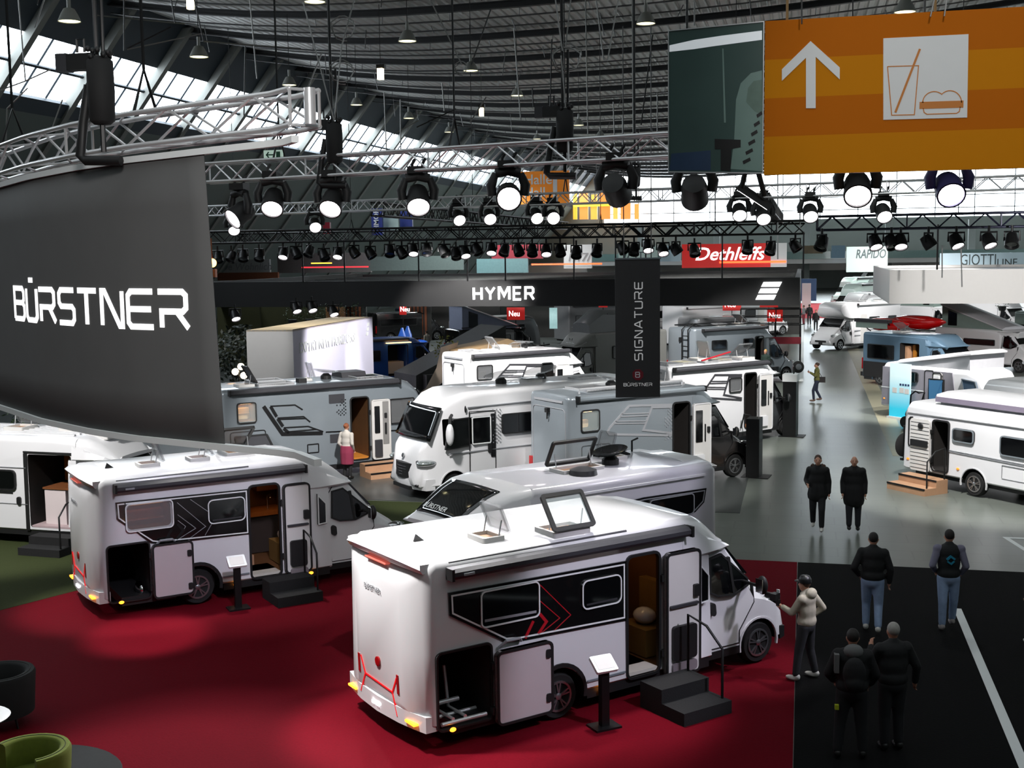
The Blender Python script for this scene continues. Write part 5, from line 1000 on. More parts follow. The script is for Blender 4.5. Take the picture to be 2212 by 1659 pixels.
# ------------------------------------------------------------------ big lights on the near truss (each aimed where the photo shows it aiming)
def t1d(px):
    return min((abs(proj(Vector(p).lerp(Vector(q), k / 9))[0] - px), proj(Vector(p).lerp(Vector(q), k / 9))[2]) for p, q in zip(t1p, t1p[1:]) for k in range(10))[1]
def t2d(px):
    a, b = Vector(t2p[0][:]), Vector(t2p[-1][:]); best = min(range(200), key=lambda k: abs(proj(a.lerp(b, k / 199))[0] - px)); return proj(a.lerp(b, best / 199))[2]
def proj(p):
    d = Vector(p) - CP; z = d.dot(_f); return (PW / 2 + FPX * d.dot(CR) / z, PH / 2 - FPX * d.dot(CU) / z, z)
navy = M('violet_blue_lit_plastic', (46, 44, 96), .5, var=.1)
for px, py, tg, lit, lab, bod, lt in (
    (519, 462, (-14, 15, 3), True, 'moving light turned sideways next to the charcoal banner edge', None, 0),
    (590, 437, (-7.5, 13, 0), True, 'moving light with wide open lens, second from the charcoal banner', None, 1500),
    (718, 437, (-7.5, 12, 0), True, 'moving light tilted down below the middle hoist', None, 2200),
    (903, 432, (-3.5, 12, 0), True, 'moving light shining below the truss between the middle hoist and the orange hall number', None, 2600),
    (1098, 423, (-.6, 6, 3.2), True, 'moving light with round honeycomb lens just beside the orange hall number', None, 0),
    (1331, 410, (-1, 34, 0), False, 'dark moving light seen from behind, hanging over the tall banner', None, 0),
    (1500, 415, (-2, 30, 0), False, 'black moving light seen from behind below the dark reflective panel', None, 0),
    (1852, 408, (1.0, 9, 0), True, 'moving light with white lens under the middle of the orange sign', None, 800),
    (2050, 408, (3.2, 9, 1), True, 'bluish moving light under the orange sign near the picture edge', navy, 0)):
    moving_head(lab, px, py, t1d(px), tg, 1.0, lit, 'big moving lights on the near truss', light=lt, body=bod)
d = t1d(1635); p = D(1630, 425, d); r = thing('flood_light', 'black boxy flood light slanting down under the orange sign corner', 'spotlight', p)
f_ = lambda u, q, w: (u * .8 + w * .2, q * .3 + w * .55, -u * .55 + q * .1 + w * .4)
MB().prism(rrect(-.3, -.16, .3, .16, .03), f_, -.1, .12).build('lamp_housing', plast, r); MB().prism(rrect(-.26, -.13, .26, .13, .02), f_, -.115, -.1).build('lens', led, bpy.data.objects[r.children[0].name] if r.children else r)
MB().tube([(-.2, 0, .1), (-.1, 0, .55)], .04).tube([(.15, 0, 0), (.0, 0, .55)], .04).build('yoke', plast, r)
for px, py, tg, lab in ((505, 492, (-14, 30, 0), 'small moving light low beside the charcoal banner edge'), (680, 486, (-9, 26, 0), 'small moving light behind the big one below the middle hoist'), (990, 470, (-4, 26, 0), 'small moving light turned sideways left of the paired ones'), (1057, 468, (-3.5, 24, 0), 'small moving light below the round honeycomb lens'), (1158, 466, (-2, 24, 0), 'small moving light under the corner of the orange hall number'), (1194, 468, (-1.5, 20, 2), 'narrow lit moving light under the orange hall number'),
    (1597, 458, (0, 24, 0), 'small moving light hanging before the bright windows beside the flood light'), (1648, 466, (1, 24, 0), 'small moving light directly below the slanted flood light'), (1750, 460, (1.5, 24, 0), 'small moving light alone before the bright windows'), (1908, 460, (4, 24, 0), 'small moving light between the two big ones below the orange sign')):
    moving_head(lab, px, py, t2d(px), tg, 1.0, True, 'small moving lights on the farther truss')
# little black cans along the black trusses
i = 0
for px, lit in [(470, 0), (500, 0), (525, 0), (560, 0), (612, 1), (640, 0), (668, 0), (700, 0), (730, 1), (765, 0), (800, 0), (842, 0), (868, 0), (893, 1), (922, 0), (960, 0), (985, 0), (1005, 1), (1030, 0), (1062, 1), (1090, 0), (1120, 0), (1150, 0), (1180, 1), (1210, 0), (1245, 0), (1290, 0), (1345, 0), (1370, 0), (1400, 1), (1432, 1), (1460, 0), (1500, 0), (1615, 0), (1665, 0), (1718, 0)]:
    q = AY(px, 540, 59); z = 6.75 - random.uniform(0, .25)
    if i == 0:
        can0 = thing('par_can', 'x', 'spotlight', (q.x, q.y, z))
        b = MB().lathe([(.08, -.3), (.2, -.28), (.26, 0), (.27, .24), (.23, .24), (.22, .17)], (0, 0, 0), (.25, -.5, -.8), 14).build('can', kt, can0, 40); MB().lathe([(.225, .18), (.02, .2)], (0, 0, 0), (.25, -.5, -.8), 14).build('lens', glass, b)
        MB().tube([(-.3, 0, 0), (-.3, 0, .35), (.3, 0, .35), (.3, 0, 0)], .04).tube([(0, 0, .35), (0, 0, .6)], .05).build('yoke', kt, can0)
        o = can0; i = 1
    else: o = dup(can0, (q.x, q.y, z), random.uniform(-60, 60))
    o['label'] = 'little black spotlight hanging from the crowded black truss'; o['group'] = 'little black spotlights'; o.location = (q.x, q.y, z)
    if lit:
        for c in o.children:
            if c.name.startswith('can'):
                for l in c.children: l.data = l.data.copy(); l.data.materials.clear(); l.data.materials.append(led)
        o.rotation_euler = (0, 0, R_(random.uniform(-25, 10)))
for px, lit in ((1775, 0), (1890, 1), (1925, 0), (1945, 1), (2005, 0), (2065, 1), (2135, 1), (2185, 0)):
    q = AY(px, 545, 50.5); o = dup(can0, (q.x, q.y, 6.75), random.uniform(-60, 60), 'little dark spotlight hanging from the bluish truss', 'little spotlights beyond the aisle')
    if lit:
        for c in o.children:
            if c.name.startswith('can'):
                for l in c.children: l.data = l.data.copy(); l.data.materials.clear(); l.data.materials.append(led)
        o.rotation_euler = (0, 0, R_(random.uniform(-25, 10)))
for px, w in ((1330, 20), (1560, 16), (655, 0), (745, 0), (905, 0), (1010, 0), (1092, 0), (1240, 0), (1395, 0), (1735, 0)):
    q = AY(px, 600, 64); tag(MB().tube([(q.x, q.y, 5.05), (q.x, q.y, 7.4)], .045, 6).build('hanging_rod', steelk), 'thin black rod holding up the long black fascia', 'rod', 'rods above the black fascia')

# domed hall lamps
lm = M('lamp_enamel', (150, 152, 146), .4, var=.05); lg = M('lamp_glow', (255, 250, 210), .5, emit=2.2, ecol=(255, 246, 190))
LP = sorted([(150, 45, 50), (430, 122, 42), (625, 183, 32), (770, 226, 27), (883, 255, 24), (680, 3, 48), (880, 88, 41), (1017, 152, 34), (1117, 206, 28), (1250, 270, 24), (1297, 294, 20), (1395, 50, 43), (1955, 25, 48), (970, 285, 21), (1160, 300, 18)], key=lambda t: -t[2])
wh = ['beside the big hoist near the side windows', 'high over the orange sign', 'cut by the top picture edge', 'with lit supports between two roof beams near the dark reflective panel', 'over the ring truss before the side windows', 'hanging alone in the middle of the corrugated roof', 'below a coiled cable in the middle of the roof', 'near the end of the ring truss', 'over the truss before the far hoist', 'above the middle hoist before the windows', 'small before the end of the side windows', 'beside the far hoist motor', 'tiny over the bright window strip end', 'tiny behind the far hoist', 'tiniest over the near truss']
lamp0 = None
for (px, py, w), t in zip(LP, wh):
    dd = FPX * .56 / w; p = D(px, py, dd)
    if not lamp0:
        lamp0 = thing('pendant_lamp', '', 'lamp', p, 0, 'domed hall lamps')
        MB().lathe([(.08, .3), (.13, .28), (.2, .16), (.28, -.02), (.265, -.02), (.18, .14), (.1, .25)], (0, 0, 0), (0, 0, 1), 24).build('lamp_shade', lm, lamp0, 40); MB().lathe([(.255, -.005), (.02, 0)], (0, 0, 0), (0, 0, 1), 24).build('lamp_glass', lg, lamp0)
        MB().tube([(0, 0, .3), (0, 0, .55)], .05).build('ballast', lm, lamp0); MB().tube([(0, 0, .5), (0, 0, 2.6)], .012, 5).build('cable', steelk, lamp0); o = lamp0
    else: o = dup(lamp0, p)
    o['label'] = 'domed grey hall lamp ' + t; o['group'] = 'domed hall lamps'
for px, py, dd, w, h, lab in ((822, 160, 36, .16, .32, 'small glowing box lamp high over the middle of the near truss'), (1040, 242, 44, .14, .3, 'small glowing box lamp over the hall number'), (411, 2, 30, .14, .4, 'bright tube lamp cut by the top edge above the ring truss')):
    p = D(px, py, dd); r = thing('box_lamp', lab, 'lamp', p); MB().cbox((0, 0, 0), (w, w, h)).build('lamp_glass', M('warm_box_light', (255, 240, 200), .4, emit=4, ecol=(255, 235, 190)), r); MB().cbox((.0, .06, h / 2 + .06), (w * 1.6, w, .12)).tube([(0, 0, h / 2), (0, 0, 2)], .01, 5).build('lamp_bracket', steelk, r)
# chain hoists
def hoist(label, px, py, d, h, w):
    p = D(px, py, d); c = Vector((p.x, p.y, p.z)); r = thing('chain_hoist', label, 'hoist', c)
    MB().lathe([(w * .3, -h / 2), (w * .46, -h / 2 + .04), (w * .5, 0), (w * .48, h / 2 - .05), (w * .3, h / 2)], (0, 0, 0), (0, 0, 1), 18).build('chain_bag', M('black_canvas', (18, 18, 19), .8, var=.15), r, 50)
    MB().cbox((-w * .75, 0, h / 2 - .05), (w * 1.1, w * .5, h * .24)).build('motor', plast, r); MB().cbox((-w * 1.45, 0, h / 2 - .05), (w * .45, w * .52, h * .26)).build('motor_end', plastg, r)
    MB().tube([(-w * .9, 0, h / 2 + .06), (-w * .9, 0, h / 2 + .2), (-w * .6, 0, h / 2 + .2), (-w * .6, 0, h / 2 + .06)], .015, 6).build('grab_handle', steelk, r)
    MB().tube([(-.03, 0, h / 2), (-.05, 0, zc(c.x) - c.z)], .025, 6).tube([(.05, 0, h / 2), (.06, 0, h / 2 + .9)], .02, 6).tube([(0, 0, -h / 2), (0, 0, -h / 2 - .3)], .03, 6).build('chain', steelk, r)
    co = MB()
    for k in range(14): a = k * 1.7; co.ell((math.cos(a) * w * .4, math.sin(a) * w * .4, h / 2 + .03 + .05 * math.sin(k * 2.3)), .035, 6, 4)
    co.tube([(-w * .6, .05, h * .1), (-w * .9, .05, -h * .45), (-w * 1.1, .05, -h * .95), (-w * .9, .05, -h * 1.02), (w * .6, .05, -h * 1.04)], .055, 8); co.build('cable_loom', plast, r, 60); return r
hoist('big black chain hoist with side motor hanging over the ring truss', 218, 196, 13.6, .74, .3)
hoist('black chain hoist above the near truss in the middle before the window strip end', 722, 308, 21.4, .72, .3)
hoist('black chain hoist over the near truss beside the dark reflective panel', 1220, 282, 19.2, .68, .28)
hoist('small black hoist hanging behind the dark moving light', 1374, 382, 30, .5, .22)
# hanging wires
WR = [((765, 0), (738, 100), 21), ((738, 100), (722, 262), 21), ((655, 5), (722, 262), 21), ((930, 0), (998, 140), 28), ((1018, 140), (1060, 20), 28), ((1233, 0), (1222, 100), 19), ((1212, 120), (1222, 232), 19), ((1200, 0), (1215, 110), 19), ((1304, 130), (1288, 0), 24), ((1312, 132), (1335, 0), 24), ((1500, 55), (1500, 5), 17), ((1732, 52), (1732, -10), 16), ((2010, 36), (2020, -10), 15.6), ((2040, 35), (2046, -10), 15.6), ((268, 0), (268, 110), 24), ((40, 0), (55, 175), 22), ((55, 175), (0, 195), 22), ((55, 175), (110, 150), 22), ((95, 0), (75, 60), 26), ((205, 33), (400, 52), 30), ((275, 105), (370, 58), 28), ((275, 107), (440, 72), 28), ((440, 90), (650, 105), 30), ((370, 0), (378, 50), 26), ((420, 0), (440, 90), 26), ((12, 330), (15, 235), 20), ((15, 235), (60, 190), 20), ((110, 285), (135, 215), 22), ((530, 100), (527, 250), 30), ((540, 0), (555, 170), 30), ((695, 115), (645, 240), 26), ((905, 260), (850, 290), 40), ((985, 235), (900, 275), 40), ((1050, 210), (1015, 265), 40), ((1110, 60), (1125, 260), 30), ((1192, 85), (1188, 260), 33), ((1265, 0), (1270, 290), 36), ((1366, 0), (1368, 300), 30), ((1410, 75), (1385, 270), 30), ((1420, 200), (1420, 300), 40), ((830, 200), (835, 330), 40), ((955, 180), (960, 240), 40), ((1325, 220), (1328, 320), 42), ((865, 215), (866, 330), 32), ((1345, 250), (1345, 315), 44), ((1150, 190), (1152, 230), 44), ((1680, 375), (1680, 560), 62), ((2075, 500), (2078, 620), 52), ((2035, 530), (2035, 600), 52), ((1728, 375), (1728, 500), 60), ((1545, 380), (1545, 480), 60)]
for (x0, y0), (x1, y1), dd in WR:
    a, b = D(x0, y0, dd), D(x1, y1, dd)
    o = MB().tube([a, a.lerp(b, .5), b], dd * .00052 + .002, 5).build('suspension_wire', M('wire_grey', (120, 120, 118), .4, .5, var=.1) if (x0 + y1) % 3 else steelk); tag(o, 'thin suspension wire hanging from the corrugated roof', 'wire', 'suspension wires below the roof')
for px, py, dd, s_, lab in ((738, 55, 21, .2, 'coil of spare cable tied high above the middle hoist'), (735, 150, 21, .2, 'coil of spare cable just above the middle hoist'), (1225, 120, 19, .22, 'coil of spare cable above the hoist next to the dark reflective panel'), (995, 143, 28, .14, 'coil of spare cable beside a domed lamp in the middle')):
    p = D(px, py, dd); o = MB().tube([p + CR * math.cos(t) * s_ * (1 + .12 * math.sin(5 * t)) + CU * math.sin(t) * s_ * .9 + _f * .03 * t for t in [k * .45 for k in range(26)]], .012, 5).build('cable_coil', M('wire_grey'), None, 60); tag(o, lab, 'cable')

# ------------------------------------------------------------------ signs
# orange direction sign with a dark reflective panel, reflections painted on as shapes
a, b = D(1650, 378, 16.5), D(1650, 54, 16.5)
sgn = thing('direction_sign', 'large orange hanging sign with white arrow, drink and burger symbol', 'sign', (a.x, a.y, a.z)); HS = (b - a).length
org = [M('orange_band_a', (190, 102, 0), .7, spec=.15, var=.02), M('orange_band_b', (204, 128, 0), .7, spec=.15, var=.02)]
fs_ = lambda u, v, w: (u, -w, v)
mb = MB()
for k in range(4): mb.prism([(0, HS * k / 4), (4.4, HS * k / 4), (4.4, HS * (k + 1) / 4), (0, HS * (k + 1) / 4)], fs_, -.12, .0, (k + 1) % 2)
mb.build('orange_board', org, sgn)
def sp_(px, py):                                    # photo pixel -> board coordinates
    d = ray(px, py); t = a.y / d.y; p = CP + d * t; return (p.x - a.x, p.z - a.z)
ar = MB().prism(ccw([sp_(1689, 175), sp_(1689, 150), sp_(1751, 89), sp_(1814, 146), sp_(1814, 172), sp_(1762, 123), sp_(1762, 234), sp_(1741, 234), sp_(1741, 125)]), fs_, 0, .012); ar.build('arrow_symbol', wprint, sgn)
sq = [sp_(1908, 83), sp_(2092, 74), sp_(2089, 254), sp_(1908, 259)]; sqo = MB().prism(ccw(sq), fs_, 0, .01).build('white_square', wprint, sgn)
oi = M('orange_line', (200, 120, 30), .55)
mb = MB(); mb.ribbon([sp_(1917, 144), sp_(1984, 142), sp_(1975, 248), sp_(1926, 249), sp_(1917, 144)], .012, fs_, .01, .014); mb.ribbon([sp_(1987, 106), sp_(1934, 243)], .028, fs_, .01, .016); mb.build('drink_symbol', oi, sqo)
mb = MB(); e = lambda x, y, rx, ry, t0, t1: [sp_(x + rx * math.cos(R_(t0 + (t1 - t0) * k / 10)), y - ry * math.sin(R_(t0 + (t1 - t0) * k / 10))) for k in range(11)]
mb.ribbon([sp_(1993, 222)] + e(2018, 222, 25, 24, 180, 55) + [sp_(2034, 204)] + e(2052, 222, 25, 26, 125, 0), .012, fs_, .01, .014); mb.ribbon([sp_(1986, 228), sp_(2081, 225)], .09, fs_, .01, .014); mb.ribbon([sp_(1994, 234), sp_(1996, 243), sp_(2002, 247), sp_(2066, 245), sp_(2072, 241), sp_(2074, 231)], .012, fs_, .01, .014); mb.build('burger_symbol', oi, sqo)
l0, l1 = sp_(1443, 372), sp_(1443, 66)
pn = M('reflective_teal', (66, 88, 84), .25, var=.25, scale=1.2)
pb = MB().prism(ccw([(l0[0], l0[1]), (-.01, .02), (-.01, HS), (l0[0], l1[1])]), fs_, -.1, .0).build('dark_reflective_panel', pn, sgn)
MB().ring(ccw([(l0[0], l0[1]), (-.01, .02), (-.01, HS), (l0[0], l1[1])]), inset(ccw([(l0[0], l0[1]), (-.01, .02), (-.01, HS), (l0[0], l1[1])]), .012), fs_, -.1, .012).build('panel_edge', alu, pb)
def refl(name, pts, m, w=.003, par=pb): return MB().prism(ccw([sp_(*q) for q in pts]), fs_, 0, w).build(name, m, par)
refl('reflected_strip', [(1446, 98), (1500, 86), (1560, 77), (1646, 66), (1646, 86), (1600, 92), (1540, 100), (1500, 106), (1446, 112)], M('reflection_white', (228, 234, 238), .35, emit=.25), .003)
refl('reflected_drape', [(1578, 365), (1586, 300), (1590, 215), (1600, 180), (1622, 158), (1646, 152), (1648, 370)], M('reflection_pale_green', (118, 146, 138), .4, var=.12, scale=3), .003)
refl('reflected_oval', [(1612, 220), (1616, 190), (1628, 175), (1646, 172), (1647, 248), (1630, 240)], M('reflection_grey_green', (98, 124, 112), .4, var=.25, scale=9), .005)
refl('reflected_blue_block', [(1446, 368), (1450, 332), (1535, 325), (1535, 368)], M('reflection_blue', (44, 66, 96), .4, var=.15), .003)
for k in range(6): refl('reflected_hatching', [(1606 + 6 * k, 355 - 20 * k), (1622 + 5 * k, 347 - 20 * k), (1620 + 5 * k, 340 - 20 * k), (1604 + 6 * k, 348 - 20 * k)], kprint, .006)
refl('reflected_line', [(1560, 105), (1563, 105), (1568, 265), (1564, 265)], M('reflection_pale_green'), .004)
refl('reflected_hoist', [(1557, 368), (1557, 322), (1544, 322), (1544, 300), (1600, 302), (1600, 318), (1580, 322), (1578, 370)], kprint, .007)
for px in (1700, 2020): MB().tube([sp_(px, 60)[:1] + (.05, HS), sp_(px, 60)[:1] + (.05, zc(5) - a.z)], .02, 6).build('hanger', M('warm_rod', (150, 120, 80), .5, .3), sgn)
# tall banner
p = D(1378, 858, 27); tb = thing('tall_banner', 'tall narrow charcoal hanging banner with upright lettering and a red badge', 'banner', p, 13.4); W2, H2 = .49, 3.03
bk = M('charcoal_sheet', (52, 52, 53), .7, var=.05)
MB().prism([(-W2, 0), (W2, 0), (W2, H2), (-W2, H2)], XZ, -.03, .0).build('banner_sheet', bk, tb); MB().box(-W2 - .02, -.02, H2, W2 + .02, .05, H2 + .035).build('top_rail', silver, tb); MB().tube([(-.3, .02, H2), (-.3, .02, 8)], .012, 5).tube([(.3, .02, H2), (.3, .02, 8)], .012, 5).build('hanger', steelk, tb)
mb = MB(); strokes(mb, 'SIGNATURE', .165, lambda u, v, w: (.1 - v, -w, .82 + u), 0, .008, .14, .36, 1.15); mb.build('upright_lettering', M('silver_letter', (200, 200, 200), .4, emit=.25), tb)
bg = MB().prism([(0 + .13 * math.cos(t) * (1 if k % 2 else .98), .5 + .13 * math.sin(t)) for k, t in enumerate([j * PI / 4 + PI / 8 for j in range(8)])], XZ, 0, .01).build('red_badge', M('crimson_badge', (120, 16, 34), .5), tb)
mb = MB(); strokes(mb, 'B', .11, lambda u, v, w: (-.05 + u, -w, .445 + v), .01, .014, .16); mb.build('badge_letter', wprint, bg)
mb = MB(); L_ = strokes(MB(), 'BWRSTNER', .062, XZ, 0, 1, .15, .3, 1.25); strokes(mb, 'BWRSTNER', .062, lambda u, v, w: (u - L_ / 2, -w, .25 + v), 0, .008, .15, .3, 1.25); mb.build('wordmark', M('silver_letter'), tb)
# black fascia with lit letters
fr = thing('stand_fascia', 'long black fascia ring with bright white capital letters and a slanted three bar symbol', 'fascia', (0, 64, 0)); fk = M('black_fascia', (19, 19, 20), .6, var=.1)
MB().box(-33.6, 0, 3.68, -.2, .25, 5.1).build('front_panel', fk, fr); MB().box(-33.6, 26, 3.9, -.2, 26.25, 5.0).build('back_panel', fk, fr); MB().box(-.45, .25, 3.68, -.2, 26, 5.1).build('side_panel', fk, fr); MB().box(-33.6, .25, 3.68, -33.35, 26, 5.1).build('side_panel', fk, fr)
mb = MB()
for k in range(12): mb.box(-33, 1.5 + 2 * k, 4.7, -.5, 1.62 + 2 * k, 4.85)
mb.build('ceiling_slat', M('dark_slat', (40, 42, 40), .5, .3), fr)
q = AY(1022, 642, 64); q2 = AY(1155, 615, 64); mb = MB(); hh = .64; LW_ = strokes(MB(), 'HYmer', hh, XZ, 0, 1, .19, .42); k_ = (q2.x - q.x - .1) / LW_; strokes(mb, 'HYmer', hh, lambda u, v, w: (q.x + .06 + u * k_, -w, 4.05 + v), .02, .1, .19, .42); mb.build('lit_letters', M('lit_white', (255, 255, 255), .4, emit=2.2), fr)
q = AY(1632, 645, 64); mb = MB()
for k in range(3): x0 = q.x + .14 * k; mb.prism([(x0, 3.98 + .33 * k), (x0 + .92, 3.98 + .33 * k), (x0 + 1.04, 4.22 + .33 * k), (x0 + .12, 4.22 + .33 * k)], XZ, .02, .1)
mb.build('three_bar_symbol', M('lit_white'), fr)
# white fascia box right of the aisle
wf = thing('white_fascia', 'big white fascia frame hanging over the caravans beyond the aisle', 'fascia', (4.1, 60, 0))
for x0, y0, x1, y1 in ((0, 0, 16, .2), (-.2, 0, 0, 14), (0, 13.8, 16, 14)): MB().box(x0, y0, 3.92, x1, y1, 5.5).build('fascia_panel', offwhite, wf)
MB().box(.2, .2, 5.3, 15.8, 13.8, 5.36).build('cloth_top', offwhite, wf)
for x in (2, 6.5, 11): MB().tube([(x, 1, 5.4), (x, 1, 7.6)], .05, 6).build('hanging_rod', steelk, wf)

def board(name, label, cat, px0, py0, px1, py1, y, mat, th=.25, grp=None):
    a_, b_ = AY(px0, py1, y), AY(px1, py0, y); r = thing(name, label, cat, (a_.x, y, a_.z), 0, grp); w, h = b_.x - a_.x, b_.z - a_.z
    MB().box(0, 0, 0, w, th, h).build('board', mat, r); return r, w, h
r, w, h = board('hall_sign', 'orange hanging sign with hall number one', 'sign', 1124, 368, 1229, 443, 95, M('orange_sign_board', (226, 132, 22), .5, emit=.12, ecol=(230, 130, 20)))
F = lambda x, z: basis((x, -.01, z), (1, 0, 0), (0, 0, 1))
text('Halle', 1.1, wprint, r, F(.3, h - 1.0), .01, .01); text('Hall', 1.1, wprint, r, F(.3, h - 2.0), .01, .01); text('1', 2.6, wprint, r, F(w * .55, h - 2.1), .01, .04)
r, w, h = board('red_brand_banner', 'red hanging banner with slanted white lettering above the black fascia', 'banner', 1473, 525, 1665, 579, 100, redsign)
text('Dethleffs', 1.45, letter, r, F(1.0, .62), .02, .02, .3, sx=1.04); MB().box(3, -.06, .35, w + 1.2, -.01, .5).build('orange_underline', M('neon_orange', (255, 90, 40), .4, emit=2, ecol=(255, 90, 40)), r)
MB().box(w, 0, 0, w + 1.25, .25, h).build('white_end_board', wprint, r)
r, w, h = board('round_edged_banner', 'pale mint banner with slanted dark capitals over the far motorhomes', 'banner', 1828, 532, 1918, 588, 110, M('mint_board', (176, 196, 190), .5)); text('RAPIDO', 1.05, M('dark_teal_print', (40, 60, 64)), r, F(.75, 1.2), .01, .02, .2, sx=.66)
r, w, h = board('pale_blue_banner', 'pale blue banner with thin capitals above the white fascia frame', 'banner', 2030, 545, 2215, 582, 96, M('ice_blue_board', (196, 220, 232), .5)); text('GIOTTI', 1.15, M('dark_teal_print'), r, F(1.4, .3), .01, sx=.68); text('LINE', .75, M('dark_teal_print'), r, F(3.95, .22), .01, sx=.95)
r, w, h = board('pale_banner', 'pale mint banner with a dark feather mark behind the tall hanging banner', 'banner', 1336, 530, 1420, 572, 98, M('mint_board')); text('ITI', .9, M('dark_teal_print'), r, F(1.3, .4), .01); MB().ribbon([(.4, .4), (.6, 1.0), (1.1, 1.35)], .12, XZ, .0, .03).ribbon([(.7, .4), (.85, .8), (1.2, 1.1)], .1, XZ, 0, .03).build('feather_mark', M('dark_teal_print'), r)
board('pale_banner', 'pale blue banner between the feather mark and the red banner', 'banner', 1424, 530, 1470, 565, 100, M('ice_blue_board'))
r, w, h = board('white_banner', 'white banner with grey marks behind the little spotlights', 'banner', 1218, 528, 1278, 580, 92, wprint); text('IT/7/', .9, gprint, r, F(.3, .55), .01, 0, .2)
board('red_brand_banner', 'dark red banner behind the crowded black truss', 'banner', 1062, 528, 1172, 560, 92, M('dark_red_board', (140, 30, 46), .5))
board('teal_counter', 'teal and white stand wall below the dark red banner', 'stand wall', 1030, 558, 1140, 590, 91, M('teal_board', (120, 160, 164), .5, var=.15))
board('neon_line', 'long orange red neon line running behind the tall banner', 'neon tube', 1148, 568, 1300, 573, 89, M('neon_orange'), .1); board('neon_line', 'thin red neon line far back beyond the crowded black truss', 'neon tube', 652, 575, 795, 579, 89, M('neon_red', (255, 50, 50), emit=2, ecol=(255, 40, 50)), .1); board('neon_line', 'short yellow neon line above the thin red one', 'neon tube', 672, 567, 716, 570, 89.5, M('neon_yellow', (255, 190, 60), emit=2), .1)
r, w, h = board('blue_flag', 'deep blue upright flag with white letters below the farther truss', 'flag', 803, 450, 825, 508, 96, M('royal_blue_board', (36, 52, 130), .5)); text('DIMOR', .6, wprint, r, basis((.62, -.01, .2), (0, 0, 1), (-1, 0, 0)), .01, .01)
board('exhibition_board', 'pale panel standing beside the deep blue flag', 'board', 824, 464, 860, 500, 97, M('mint_board')); board('blue_flag', 'second deep blue shape beyond the pale panel', 'flag', 864, 456, 890, 490, 98, M('royal_blue_board'))
board('red_brand_banner', 'small red upright panel below the middle hoist', 'banner', 698, 480, 712, 505, 92, M('dark_red_board')); board('teal_canopy', 'grey green canopy roof of a stand below the ring truss', 'canopy', 535, 488, 660, 520, 112, M('grey_green_cloth'), 3)
r, w, h = board('stand_sign', 'white stand sign with blurred dark letters next to the charcoal banner', 'sign', 470, 560, 582, 592, 90, M('greyish_board', (170, 172, 174), .5)); text('De Wohnlich', .8, gprint, r, F(.3, .3), .01, .01, .2)
board('orange_stand_wall', 'brownish orange stand front under the blurred letters', 'stand wall', 470, 588, 600, 606, 89, M('brown_orange_board', (120, 66, 40), .6, var=.2)); board('grey_stand_wall', 'grey stand wall with teal panels behind the rods', 'stand wall', 800, 552, 1000, 585, 93, M('grey_teal_board', (88, 100, 98), .6, var=.2)); board('grey_stand_wall', 'grey stand wall above the thin red neon line', 'stand wall', 600, 545, 800, 590, 94, M('greyish_board2', (104, 98, 98), .6, var=.2))
board('picture_board', 'poster strip with a face sized brown patch hung on the end balcony', 'poster', 1735, 530, 1778, 548, 188, M('poster_brown', (110, 96, 76), .6, var=.4, scale=1)); board('blue_board', 'pale blue board on the end balcony beside the brown poster', 'poster', 1796, 530, 1826, 558, 188, M('soft_blue_board', (120, 150, 170), .6, var=.15))
board('blue_stand', 'blue stand block at the far end of the aisle', 'stand wall', 1728, 602, 1764, 650, 150, M('soft_navy_board', (52, 84, 120), .6, var=.2)); board('white_tower', 'white tower panel at the far end of the dark stand', 'panel', 1732, 612, 1752, 672, 128, wprint)
for k, (x0, x1, y0, c_) in enumerate(((1238, 1246, 414, (255, 190, 60)), (1252, 1270, 416, (250, 150, 70)), (1276, 1290, 420, (255, 176, 70)), (1296, 1318, 416, (245, 140, 60)), (1324, 1334, 430, (255, 190, 90)), (1340, 1362, 436, (250, 150, 70)), (1370, 1380, 440, (255, 170, 80)), (1238, 1330, 438, (255, 210, 60)))): board('orange_wall_panel', 'orange and yellow wall panels before the bright end windows beside the hall number', 'wall panel', x0, y0, x1, 474 if k < 7 else 447, 200 - (.6 if k == 7 else 0), M('orange_glow_%d' % k, c_, .5, emit=.55, ecol=c_), .3, 'orange wall panels')
p = D(570, 345, 40); r = thing('exit_sign', 'small pale green exit sign with arrow under the ring truss end', 'sign', p); MB().box(0, 0, 0, .66, .06, .3).build('sign_box', M('pale_green_sign', (190, 214, 200), .4, emit=.35), r); MB().ribbon([(.1, .15), (.34, .15)], .04, XZ, 0, .01).ribbon([(.18, .24), (.1, .15), (.18, .06)], .04, XZ, 0, .01).box(.44, -.01, .05, .58, 0, .25).build('arrow_symbol', M('exit_green', (40, 96, 70), .5), r); MB().tube([(.1, .03, .3), (.1, .03, 2)], .01, 5).tube([(.56, .03, .3), (.56, .03, 2)], .01, 5).build('hanger', steelk, r)
# small red price signs
for px0, py0, px1, py1, y, lab in ((1095, 664, 1133, 691, 73, 'red square sign with white word on the grey caravan roof'), (1657, 668, 1691, 695, 72, 'red square sign with white word before the dark grey van'), (1561, 645, 1601, 671, 80, 'red square sign with white word under the slanted three bar symbol'), (1641, 640, 1681, 664, 84, 'red square sign half behind the fascia beside the aisle'), (863, 656, 877, 680, 84, 'small red sign at the edge of the brown slats'), (1293, 645, 1312, 664, 80, 'red sign partly hidden beside the tall banner')):
    r, w, h = board('new_model_sign', lab, 'sign', px0, py0, px1, py1, y, redsign, .06, 'red new model signs'); text('Neu', h * .62, letter, r, F(w * .1, h * .3), .01, h * .009, sx=.86); MB().tube([(w * .5, .03, 0), (w * .5, .03, -1.6)], .03, 6).build('sign_pole', steelk, r)
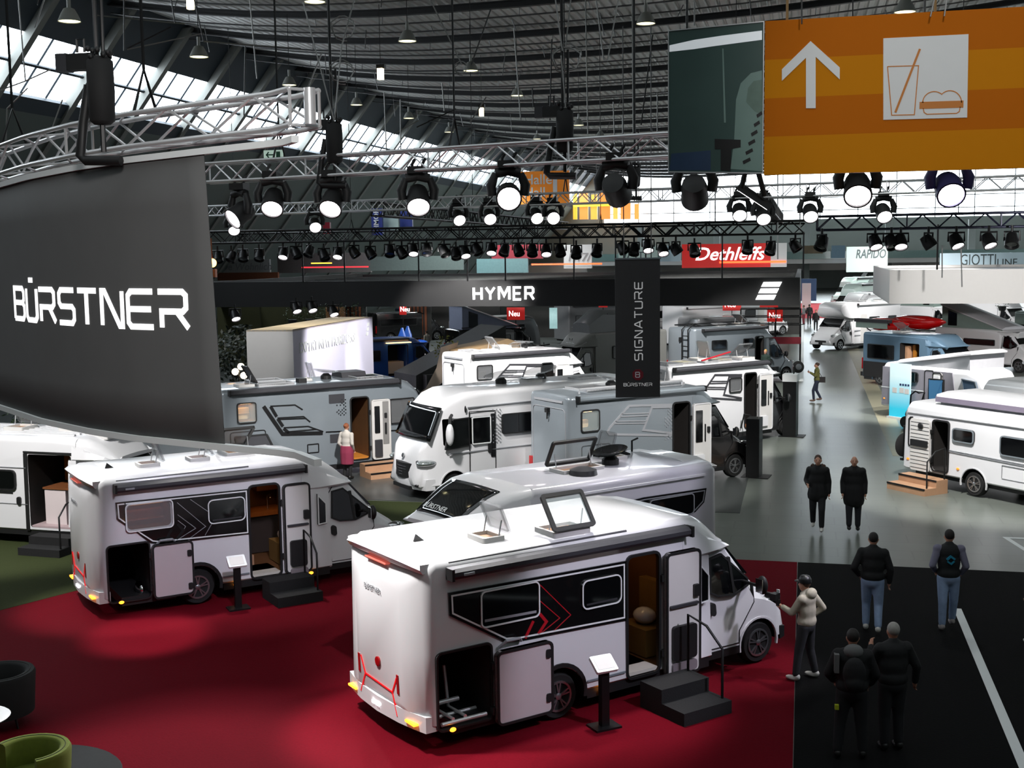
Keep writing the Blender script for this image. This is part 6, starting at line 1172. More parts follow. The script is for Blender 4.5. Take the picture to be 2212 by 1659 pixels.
# ------------------------------------------------------------------ stand walls, plants, furniture
c1, c2, c3 = D(536, 830, 50.3), D(636, 830, 50), D(808, 830, 59.7)
wb = thing('display_wall', 'free standing white and lilac wall with pale slogan beside the bright blue van', 'wall', (c2.x, c2.y, 0)); H_ = 3.55
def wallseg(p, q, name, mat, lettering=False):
    d = Vector((q.x - p.x, q.y - p.y, 0)); L_ = d.length; d.normalize(); n = Vector((d.y, -d.x, 0)); o0 = Vector((p.x - c2.x, p.y - c2.y, 0)); fn = lambda u, v, w: tuple(o0 + d * u + n * w + Vector((0, 0, v)))
    o = MB().prism([(0, 0), (L_, 0), (L_, H_), (0, H_)], fn, -.15, 0).build(name, mat, wb)
    if lettering:
        text('EXPERT NEW HORIZONS', .62, wprint, o, basis(tuple(o0 + d * .6 + n * .02 + Vector((0, 0, 2.55))), d, (0, 0, 1)), .01, .005, sx=.95)
        m = MB()
        for k in range(3): m.prism([(L_ - 1.0 + .08 * k, 2.7 + .22 * k), (L_ - .7 + .08 * k, 2.7 + .22 * k), (L_ - .64 + .08 * k, 2.86 + .22 * k), (L_ - .94 + .08 * k, 2.86 + .22 * k)], fn, 0, .02)
        m.build('three_bar_symbol', wprint, o)
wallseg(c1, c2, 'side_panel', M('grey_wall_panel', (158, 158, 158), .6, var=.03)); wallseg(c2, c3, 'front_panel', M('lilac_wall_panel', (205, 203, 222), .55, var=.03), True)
dv = Vector((c1.x - c2.x, c1.y - c2.y, 0)); o = MB().prism([(0, 0), (dv.x, dv.y), (dv.x + c3.x - c2.x, dv.y + c3.y - c2.y), (c3.x - c2.x, c3.y - c2.y)], XYZ, H_ - .06, H_).build('top_cover', M('beige_cover', (200, 178, 138), .7, var=.1), wb)
slat = M('brown_slat_wall', (112, 58, 26), .6, var=.3, scale=1.5); dkw = M('dark_stand_wall', (34, 34, 32), .7, var=.2); olv = M('olive_wall', (66, 66, 34), .7, var=.25, scale=.6)
def swall(label, px0, px1, y, z1, mat, slats=0):
    a_, b_ = AY(px0, 650, y), AY(px1, 650, y); r = thing('stand_wall', label, 'stand wall', (a_.x, y, 0)); w = b_.x - a_.x; MB().box(0, 0, 0, w, .2, z1).build('wall_panel', mat, r)
    if slats:
        m = MB(); n = int(w / .3)
        for k in range(n): m.box(k * .3, -.06, .1, k * .3 + .16, 0, z1)
        m.build('vertical_slats', slat, r)
swall('olive wall with brown post behind the charcoal banner edge', 468, 560, 66.5, 3.6, olv); swall('dark green wall behind the free standing lilac wall', 560, 700, 70, 3.6, olv); swall('tan wall above the free standing lilac wall', 655, 742, 72, 3.65, M('tan_wall', (150, 104, 62), .6, var=.2)); swall('red brown slatted wall beside the dark blue car', 742, 790, 86, 3.6, dkw, 1); swall('red brown slatted wall right of the small red sign', 876, 930, 88, 3.7, dkw, 1); swall('dark wall with thin frames left of the first red sign', 930, 1080, 89.5, 3.7, dkw)
swall('dark wall behind the grey delivery van camper', 1080, 1330, 92, 3.7, dkw); swall('brown slatted wall beside the red signs', 1465, 1560, 90, 3.6, dkw, 1); swall('dark stand wall right of the slats', 1560, 1730, 96, 3.6, dkw)
leafm = M('leaf_green', (44, 66, 30), .6, var=.35, scale=8); leafd = M('leaf_dark', (20, 32, 20), .6, var=.3, scale=8)
def plant(label, px, py, y, z0, s_, n=160, mat=None, flat=1.0):
    q = AY(px, py, y); r = thing('potted_plant', label, 'plant', (q.x, q.y, z0)); m = MB()
    for k in range(n):
        v = Vector((random.gauss(0, 1), random.gauss(0, 1), random.gauss(0, 1))).normalized() * random.uniform(.4, 1) ** .6 * s_; v.z = v.z * flat + s_ * flat; d = Vector((random.uniform(-1, 1), random.uniform(-1, 1), random.uniform(-.2, .9))).normalized(); e_ = d.orthogonal().normalized(); l_ = s_ * .22
        m.add([v, v + d * l_ * .5 + e_ * l_ * .22, v + d * l_, v + d * l_ * .5 - e_ * l_ * .22], [(0, 1, 2, 3)])
    m.build('foliage', mat or leafm, r); MB().lathe([(s_ * .35, -.02), (s_ * .45, s_ * .5), (s_ * .4, s_ * .5)], n=14).build('pot', plast, r)
for k, px in enumerate((632, 668, 700, 735, 770)): plant('%s leafy plant from the charcoal banner along the top of the lilac wall' % ('first', 'second', 'third', 'fourth', 'fifth')[k], px, 690, 60.4 + .5 * k, 2.9, .55, 90)
plant('dark tall bush beside the charcoal banner edge', 500, 740, 52, 0, 1.3, 420, leafd, 1.2); plant('dark bush behind the globe lamps', 520, 720, 58, 0, 1.3, 420, leafd, 1.2); plant('green plant on the white van roof side near the picture edge', 2165, 668, 88, 2.2, .6, 90); plant('yellow green plant beside the boxy white motorhome tail', 968, 760, 52, 1.6, .7, 100, M('yellow_green_leaf', (110, 112, 40), .6, var=.3)); plant('green plant seen under the charcoal banner left end', 4, 930, 30, 1.4, .8, 140)
gl = M('globe_glow', (255, 240, 215), .4, emit=5, ecol=(255, 236, 205))
r = thing('globe_lamp', 'cluster lamp with three glowing globes on a stem behind the silver motorhome', 'lamp', D(516, 810, 46)); z_ = r.location.z
for dx, dz in ((-.14, .12), (.1, .32), (.2, -.02)): MB().ell((dx, 0, dz), .13, 14, 10).build('globe', gl, r, 60)
MB().tube([(0, 0, -z_), (0, 0, .1)], .03).tube([(0, 0, -.1), (-.14, 0, .12)], .02).tube([(0, 0, .05), (.1, 0, .32)], .02).tube([(0, 0, -.1), (.2, 0, -.02)], .02).build('lamp_stem', steelk, r)
r = thing('warm_lamp', 'small warm orange lamp glowing at the charcoal banner edge', 'lamp', D(458, 568, 60)); MB().ell((0, 0, 0), .22).build('lamp_glass', M('warm_glow', (255, 190, 90), .4, emit=8, ecol=(255, 170, 80)), r, 60); MB().tube([(0, 0, .2), (0, 0, 1.2)], .03).cbox((0, 0, -.5), (.4, .2, .4)).build('lamp_holder', M('copper_holder', (150, 80, 40), .4, .5), r)
for px, py, d_, lab in ((640, 666, 60, 'paired track spot under the fascia above the lilac wall'), (674, 664, 60, 'second paired track spot under the fascia above the lilac wall'), (720, 673, 60, 'single track spot under the fascia near the tan wall'), (508, 682, 58, 'single track spot near the charcoal banner edge under the fascia')):
    p = D(px, py, d_); o = dup(can0, p, 20, lab, 'track spots below the fascia'); o.scale = (.9,) * 3
    for c in o.children:
        if c.name.startswith('can'):
            for l in c.children: l.data = l.data.copy(); l.data.materials.clear(); l.data.materials.append(led)
# dark ramp and sheet beside the boxy white motorhome
p = G(905, 845); r = thing('display_ramp', 'dark sloping asphalt like ramp between the blue van and the boxy white motorhome', 'ramp', (p.x + 1.2, p.y - .6, 0), 44)
MB().loft([[(x, 0, 0), (x, 0, z), (x, 2.4, z), (x, 2.4, 0)] for x, z in ((-1.2, .9), (0, 1.4), (3.6, 3.0), (3.7, 3.0))]).build('ramp_body', M('asphalt', (52, 54, 54), .8, var=.35, scale=14, bump=.4), r)
for x in (-.9, .3): MB().box(x, -.5, 0, x + .8, -.1, .95).build('display_box', plast, r)
p = D(935, 800, 47.5); o = MB().loft([[(x, 0, z), (x, .06, z), (x + .3, 1.4, z + .1), (x + .3, 1.34, z + .1)] for x, z in ((-1.0, -1.2), (-.3, -.7), (.15, .1), (.35, .9))]).build('sloping_sheet', M('beige_sheet', (196, 178, 160), .6, var=.1), None, 60, p); tag(o, 'beige sloping cloth sheet joined to the boxy white motorhome tail', 'cloth')
o = MB().loft([[(x, y, z) for y, z in ((0, 0), (.1, h), (1.6, h * .9), (1.8, 0))] for x, h in ((-1.7, .03), (-1.0, .12), (-.1, .25), (.6, .4), (1.2, .2), (1.5, .03))]).build('tarpaulin', M('tan_tarpaulin', (128, 106, 76), .7, var=.25, scale=1.5), None, 60)
q = vH.root.matrix_basis @ Vector((2.8, 2.6, 2.75)); o.location = q; o.rotation_euler = (0, 0, R_(45)); tag(o, 'tan tarpaulin hump rising behind the boxy white motorhome roof', 'tarpaulin')
# tall black counters at the aisle
for (px, py, w, lab, wt) in ((1628, 1033, .42, 'tall black box counter at the nose of the silver black cab motorhome', False), (1707, 941, .5, 'tall black box counter with white top beside the white motorhome with black cab', True)):
    p = G(px, py); r = thing('display_counter', lab, 'counter', (p.x, p.y + (.3 if not wt else -.05), 0), -8); h = 1.72 if not wt else 1.95
    MB().box(-w / 2 + .02, -.28, 0, w / 2 - .02, .28, h).build('counter_body', M('black_laminate', (15, 15, 16), .4, var=.15), r); MB().box(-w / 2 - .12, -.33, 0, w / 2 + .25, .33, .02).build('floor_plate', steelk, r)
    if wt: MB().box(-w / 2, -.3, h, w / 2, .3, h + .25).build('white_top', wprint, r); MB().tube([(.1, 0, h + .25), (.1, 0, h + .5)], .02).build('thin_mast', steelk, r)
# tubular frame by the aisle with red bar
p = G(1668, 782); r = thing('tube_frame', 'black tube frame with a red bar around the dark grey van', 'frame', (p.x, p.y - .5, 0), 2); m = MB()
for x in (-1.8, .2, 1.6):
    for y in (0, 1.4): m.tube([(x, y, 0), (x, y, 3.1)], .035, 6)
for z in (2.2, 2.65, 3.1):
    for y in (0, 1.4): m.tube([(-1.8, y, z), (1.6, y, z)], .035, 6)
    m.tube([(1.6, 0, z), (1.6, 1.4, z)], .035, 6)
m.build('tubes', steelk, r); MB().box(-.6, -.1, 1.1, 1.6, 0, 1.5).build('red_bar', M('dark_red_board'), r); MB().box(-1.3, -.08, 1.7, -.4, -.02, 2.2).build('poster', wood, r)
r = thing('tyre', 'spare tyre leaning by the foot of the tube frame', 'tyre', (*G(1724, 806)[:2], .33), 0); MB().lathe([(.17, -.1), (.3, -.08), (.32, 0), (.3, .08), (.17, .1)], (0, 0, 0), (.3, -1, .15), 22).build('tread', rub, r, 40); MB().lathe([(.16, .09), (.16, .11), (.05, .12)], (0, 0, 0), (.3, -1, .15), 22).build('wheel_rim', alloy, r, 40)
for px, py, y, lab in ((1412, 700, 78, 'small lit picture stand beside the tall banner'), (1195, 690, 77, 'thin lit picture stand behind the grey delivery van camper')):
    board('picture_stand', lab, 'display', px - 8, py - 25, px + 8, py + 20, y, M('lit_picture', (170, 200, 200), .4, emit=.6, ecol=(160, 200, 200), var=.3), .1)
board('surf_poster', 'turquoise poster stand behind the motorhome with the surfboard', 'poster', 1472, 677, 1540, 700, 87, M('turquoise_poster', (150, 205, 205), .5, emit=.15, var=.3), .2)

# seats at the bottom corner
def armchair(label, px, py, rz, mat, s_=1, table=False):
    p = G(px, py, .78); r = thing('armchair', label, 'armchair', (p.x, p.y, 0), rz)
    a = [R_(-20 + 220 * k / 20) for k in range(21)]; ro, ri = .42 * s_, .3 * s_
    MB().loft([[(math.cos(t) * ri, math.sin(t) * ri, .38), (math.cos(t) * (ri + .0), math.sin(t) * ri, .76), (math.cos(t) * (ri + .03), math.sin(t) * (ri + .03), .79), (math.cos(t) * (ro - .02), math.sin(t) * (ro - .02), .79), (math.cos(t) * ro, math.sin(t) * ro, .75), (math.cos(t) * ro * .92, math.sin(t) * ro * .92, .2)] for t in a]).build('backrest', mat, r, 50)
    MB().lathe([(.1, .2), (.34 * s_, .22), (.37 * s_, .3), (.37 * s_, .42), (.33 * s_, .46), (.05, .47)], n=24).build('seat', mat, r, 50)
    MB().tube([(math.cos(t) * (ri + ro) / 2, math.sin(t) * (ri + ro) / 2, .793) for t in a], .004, 5).build('piping', M('dark_piping', (20, 24, 10), .7), r)
    for q in (45, 135, 225, 315): MB().tube([(math.cos(R_(q)) * .25 * s_, math.sin(R_(q)) * .25 * s_, .22), (math.cos(R_(q)) * .3 * s_, math.sin(R_(q)) * .3 * s_, 0)], [.02, .013], 8).build('leg', steelk, r)
    return r
armchair('moss green tub armchair cut by the bottom corner', 62, 1618, -25, M('moss_green_velvet', (92, 104, 24), .9, var=.2, scale=10, bump=.2), 1.15)
armchair('black tub armchair behind the small white table', -5, 1452, -60, M('black_wool', (20, 22, 22), .9, var=.2, scale=10), 1.2)
p = G(-10, 1545, .74); r = thing('side_table', 'small white round table between the black and the green armchair', 'table', (p.x - .2, p.y - .12, 0)); MB().lathe([(.4, .72), (.42, .74), (.4, .755)], n=32).build('table_top', wprint, r, 40); MB().lathe([(.25, 0), (.24, .03), (.03, .05), (.03, .72)], n=20).build('table_leg', steelk, r, 40)
p = G(60, 1690); o = MB().lathe([(1.15, 0), (1.14, .012)], (p.x, p.y, .013), (0, 0, 1), 48).build('round_disc', M('charcoal_disc', (26, 30, 30), .95, var=.25, scale=20)); tag(o, 'round charcoal rug under the green armchair', 'disc')  # flat dark round shape on the carpet
# ------------------------------------------------------------------ people
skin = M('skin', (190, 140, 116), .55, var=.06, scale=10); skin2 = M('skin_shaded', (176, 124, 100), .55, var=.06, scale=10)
def person(label, loc, face, top, leg, shoe, hair, height=1.76, pose=None, long_coat=False, hairstyle='short', sleeve=None, extra=None, coat_len=0.0, build=1.0, sk=None, hood=False):
    """x to the person's right... local +y is where the person faces"""
    k = height / 1.76; J = dict(pel=(0, 0, .94), che=(0, .0, 1.28), nek=(0, .0, 1.47), hed=(0, .02, 1.625), shL=(-.185, 0, 1.41), shR=(.185, 0, 1.41), elL=(-.25, -.03, 1.13), elR=(.25, -.03, 1.13), haL=(-.24, .08, .9), haR=(.24, .08, .9),
                                hiL=(-.095, 0, .92), hiR=(.095, 0, .92), knL=(-.1, .03, .5), knR=(.1, .03, .5), anL=(-.1, 0, .09), anR=(.1, 0, .09))
    J.update(pose or {}); J = {a: Vector(b) * k for a, b in J.items()}; q = k * build; sk = sk or skin
    r = thing('person', label, 'person', loc, face)
    m = MB()
    hd = J['hed']; m.ell(hd, (.075 * k, .092 * k, .112 * k), 16, 12); m.ell(hd + Vector((0, .03, -.06)) * k, (.055 * k, .062 * k, .06 * k), 12, 8); m.capsule(hd + Vector((0, .085, .005)) * k, hd + Vector((0, .108, -.025)) * k, .012 * k, .018 * k)
    for s in (-1, 1): m.ell(hd + Vector((s * .078, -.005, -.01)) * k, (.014 * k, .025 * k, .034 * k), 8, 6)
    m.capsule(J['nek'] - Vector((0, 0, .05)), hd - Vector((0, .01, .06)) * k, .058 * k, .052 * k)
    m.ell((J['che'] + J['nek']) / 2 - Vector((0, 0, .02)), (.145 * q, .09 * q, .15 * k)); m.ell(J['che'] - Vector((0, 0, .12)) * k, (.145 * q, .1 * q, .2 * k)); m.ell(J['pel'], (.155 * q, .11 * q, .14 * k))
    for s in 'LR':
        m.capsule(J['sh' + s] - Vector((0, 0, .03)), J['el' + s], .045 * q, .04 * q); m.capsule(J['el' + s], J['ha' + s], .041 * q, .029 * q); d = (J['ha' + s] - J['el' + s]).normalized(); h = J['ha' + s] + d * .05 * k; m.capsule(J['ha' + s], h, .028 * k, .034 * k)
        m.capsule(J['hi' + s], J['kn' + s], .08 * q, .055 * q); m.capsule(J['kn' + s], J['an' + s], .052 * q, .036 * q); m.capsule(J['an' + s] + Vector((0, -.03, -.04)) * k, J['an' + s] + Vector((0, .13, -.06)) * k, .035 * k, .03 * k); m.ell(J['sh' + s] - Vector((0, 0, .03)), (.05 * q, .05 * q, .05 * q))
    b = fuse(m, .018, 3)
    for s, sg in (('L', -1), ('R', 1)):                # fingers rooted in the palm
        d = (J['ha' + s] - J['el' + s]).normalized(); h = J['ha' + s] + d * .07 * k; sd = Vector((0, 1, 0)) - d * d.y; sd.normalize(); cu = d.cross(sd).normalized() * sg
        for f, (o_, l_) in enumerate(((-.027, .062), (-.009, .075), (.009, .08), (.027, .07))):
            a = h + sd * o_ * k; c = a + d * l_ * .55 * k; e = c + (d * .6 + cu * .8).normalized() * l_ * .5 * k; b.tube([a - d * .02 * k, a, c, e], [.0095 * k, .009 * k, .0085 * k, .006 * k], 6)
        a = J['ha' + s] + d * .02 * k + sd * .028 * k; b.tube([a, a + (d * .6 + sd * .6).normalized() * .035 * k, a + (d * .9 + sd * .3).normalized() * .065 * k], [.012 * k, .01 * k, .007 * k], 6)
    for s in (-1, 1): b.ell(hd + Vector((s * .03, .082, .018)) * k, (.012 * k, .008 * k, .007 * k), 8, 5, 1)
    b.ell(hd + Vector((0, .086, -.062)) * k, (.024 * k, .008 * k, .006 * k), 8, 5, 2)
    body = b.build('body', [sk, kprint, M('lips', (150, 84, 78), .5)], r, 70)
    # trousers
    m = MB(); m.ell(J['pel'] - Vector((0, 0, .02)), (.17 * q, .125 * q, .15 * k))
    for s in 'LR': m.capsule(J['hi' + s], J['kn' + s], .095 * q, .072 * q); m.capsule(J['kn' + s], J['an' + s] + Vector((0, 0, .03)), .07 * q, .056 * q)
    fuse(m, .02, 3).build('trousers', leg, r, 70)
    # shoes
    for s in 'LR':
        a = J['an' + s]; f = MB().ell(a + Vector((0, .06, -.045)) * k, (.05 * k, .135 * k, .045 * k), 14, 8); f.ell(a + Vector((0, -.02, -.015)) * k, (.05 * k, .06 * k, .06 * k), 12, 8); fuse(f, .014, 2).build('shoe', shoe, r, 70)
    # jacket
    m = MB(); m.ell((J['che'] + J['nek']) / 2 - Vector((0, 0, .02)), (.18 * q, .125 * q, .165 * k)); m.ell(J['che'] - Vector((0, 0, .1)) * k, (.178 * q, .13 * q, .24 * k)); m.ell(J['pel'] + Vector((0, 0, .06)) * k, (.185 * q, .14 * q, .14 * k))
    if coat_len: m.capsule(J['pel'] + Vector((-.04, 0, .05)), J['pel'] + Vector((-.06, 0, -coat_len)), .15 * q, .16 * q); m.capsule(J['pel'] + Vector((.04, 0, .05)), J['pel'] + Vector((.06, 0, -coat_len)), .15 * q, .16 * q)
    if not sleeve:
        for s in 'LR': m.capsule(J['nek'] - Vector((0, 0, .05)), J['sh' + s] - Vector((0, 0, .005)), .065 * q, .062 * q); m.ell(J['sh' + s] + Vector((0, 0, -.015)), (.074 * q, .074 * q, .072 * q)); m.capsule(J['sh' + s], J['el' + s], .066 * q, .056 * q); m.capsule(J['el' + s], J['ha' + s] - (J['ha' + s] - J['el' + s]).normalized() * .02, .055 * q, .045 * q)
    m.capsule(J['nek'] - Vector((0, 0, .06)), J['nek'] + Vector((0, -.005, .02)), .085 * k, .075 * k)
    fuse(m, .02, 3).build('jacket', top, r, 70)
    if sleeve:
        m = MB()
        for s in 'LR': m.capsule(J['nek'] - Vector((0, 0, .05)), J['sh' + s] - Vector((0, 0, .005)), .06 * q, .06 * q); m.ell(J['sh' + s], (.078 * q, .075 * q, .075 * q)); m.capsule(J['sh' + s], J['el' + s], .066 * q, .055 * q); m.capsule(J['el' + s], J['ha' + s] - (J['ha' + s] - J['el' + s]).normalized() * .02, .054 * q, .042 * q)
        m.ell(J['nek'] - Vector((0, 0, .05)), (.09 * k, .08 * k, .06 * k)); fuse(m, .018, 2).build('shirt', sleeve, r, 70)
    if hair:
        m = MB(); m.ell(hd + Vector((0, -.018, .03)) * k, (.083 * k, .093 * k, .098 * k), 16, 12)
        if hairstyle == 'long': m.ell(hd + Vector((0, -.05, -.08)) * k, (.085 * k, .06 * k, .14 * k)); m.capsule(hd + Vector((-.07, -.02, 0)) * k, hd + Vector((-.08, 0, -.18)) * k, .03 * k, .025 * k); m.capsule(hd + Vector((.07, -.02, 0)) * k, hd + Vector((.08, 0, -.18)) * k, .03 * k, .025 * k)
        if hairstyle == 'bun': m.ell(hd + Vector((0, -.09, .05)) * k, .05 * k)
        hm = fuse(m, .014, 2)
        hm.build('hair', hair, r, 70)
        if hairstyle == 'cap': MB().lathe([(.1, 0), (.098, .05), (.07, .1), (.01, .115)], hd + Vector((0, -.01, .035)) * k, (0, 0, 1), 18).ell(hd + Vector((0, .1, .04)) * k, (.07, .07, .012)).build('cap', kprint, r, 60)
    if hood: fuse(MB().ell(J['nek'] + Vector((0, -.075, -.0)) * k, (.13 * k, .09 * k, .1 * k)).ell(J['nek'] + Vector((0, .04, -.02)) * k, (.1 * k, .08 * k, .05 * k)), .018, 3).build('hood', hood, r, 70)
    return r, J
jean = M('blue_denim', (140, 160, 192), .85, var=.2, scale=14, bump=.2); dkt = M('dark_trousers', (22, 22, 26), .85, var=.15); blkj = M('black_jacket_cloth', (17, 17, 19), .8, var=.25, scale=9, bump=.25); wsh = M('white_trainer', (215, 212, 206), .6, var=.04); bsh = M('black_shoe', (16, 15, 15), .5, var=.1)
brn = M('brown_hair', (62, 40, 28), .7, var=.3, scale=30); grh = M('grey_hair', (150, 146, 140), .7, var=.2, scale=30); dkh = M('dark_hair', (28, 22, 20), .7, var=.3, scale=30); red_h = M('ginger_hair', (130, 74, 44), .7, var=.25, scale=30)
walk = lambda a, b: dict(knL=(-.1, .03 + .16 * a, .5), anL=(-.1, .02 + .14 * a + b, .1), knR=(.1, .03 - .02 * a, .5), anR=(.1, -.2 * a, .14))
def stand(px, py): p = G(px, py); return (p.x, p.y, 0.012)
pr_ = person('person in black parka with fur hood walking beside the bald companion', stand(1765, 1146), 178, blkj, dkt, wsh, brn, 1.8, dict(walk(.9, 0), elL=(-.25, -.05, 1.12), haL=(-.25, .0, .86), elR=(.26, -.1, 1.14), haR=(.22, .12, 1.08)), coat_len=.12, build=1.12)
m = MB()
for k in range(14): t = R_(-200 + 17 * k); m.ell((math.cos(t) * .14, -.05 + math.sin(t) * .1, 1.5 + .02 * math.sin(k * 2)), .045, 8, 6)
fuse(m, .02, 2).build('fur_hood', M('brown_fur', (64, 46, 36), .95, var=.5, scale=40, bump=.5), pr_[0], 70)
person('bald person in long black coat walking beside the fur hooded one', stand(1843, 1147), 180, blkj, M('dark_denim', (36, 36, 42), .85, var=.15), bsh, None, 1.78, dict(walk(-.5, 0), elL=(-.25, -.04, 1.13), haL=(-.25, .03, .88), elR=(.25, -.04, 1.13), haR=(.25, .05, .88)), coat_len=.22, build=1.18)
w_, J = person('person in olive jacket with shoulder bag taking a photo in the aisle', stand(1764, 868), 92, M('olive_jacket_cloth', (92, 92, 44), .85, var=.25, scale=8), M('navy_trousers', (30, 36, 56), .8, var=.15), M('brown_shoe', (96, 72, 58), .6), brn, 1.7, dict(walk(.8, 0), elL=(-.22, .08, 1.16), haL=(-.1, .3, 1.3), elR=(.22, .08, 1.16), haR=(.1, .3, 1.3)), hairstyle='bun')
MB().cbox((0, .36, 1.33), (.15, .015, .08)).build('phone', kprint, w_); MB().cbox((-.02, -.2, .95), (.12, .3, .24)).build('shoulder_bag', M('dark_bag', (30, 24, 24), .6), w_); MB().tube([(-.02, -.2, 1.07), (-.14, 0, 1.44), (.1, .12, 1.15), (-.02, -.1, 1.0)], .012, 6).build('bag_strap', bsh, w_)
person('person in black sweater and light jeans walking away at the carpet edge', stand(1883, 1368), -3, blkj, jean, wsh, dkh, 1.77, dict(walk(.75, 0), elL=(-.31, -.08, 1.14), haL=(-.22, .1, .97), elR=(.29, -.02, 1.12), haR=(.27, .04, .88)), build=1.12)
vs_, J = person('person in dark vest with lilac sleeves and blue jeans beside the white line', stand(2046, 1362), 4, M('dark_vest_cloth', (26, 28, 30), .8, var=.15), jean, M('grey_trainer', (150, 142, 140), .7), dkh, 1.78, dict(walk(-.7, 0), elL=(-.28, -.08, 1.14), haL=(-.2, .1, 1.0), elR=(.27, -.06, 1.13), haR=(.22, .1, .96)), sleeve=M('lilac_shirt', (118, 116, 136), .8, var=.1), build=1.08)
MB().ribbon([(-.06, 1.27), (0, 1.33), (.07, 1.28)], .03, lambda u, v, w: (u, -.15 - w, v), -.03, .02).ribbon([(-.05, 1.24), (.01, 1.2), (.06, 1.25)], .025, lambda u, v, w: (u, -.15 - w, v), -.03, .02).build('back_emblem', M('teal_print', (40, 140, 170), .5), vs_[0] if isinstance(vs_, tuple) else vs_)
ch_, J = person('person in cream hooded sweatshirt and dark cap pointing a camera at the motorhome nose', stand(1741, 1468), 62, M('cream_cloth', (186, 178, 160), .9, var=.12, scale=8, bump=.25), M('charcoal_trousers', (46, 46, 50), .85, var=.15), wsh, brn, 1.62, dict(hiL=(-.1, 0, .92), knL=(-.15, .06, .5), anL=(-.2, .08, .09), knR=(.12, .0, .5), anR=(.16, -.08, .09), elL=(-.24, .14, 1.16), haL=(-.14, .38, 1.2), elR=(.34, -.12, 1.16), haR=(.2, .06, 1.0), hed=(0, .05, 1.61)), hairstyle='cap', hood=M('cream_cloth'), build=1.1)
MB().cbox((-.12, .48, 1.24), (.14, .1, .1)).lathe([(.045, 0), (.05, .1), (.04, .12)], (-.12, .52, 1.24), (0, 1, 0), 14).build('camera_body', kprint, ch_, 40); MB().box(-.14, .4, 1.1, -.09, .45, 1.2).build('camera_grip', kprint, ch_); MB().cbox((-.06, .46, 1.3), (.012, .05, .08)).build('flip_screen', wprint, ch_)
bk_, J = person('person in black with grey hood and backpack standing at the bottom on black carpet', stand(1838, 1640), 5, blkj, dkt, bsh, dkh, 1.74, dict(knL=(-.14, .02, .5), anL=(-.17, 0, .09), knR=(.12, .02, .5), anR=(.15, .02, .09), elL=(-.3, .02, 1.14), haL=(-.22, .16, 1.0), elR=(.3, .02, 1.14), haR=(.24, .12, .98)), hood=M('grey_hood_cloth', (104, 104, 104), .9, var=.15), build=1.18, sk=skin2)
fuse(MB().ell((0, -.2, 1.2), (.15, .09, .22)).ell((0, -.22, 1.08), (.13, .09, .12)), .02, 3).build('backpack', blkj, bk_, 70); MB().cbox((-.21, -.08, 1.3), (.06, .12, .24)).build('grey_strap', M('grey_hood_cloth'), bk_); MB().cbox((-.2, -.1, .72), (.05, .05, .06)).build('yellow_tag', M('neon_yellow_cloth', (180, 190, 30), .7), bk_)
person('grey haired person in black beside the backpack wearer', stand(1925, 1622), 20, blkj, dkt, bsh, grh, 1.74, dict(knL=(-.1, .02, .5), elL=(-.28, .08, 1.2), haL=(-.2, .24, 1.36), elR=(.32, -.02, 1.14), haR=(.34, .06, .9)), build=1.15, sk=skin2)
ap_, J = person('red haired person in pale blouse with crimson apron beside the wooden steps', stand(751, 1036), -12, M('pale_blouse', (186, 180, 172), .8, var=.08), M('black_trousers', (18, 18, 20), .8), bsh, red_h, 1.68, dict(elL=(-.24, -.06, 1.12), haL=(-.2, .1, .92), elR=(.24, -.06, 1.12), haR=(.18, .1, .92)), hairstyle='bun')
fuse(MB().loft([[(a * math.cos(R_(t)), b_ * math.sin(R_(t)), z) for t in range(-70, 251, 20)] for z, a, b_ in ((1.0, .19, .15), (.8, .21, .18), (.45, .2, .17))]), .02, 2).build('apron', M('crimson_apron', (128, 40, 66), .85, var=.1), ap_, 70)
person('person in dark clothes walking far down the aisle, near the white strip', stand(1762, 716), 180, blkj, dkt, bsh, brn, 1.72, walk(.8, 0)); person('person in dark red coat far down the aisle beside the motorhome noses', stand(1793, 718), 178, M('dark_red_coat', (52, 20, 28), .85), dkt, bsh, dkh, 1.75, walk(-.8, 0), coat_len=.15)
person('person in black standing at the start of the coral carpet', stand(1748, 702), 10, blkj, dkt, bsh, dkh, 1.78); person('person in grey and red far off at the edge of the dark stand', stand(1736, 702), 60, M('grey_coat', (110, 110, 112), .8), M('dark_red_trousers', (110, 40, 50), .8), bsh, brn, 1.7); person('person in dark jacket on the coral carpet beside the pale motorhomes', stand(1800, 706), 150, blkj, dkt, bsh, dkh, 1.75)
q = vJ.root.matrix_basis @ Vector((4.0, -.45, 0)); person('person in dark green jacket at the door of the grey camper with ladder', (q.x, q.y, .012), 150, M('dark_green_jacket', (28, 48, 40), .8), dkt, bsh, M('fair_hair', (190, 150, 80), .7), 1.72)
p = AY(1463, 730, 76); person('person in dark red top far back beside the brown slats', (p.x, p.y, .012), 160, M('wine_red_top', (96, 18, 28), .8), dkt, bsh, brn, 1.7); p = AY(922, 730, 74); person('person in cream top in front of the brown slatted wall', (p.x, p.y, .012), 60, M('cream_top', (196, 186, 170), .8), dkt, bsh, brn, 1.7)
p = G(2206, 1398); person('person in black at the picture edge with only a trainer and sleeve showing', (p.x + .32, p.y, .012), 30, M('navy_jacket', (20, 20, 34), .8), dkt, wsh, dkh, 1.78, walk(.8, 0), build=1.1)

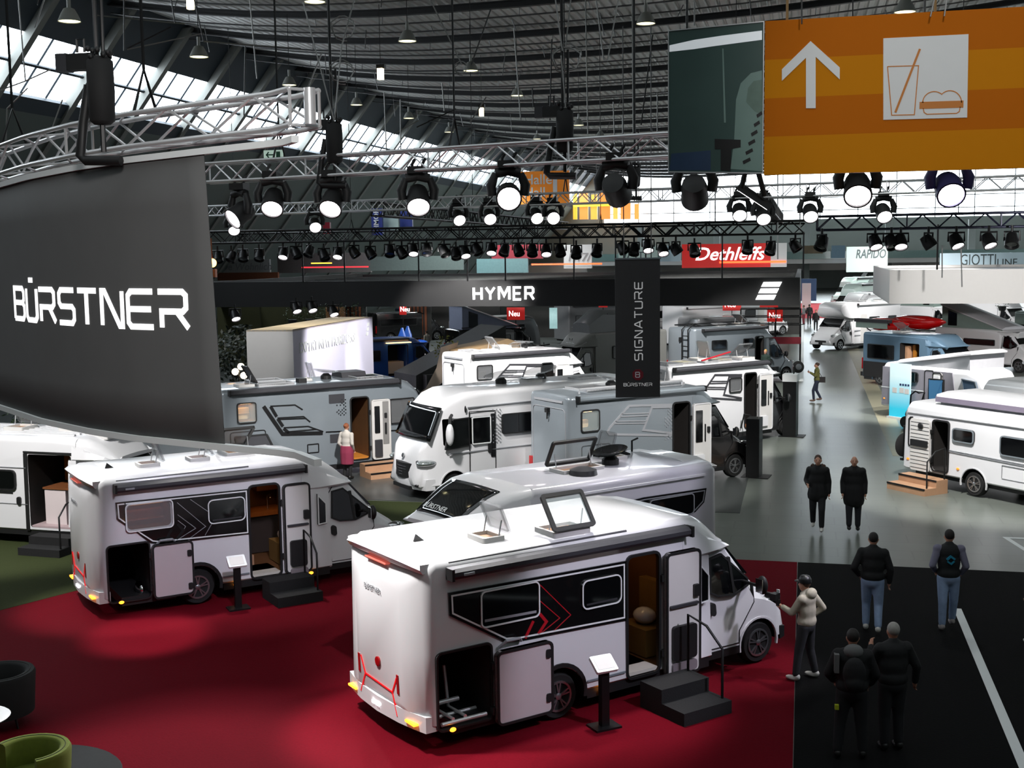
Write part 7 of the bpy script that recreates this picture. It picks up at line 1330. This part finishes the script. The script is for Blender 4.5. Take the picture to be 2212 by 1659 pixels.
# ------------------------------------------------------------------ light and exposure
W_ = bpy.data.worlds.new('world'); S.world = W_; W_.use_nodes = True; bg = W_.node_tree.nodes['Background']; bg.inputs[0].default_value = (.62, .68, .7, 1); bg.inputs[1].default_value = .85
def spot(x, y, z, tx, ty, tz, e, size=50, blend=.5, soft=.25, col=(1, .97, .95)):
    l = bpy.data.lights.new('unseen_spot', 'SPOT'); l.energy = e; l.spot_size = R_(size); l.spot_blend = blend; l.shadow_soft_size = soft; l.color = col
    o = bpy.data.objects.new('unseen_spot', l); COL.objects.link(o); o.location = (x, y, z); d = Vector((tx - x, ty - y, tz - z)); o.rotation_euler = (-d).to_track_quat('Z', 'Y').to_euler(); return o  # spots without fixtures, some only added for brightness
lil = (.86, .82, 1.0)
for a_ in ((-2.6, 17.6, 8.4, -3.6, 17.0, 2.5, 1900, 44), (-8.0, 14.0, 7.7, -5.4, 15.55, 1.2, 3600, 32), (-15.0, 18.6, 8.0, -12.9, 20.1, 1.2, 2600, 30), (-11.2, 22.6, 8.3, -10.9, 21.9, 2.4, 1300, 42), (-8.6, 15.2, 8.0, -11.1, 18.7, 0, 3800, 15), (-3.4, 22.4, 8.3, -4.4, 20.8, 2.4, 1100, 46), (1.8, 20.8, 8.2, -.8, 18.9, 0, 900, 18), (-1.5, 11, 8.0, -4.2, 14.2, 0, 700, 16)): spot(*a_)
for a_ in ((3.5, 13.0, 8.2, -2.0, 16.6, 1.7, 1900, 24), (4.6, 18.4, 7.4, -.4, 19.2, 1.2, 1300, 20), (-5.4, 13.6, 8.0, -10.8, 20.6, 1.5, 1900, 22), (3.0, 21, 8.2, -3.5, 21.5, 1.8, 1100, 24)): spot(*a_, col=lil)
for a_ in ((-17, 18, 8.2, -18.5, 25, 1.5, 3600, 60), (-9, 27, 8.2, -13.2, 33.5, 1.4, 5200, 40), (-9.5, 25, 8.2, -9.3, 31, 1.4, 3400, 34), (-1, 26, 8.2, -3.8, 32.5, 1.4, 4200, 36), (-10, 27.5, 8.2, -6.6, 32.5, 1.8, 3600, 20), (-6.5, 40, 8.2, -9.5, 44.5, 1.5, 6500, 50), (1.0, 37, 8.2, -2.6, 41.5, 1.2, 4200, 44), (-14, 40, 8.2, -12.5, 43.5, 2, 5200, 46), (-13, 48, 7.0, -20.4, 50.5, 2.0, 5200, 44), (-13, 53, 7.0, -20.4, 54.5, 1.6, 3600, 30), (-22, 41, 8, -22.5, 48, 2, 1800, 40), (-6, 52, 8.2, -3, 59, 1.4, 5800, 56), (-18, 57, 6.9, -18, 66, 1.0, 4800, 60), (-8, 67, 7.0, -6, 76, 1.2, 5000, 70), (-22, 72, 7.0, -22, 82, 1.4, 3400, 80)): spot(*a_)
for a_ in ((2.5, 29, 9, 5, 34, 1.2, 5200, 60), (7, 44, 9, 6, 49, 1.4, 6500, 50), (4, 45, 9, 4, 51, 1.2, 4200, 50), (5.5, 49.5, 6.6, 6.5, 58, .6, 5200, 36), (9, 49, 6.6, 10, 61, 0, 6500, 24), (10.5, 38, 6.1, 11.5, 60, 4.7, 12000, 46), (6.5, 64, 8, 6, 71, 1.5, 6500, 70), (5, 76, 8, 6, 88, 1.0, 5500, 60), (8, 84, 5, 7, 92, 1.5, 3000, 90), (8, 100, 6, 8, 112, 1, 4000, 90)): spot(*a_)  # includes added spots that brighten the white fascia and vans below it
spot(-2.5, 4.5, 9.5, -7.2, 13.6, 6.4, 1500, 46, .9, .5); spot(1.6, 8, 11.5, 1.8, 16.8, 8.7, 760, 42, .8, .4)  # unseen fill spots added to brighten the curved banner and orange sign
for x, y, e in ((1.4, 42, 1500), (1.4, 62, 1700), (1.4, 84, 1700), (1.4, 108, 1700), (1, 30, 900)): spot(x, y, 13.5, x, y, 0, e, 110, .8, .6, (.92, 1, .98))
for x, y in ((-24, 90), (14, 100), (-10, 130), (12, 140), (-26, 130), (-2, 160)): spot(x, y, 13.8, x, y, 0, 9000, 140, .8, .6, (.92, 1, .98))
S.view_settings.view_transform = 'Standard'; S.view_settings.look = 'None'; S.view_settings.gamma = 1; S.view_settings.use_curve_mapping = False; S.view_settings.exposure = .4
S.cycles.use_adaptive_sampling = True; S.cycles.adaptive_threshold = .045; S.cycles.max_bounces = 6; S.cycles.diffuse_bounces = 3; S.cycles.glossy_bounces = 3; S.cycles.transparent_max_bounces = 12; S.cycles.transmission_bounces = 4; S.cycles.sample_clamp_indirect = 4; S.cycles.caustics_reflective = False; S.cycles.caustics_refractive = False; S.cycles.use_denoising = True
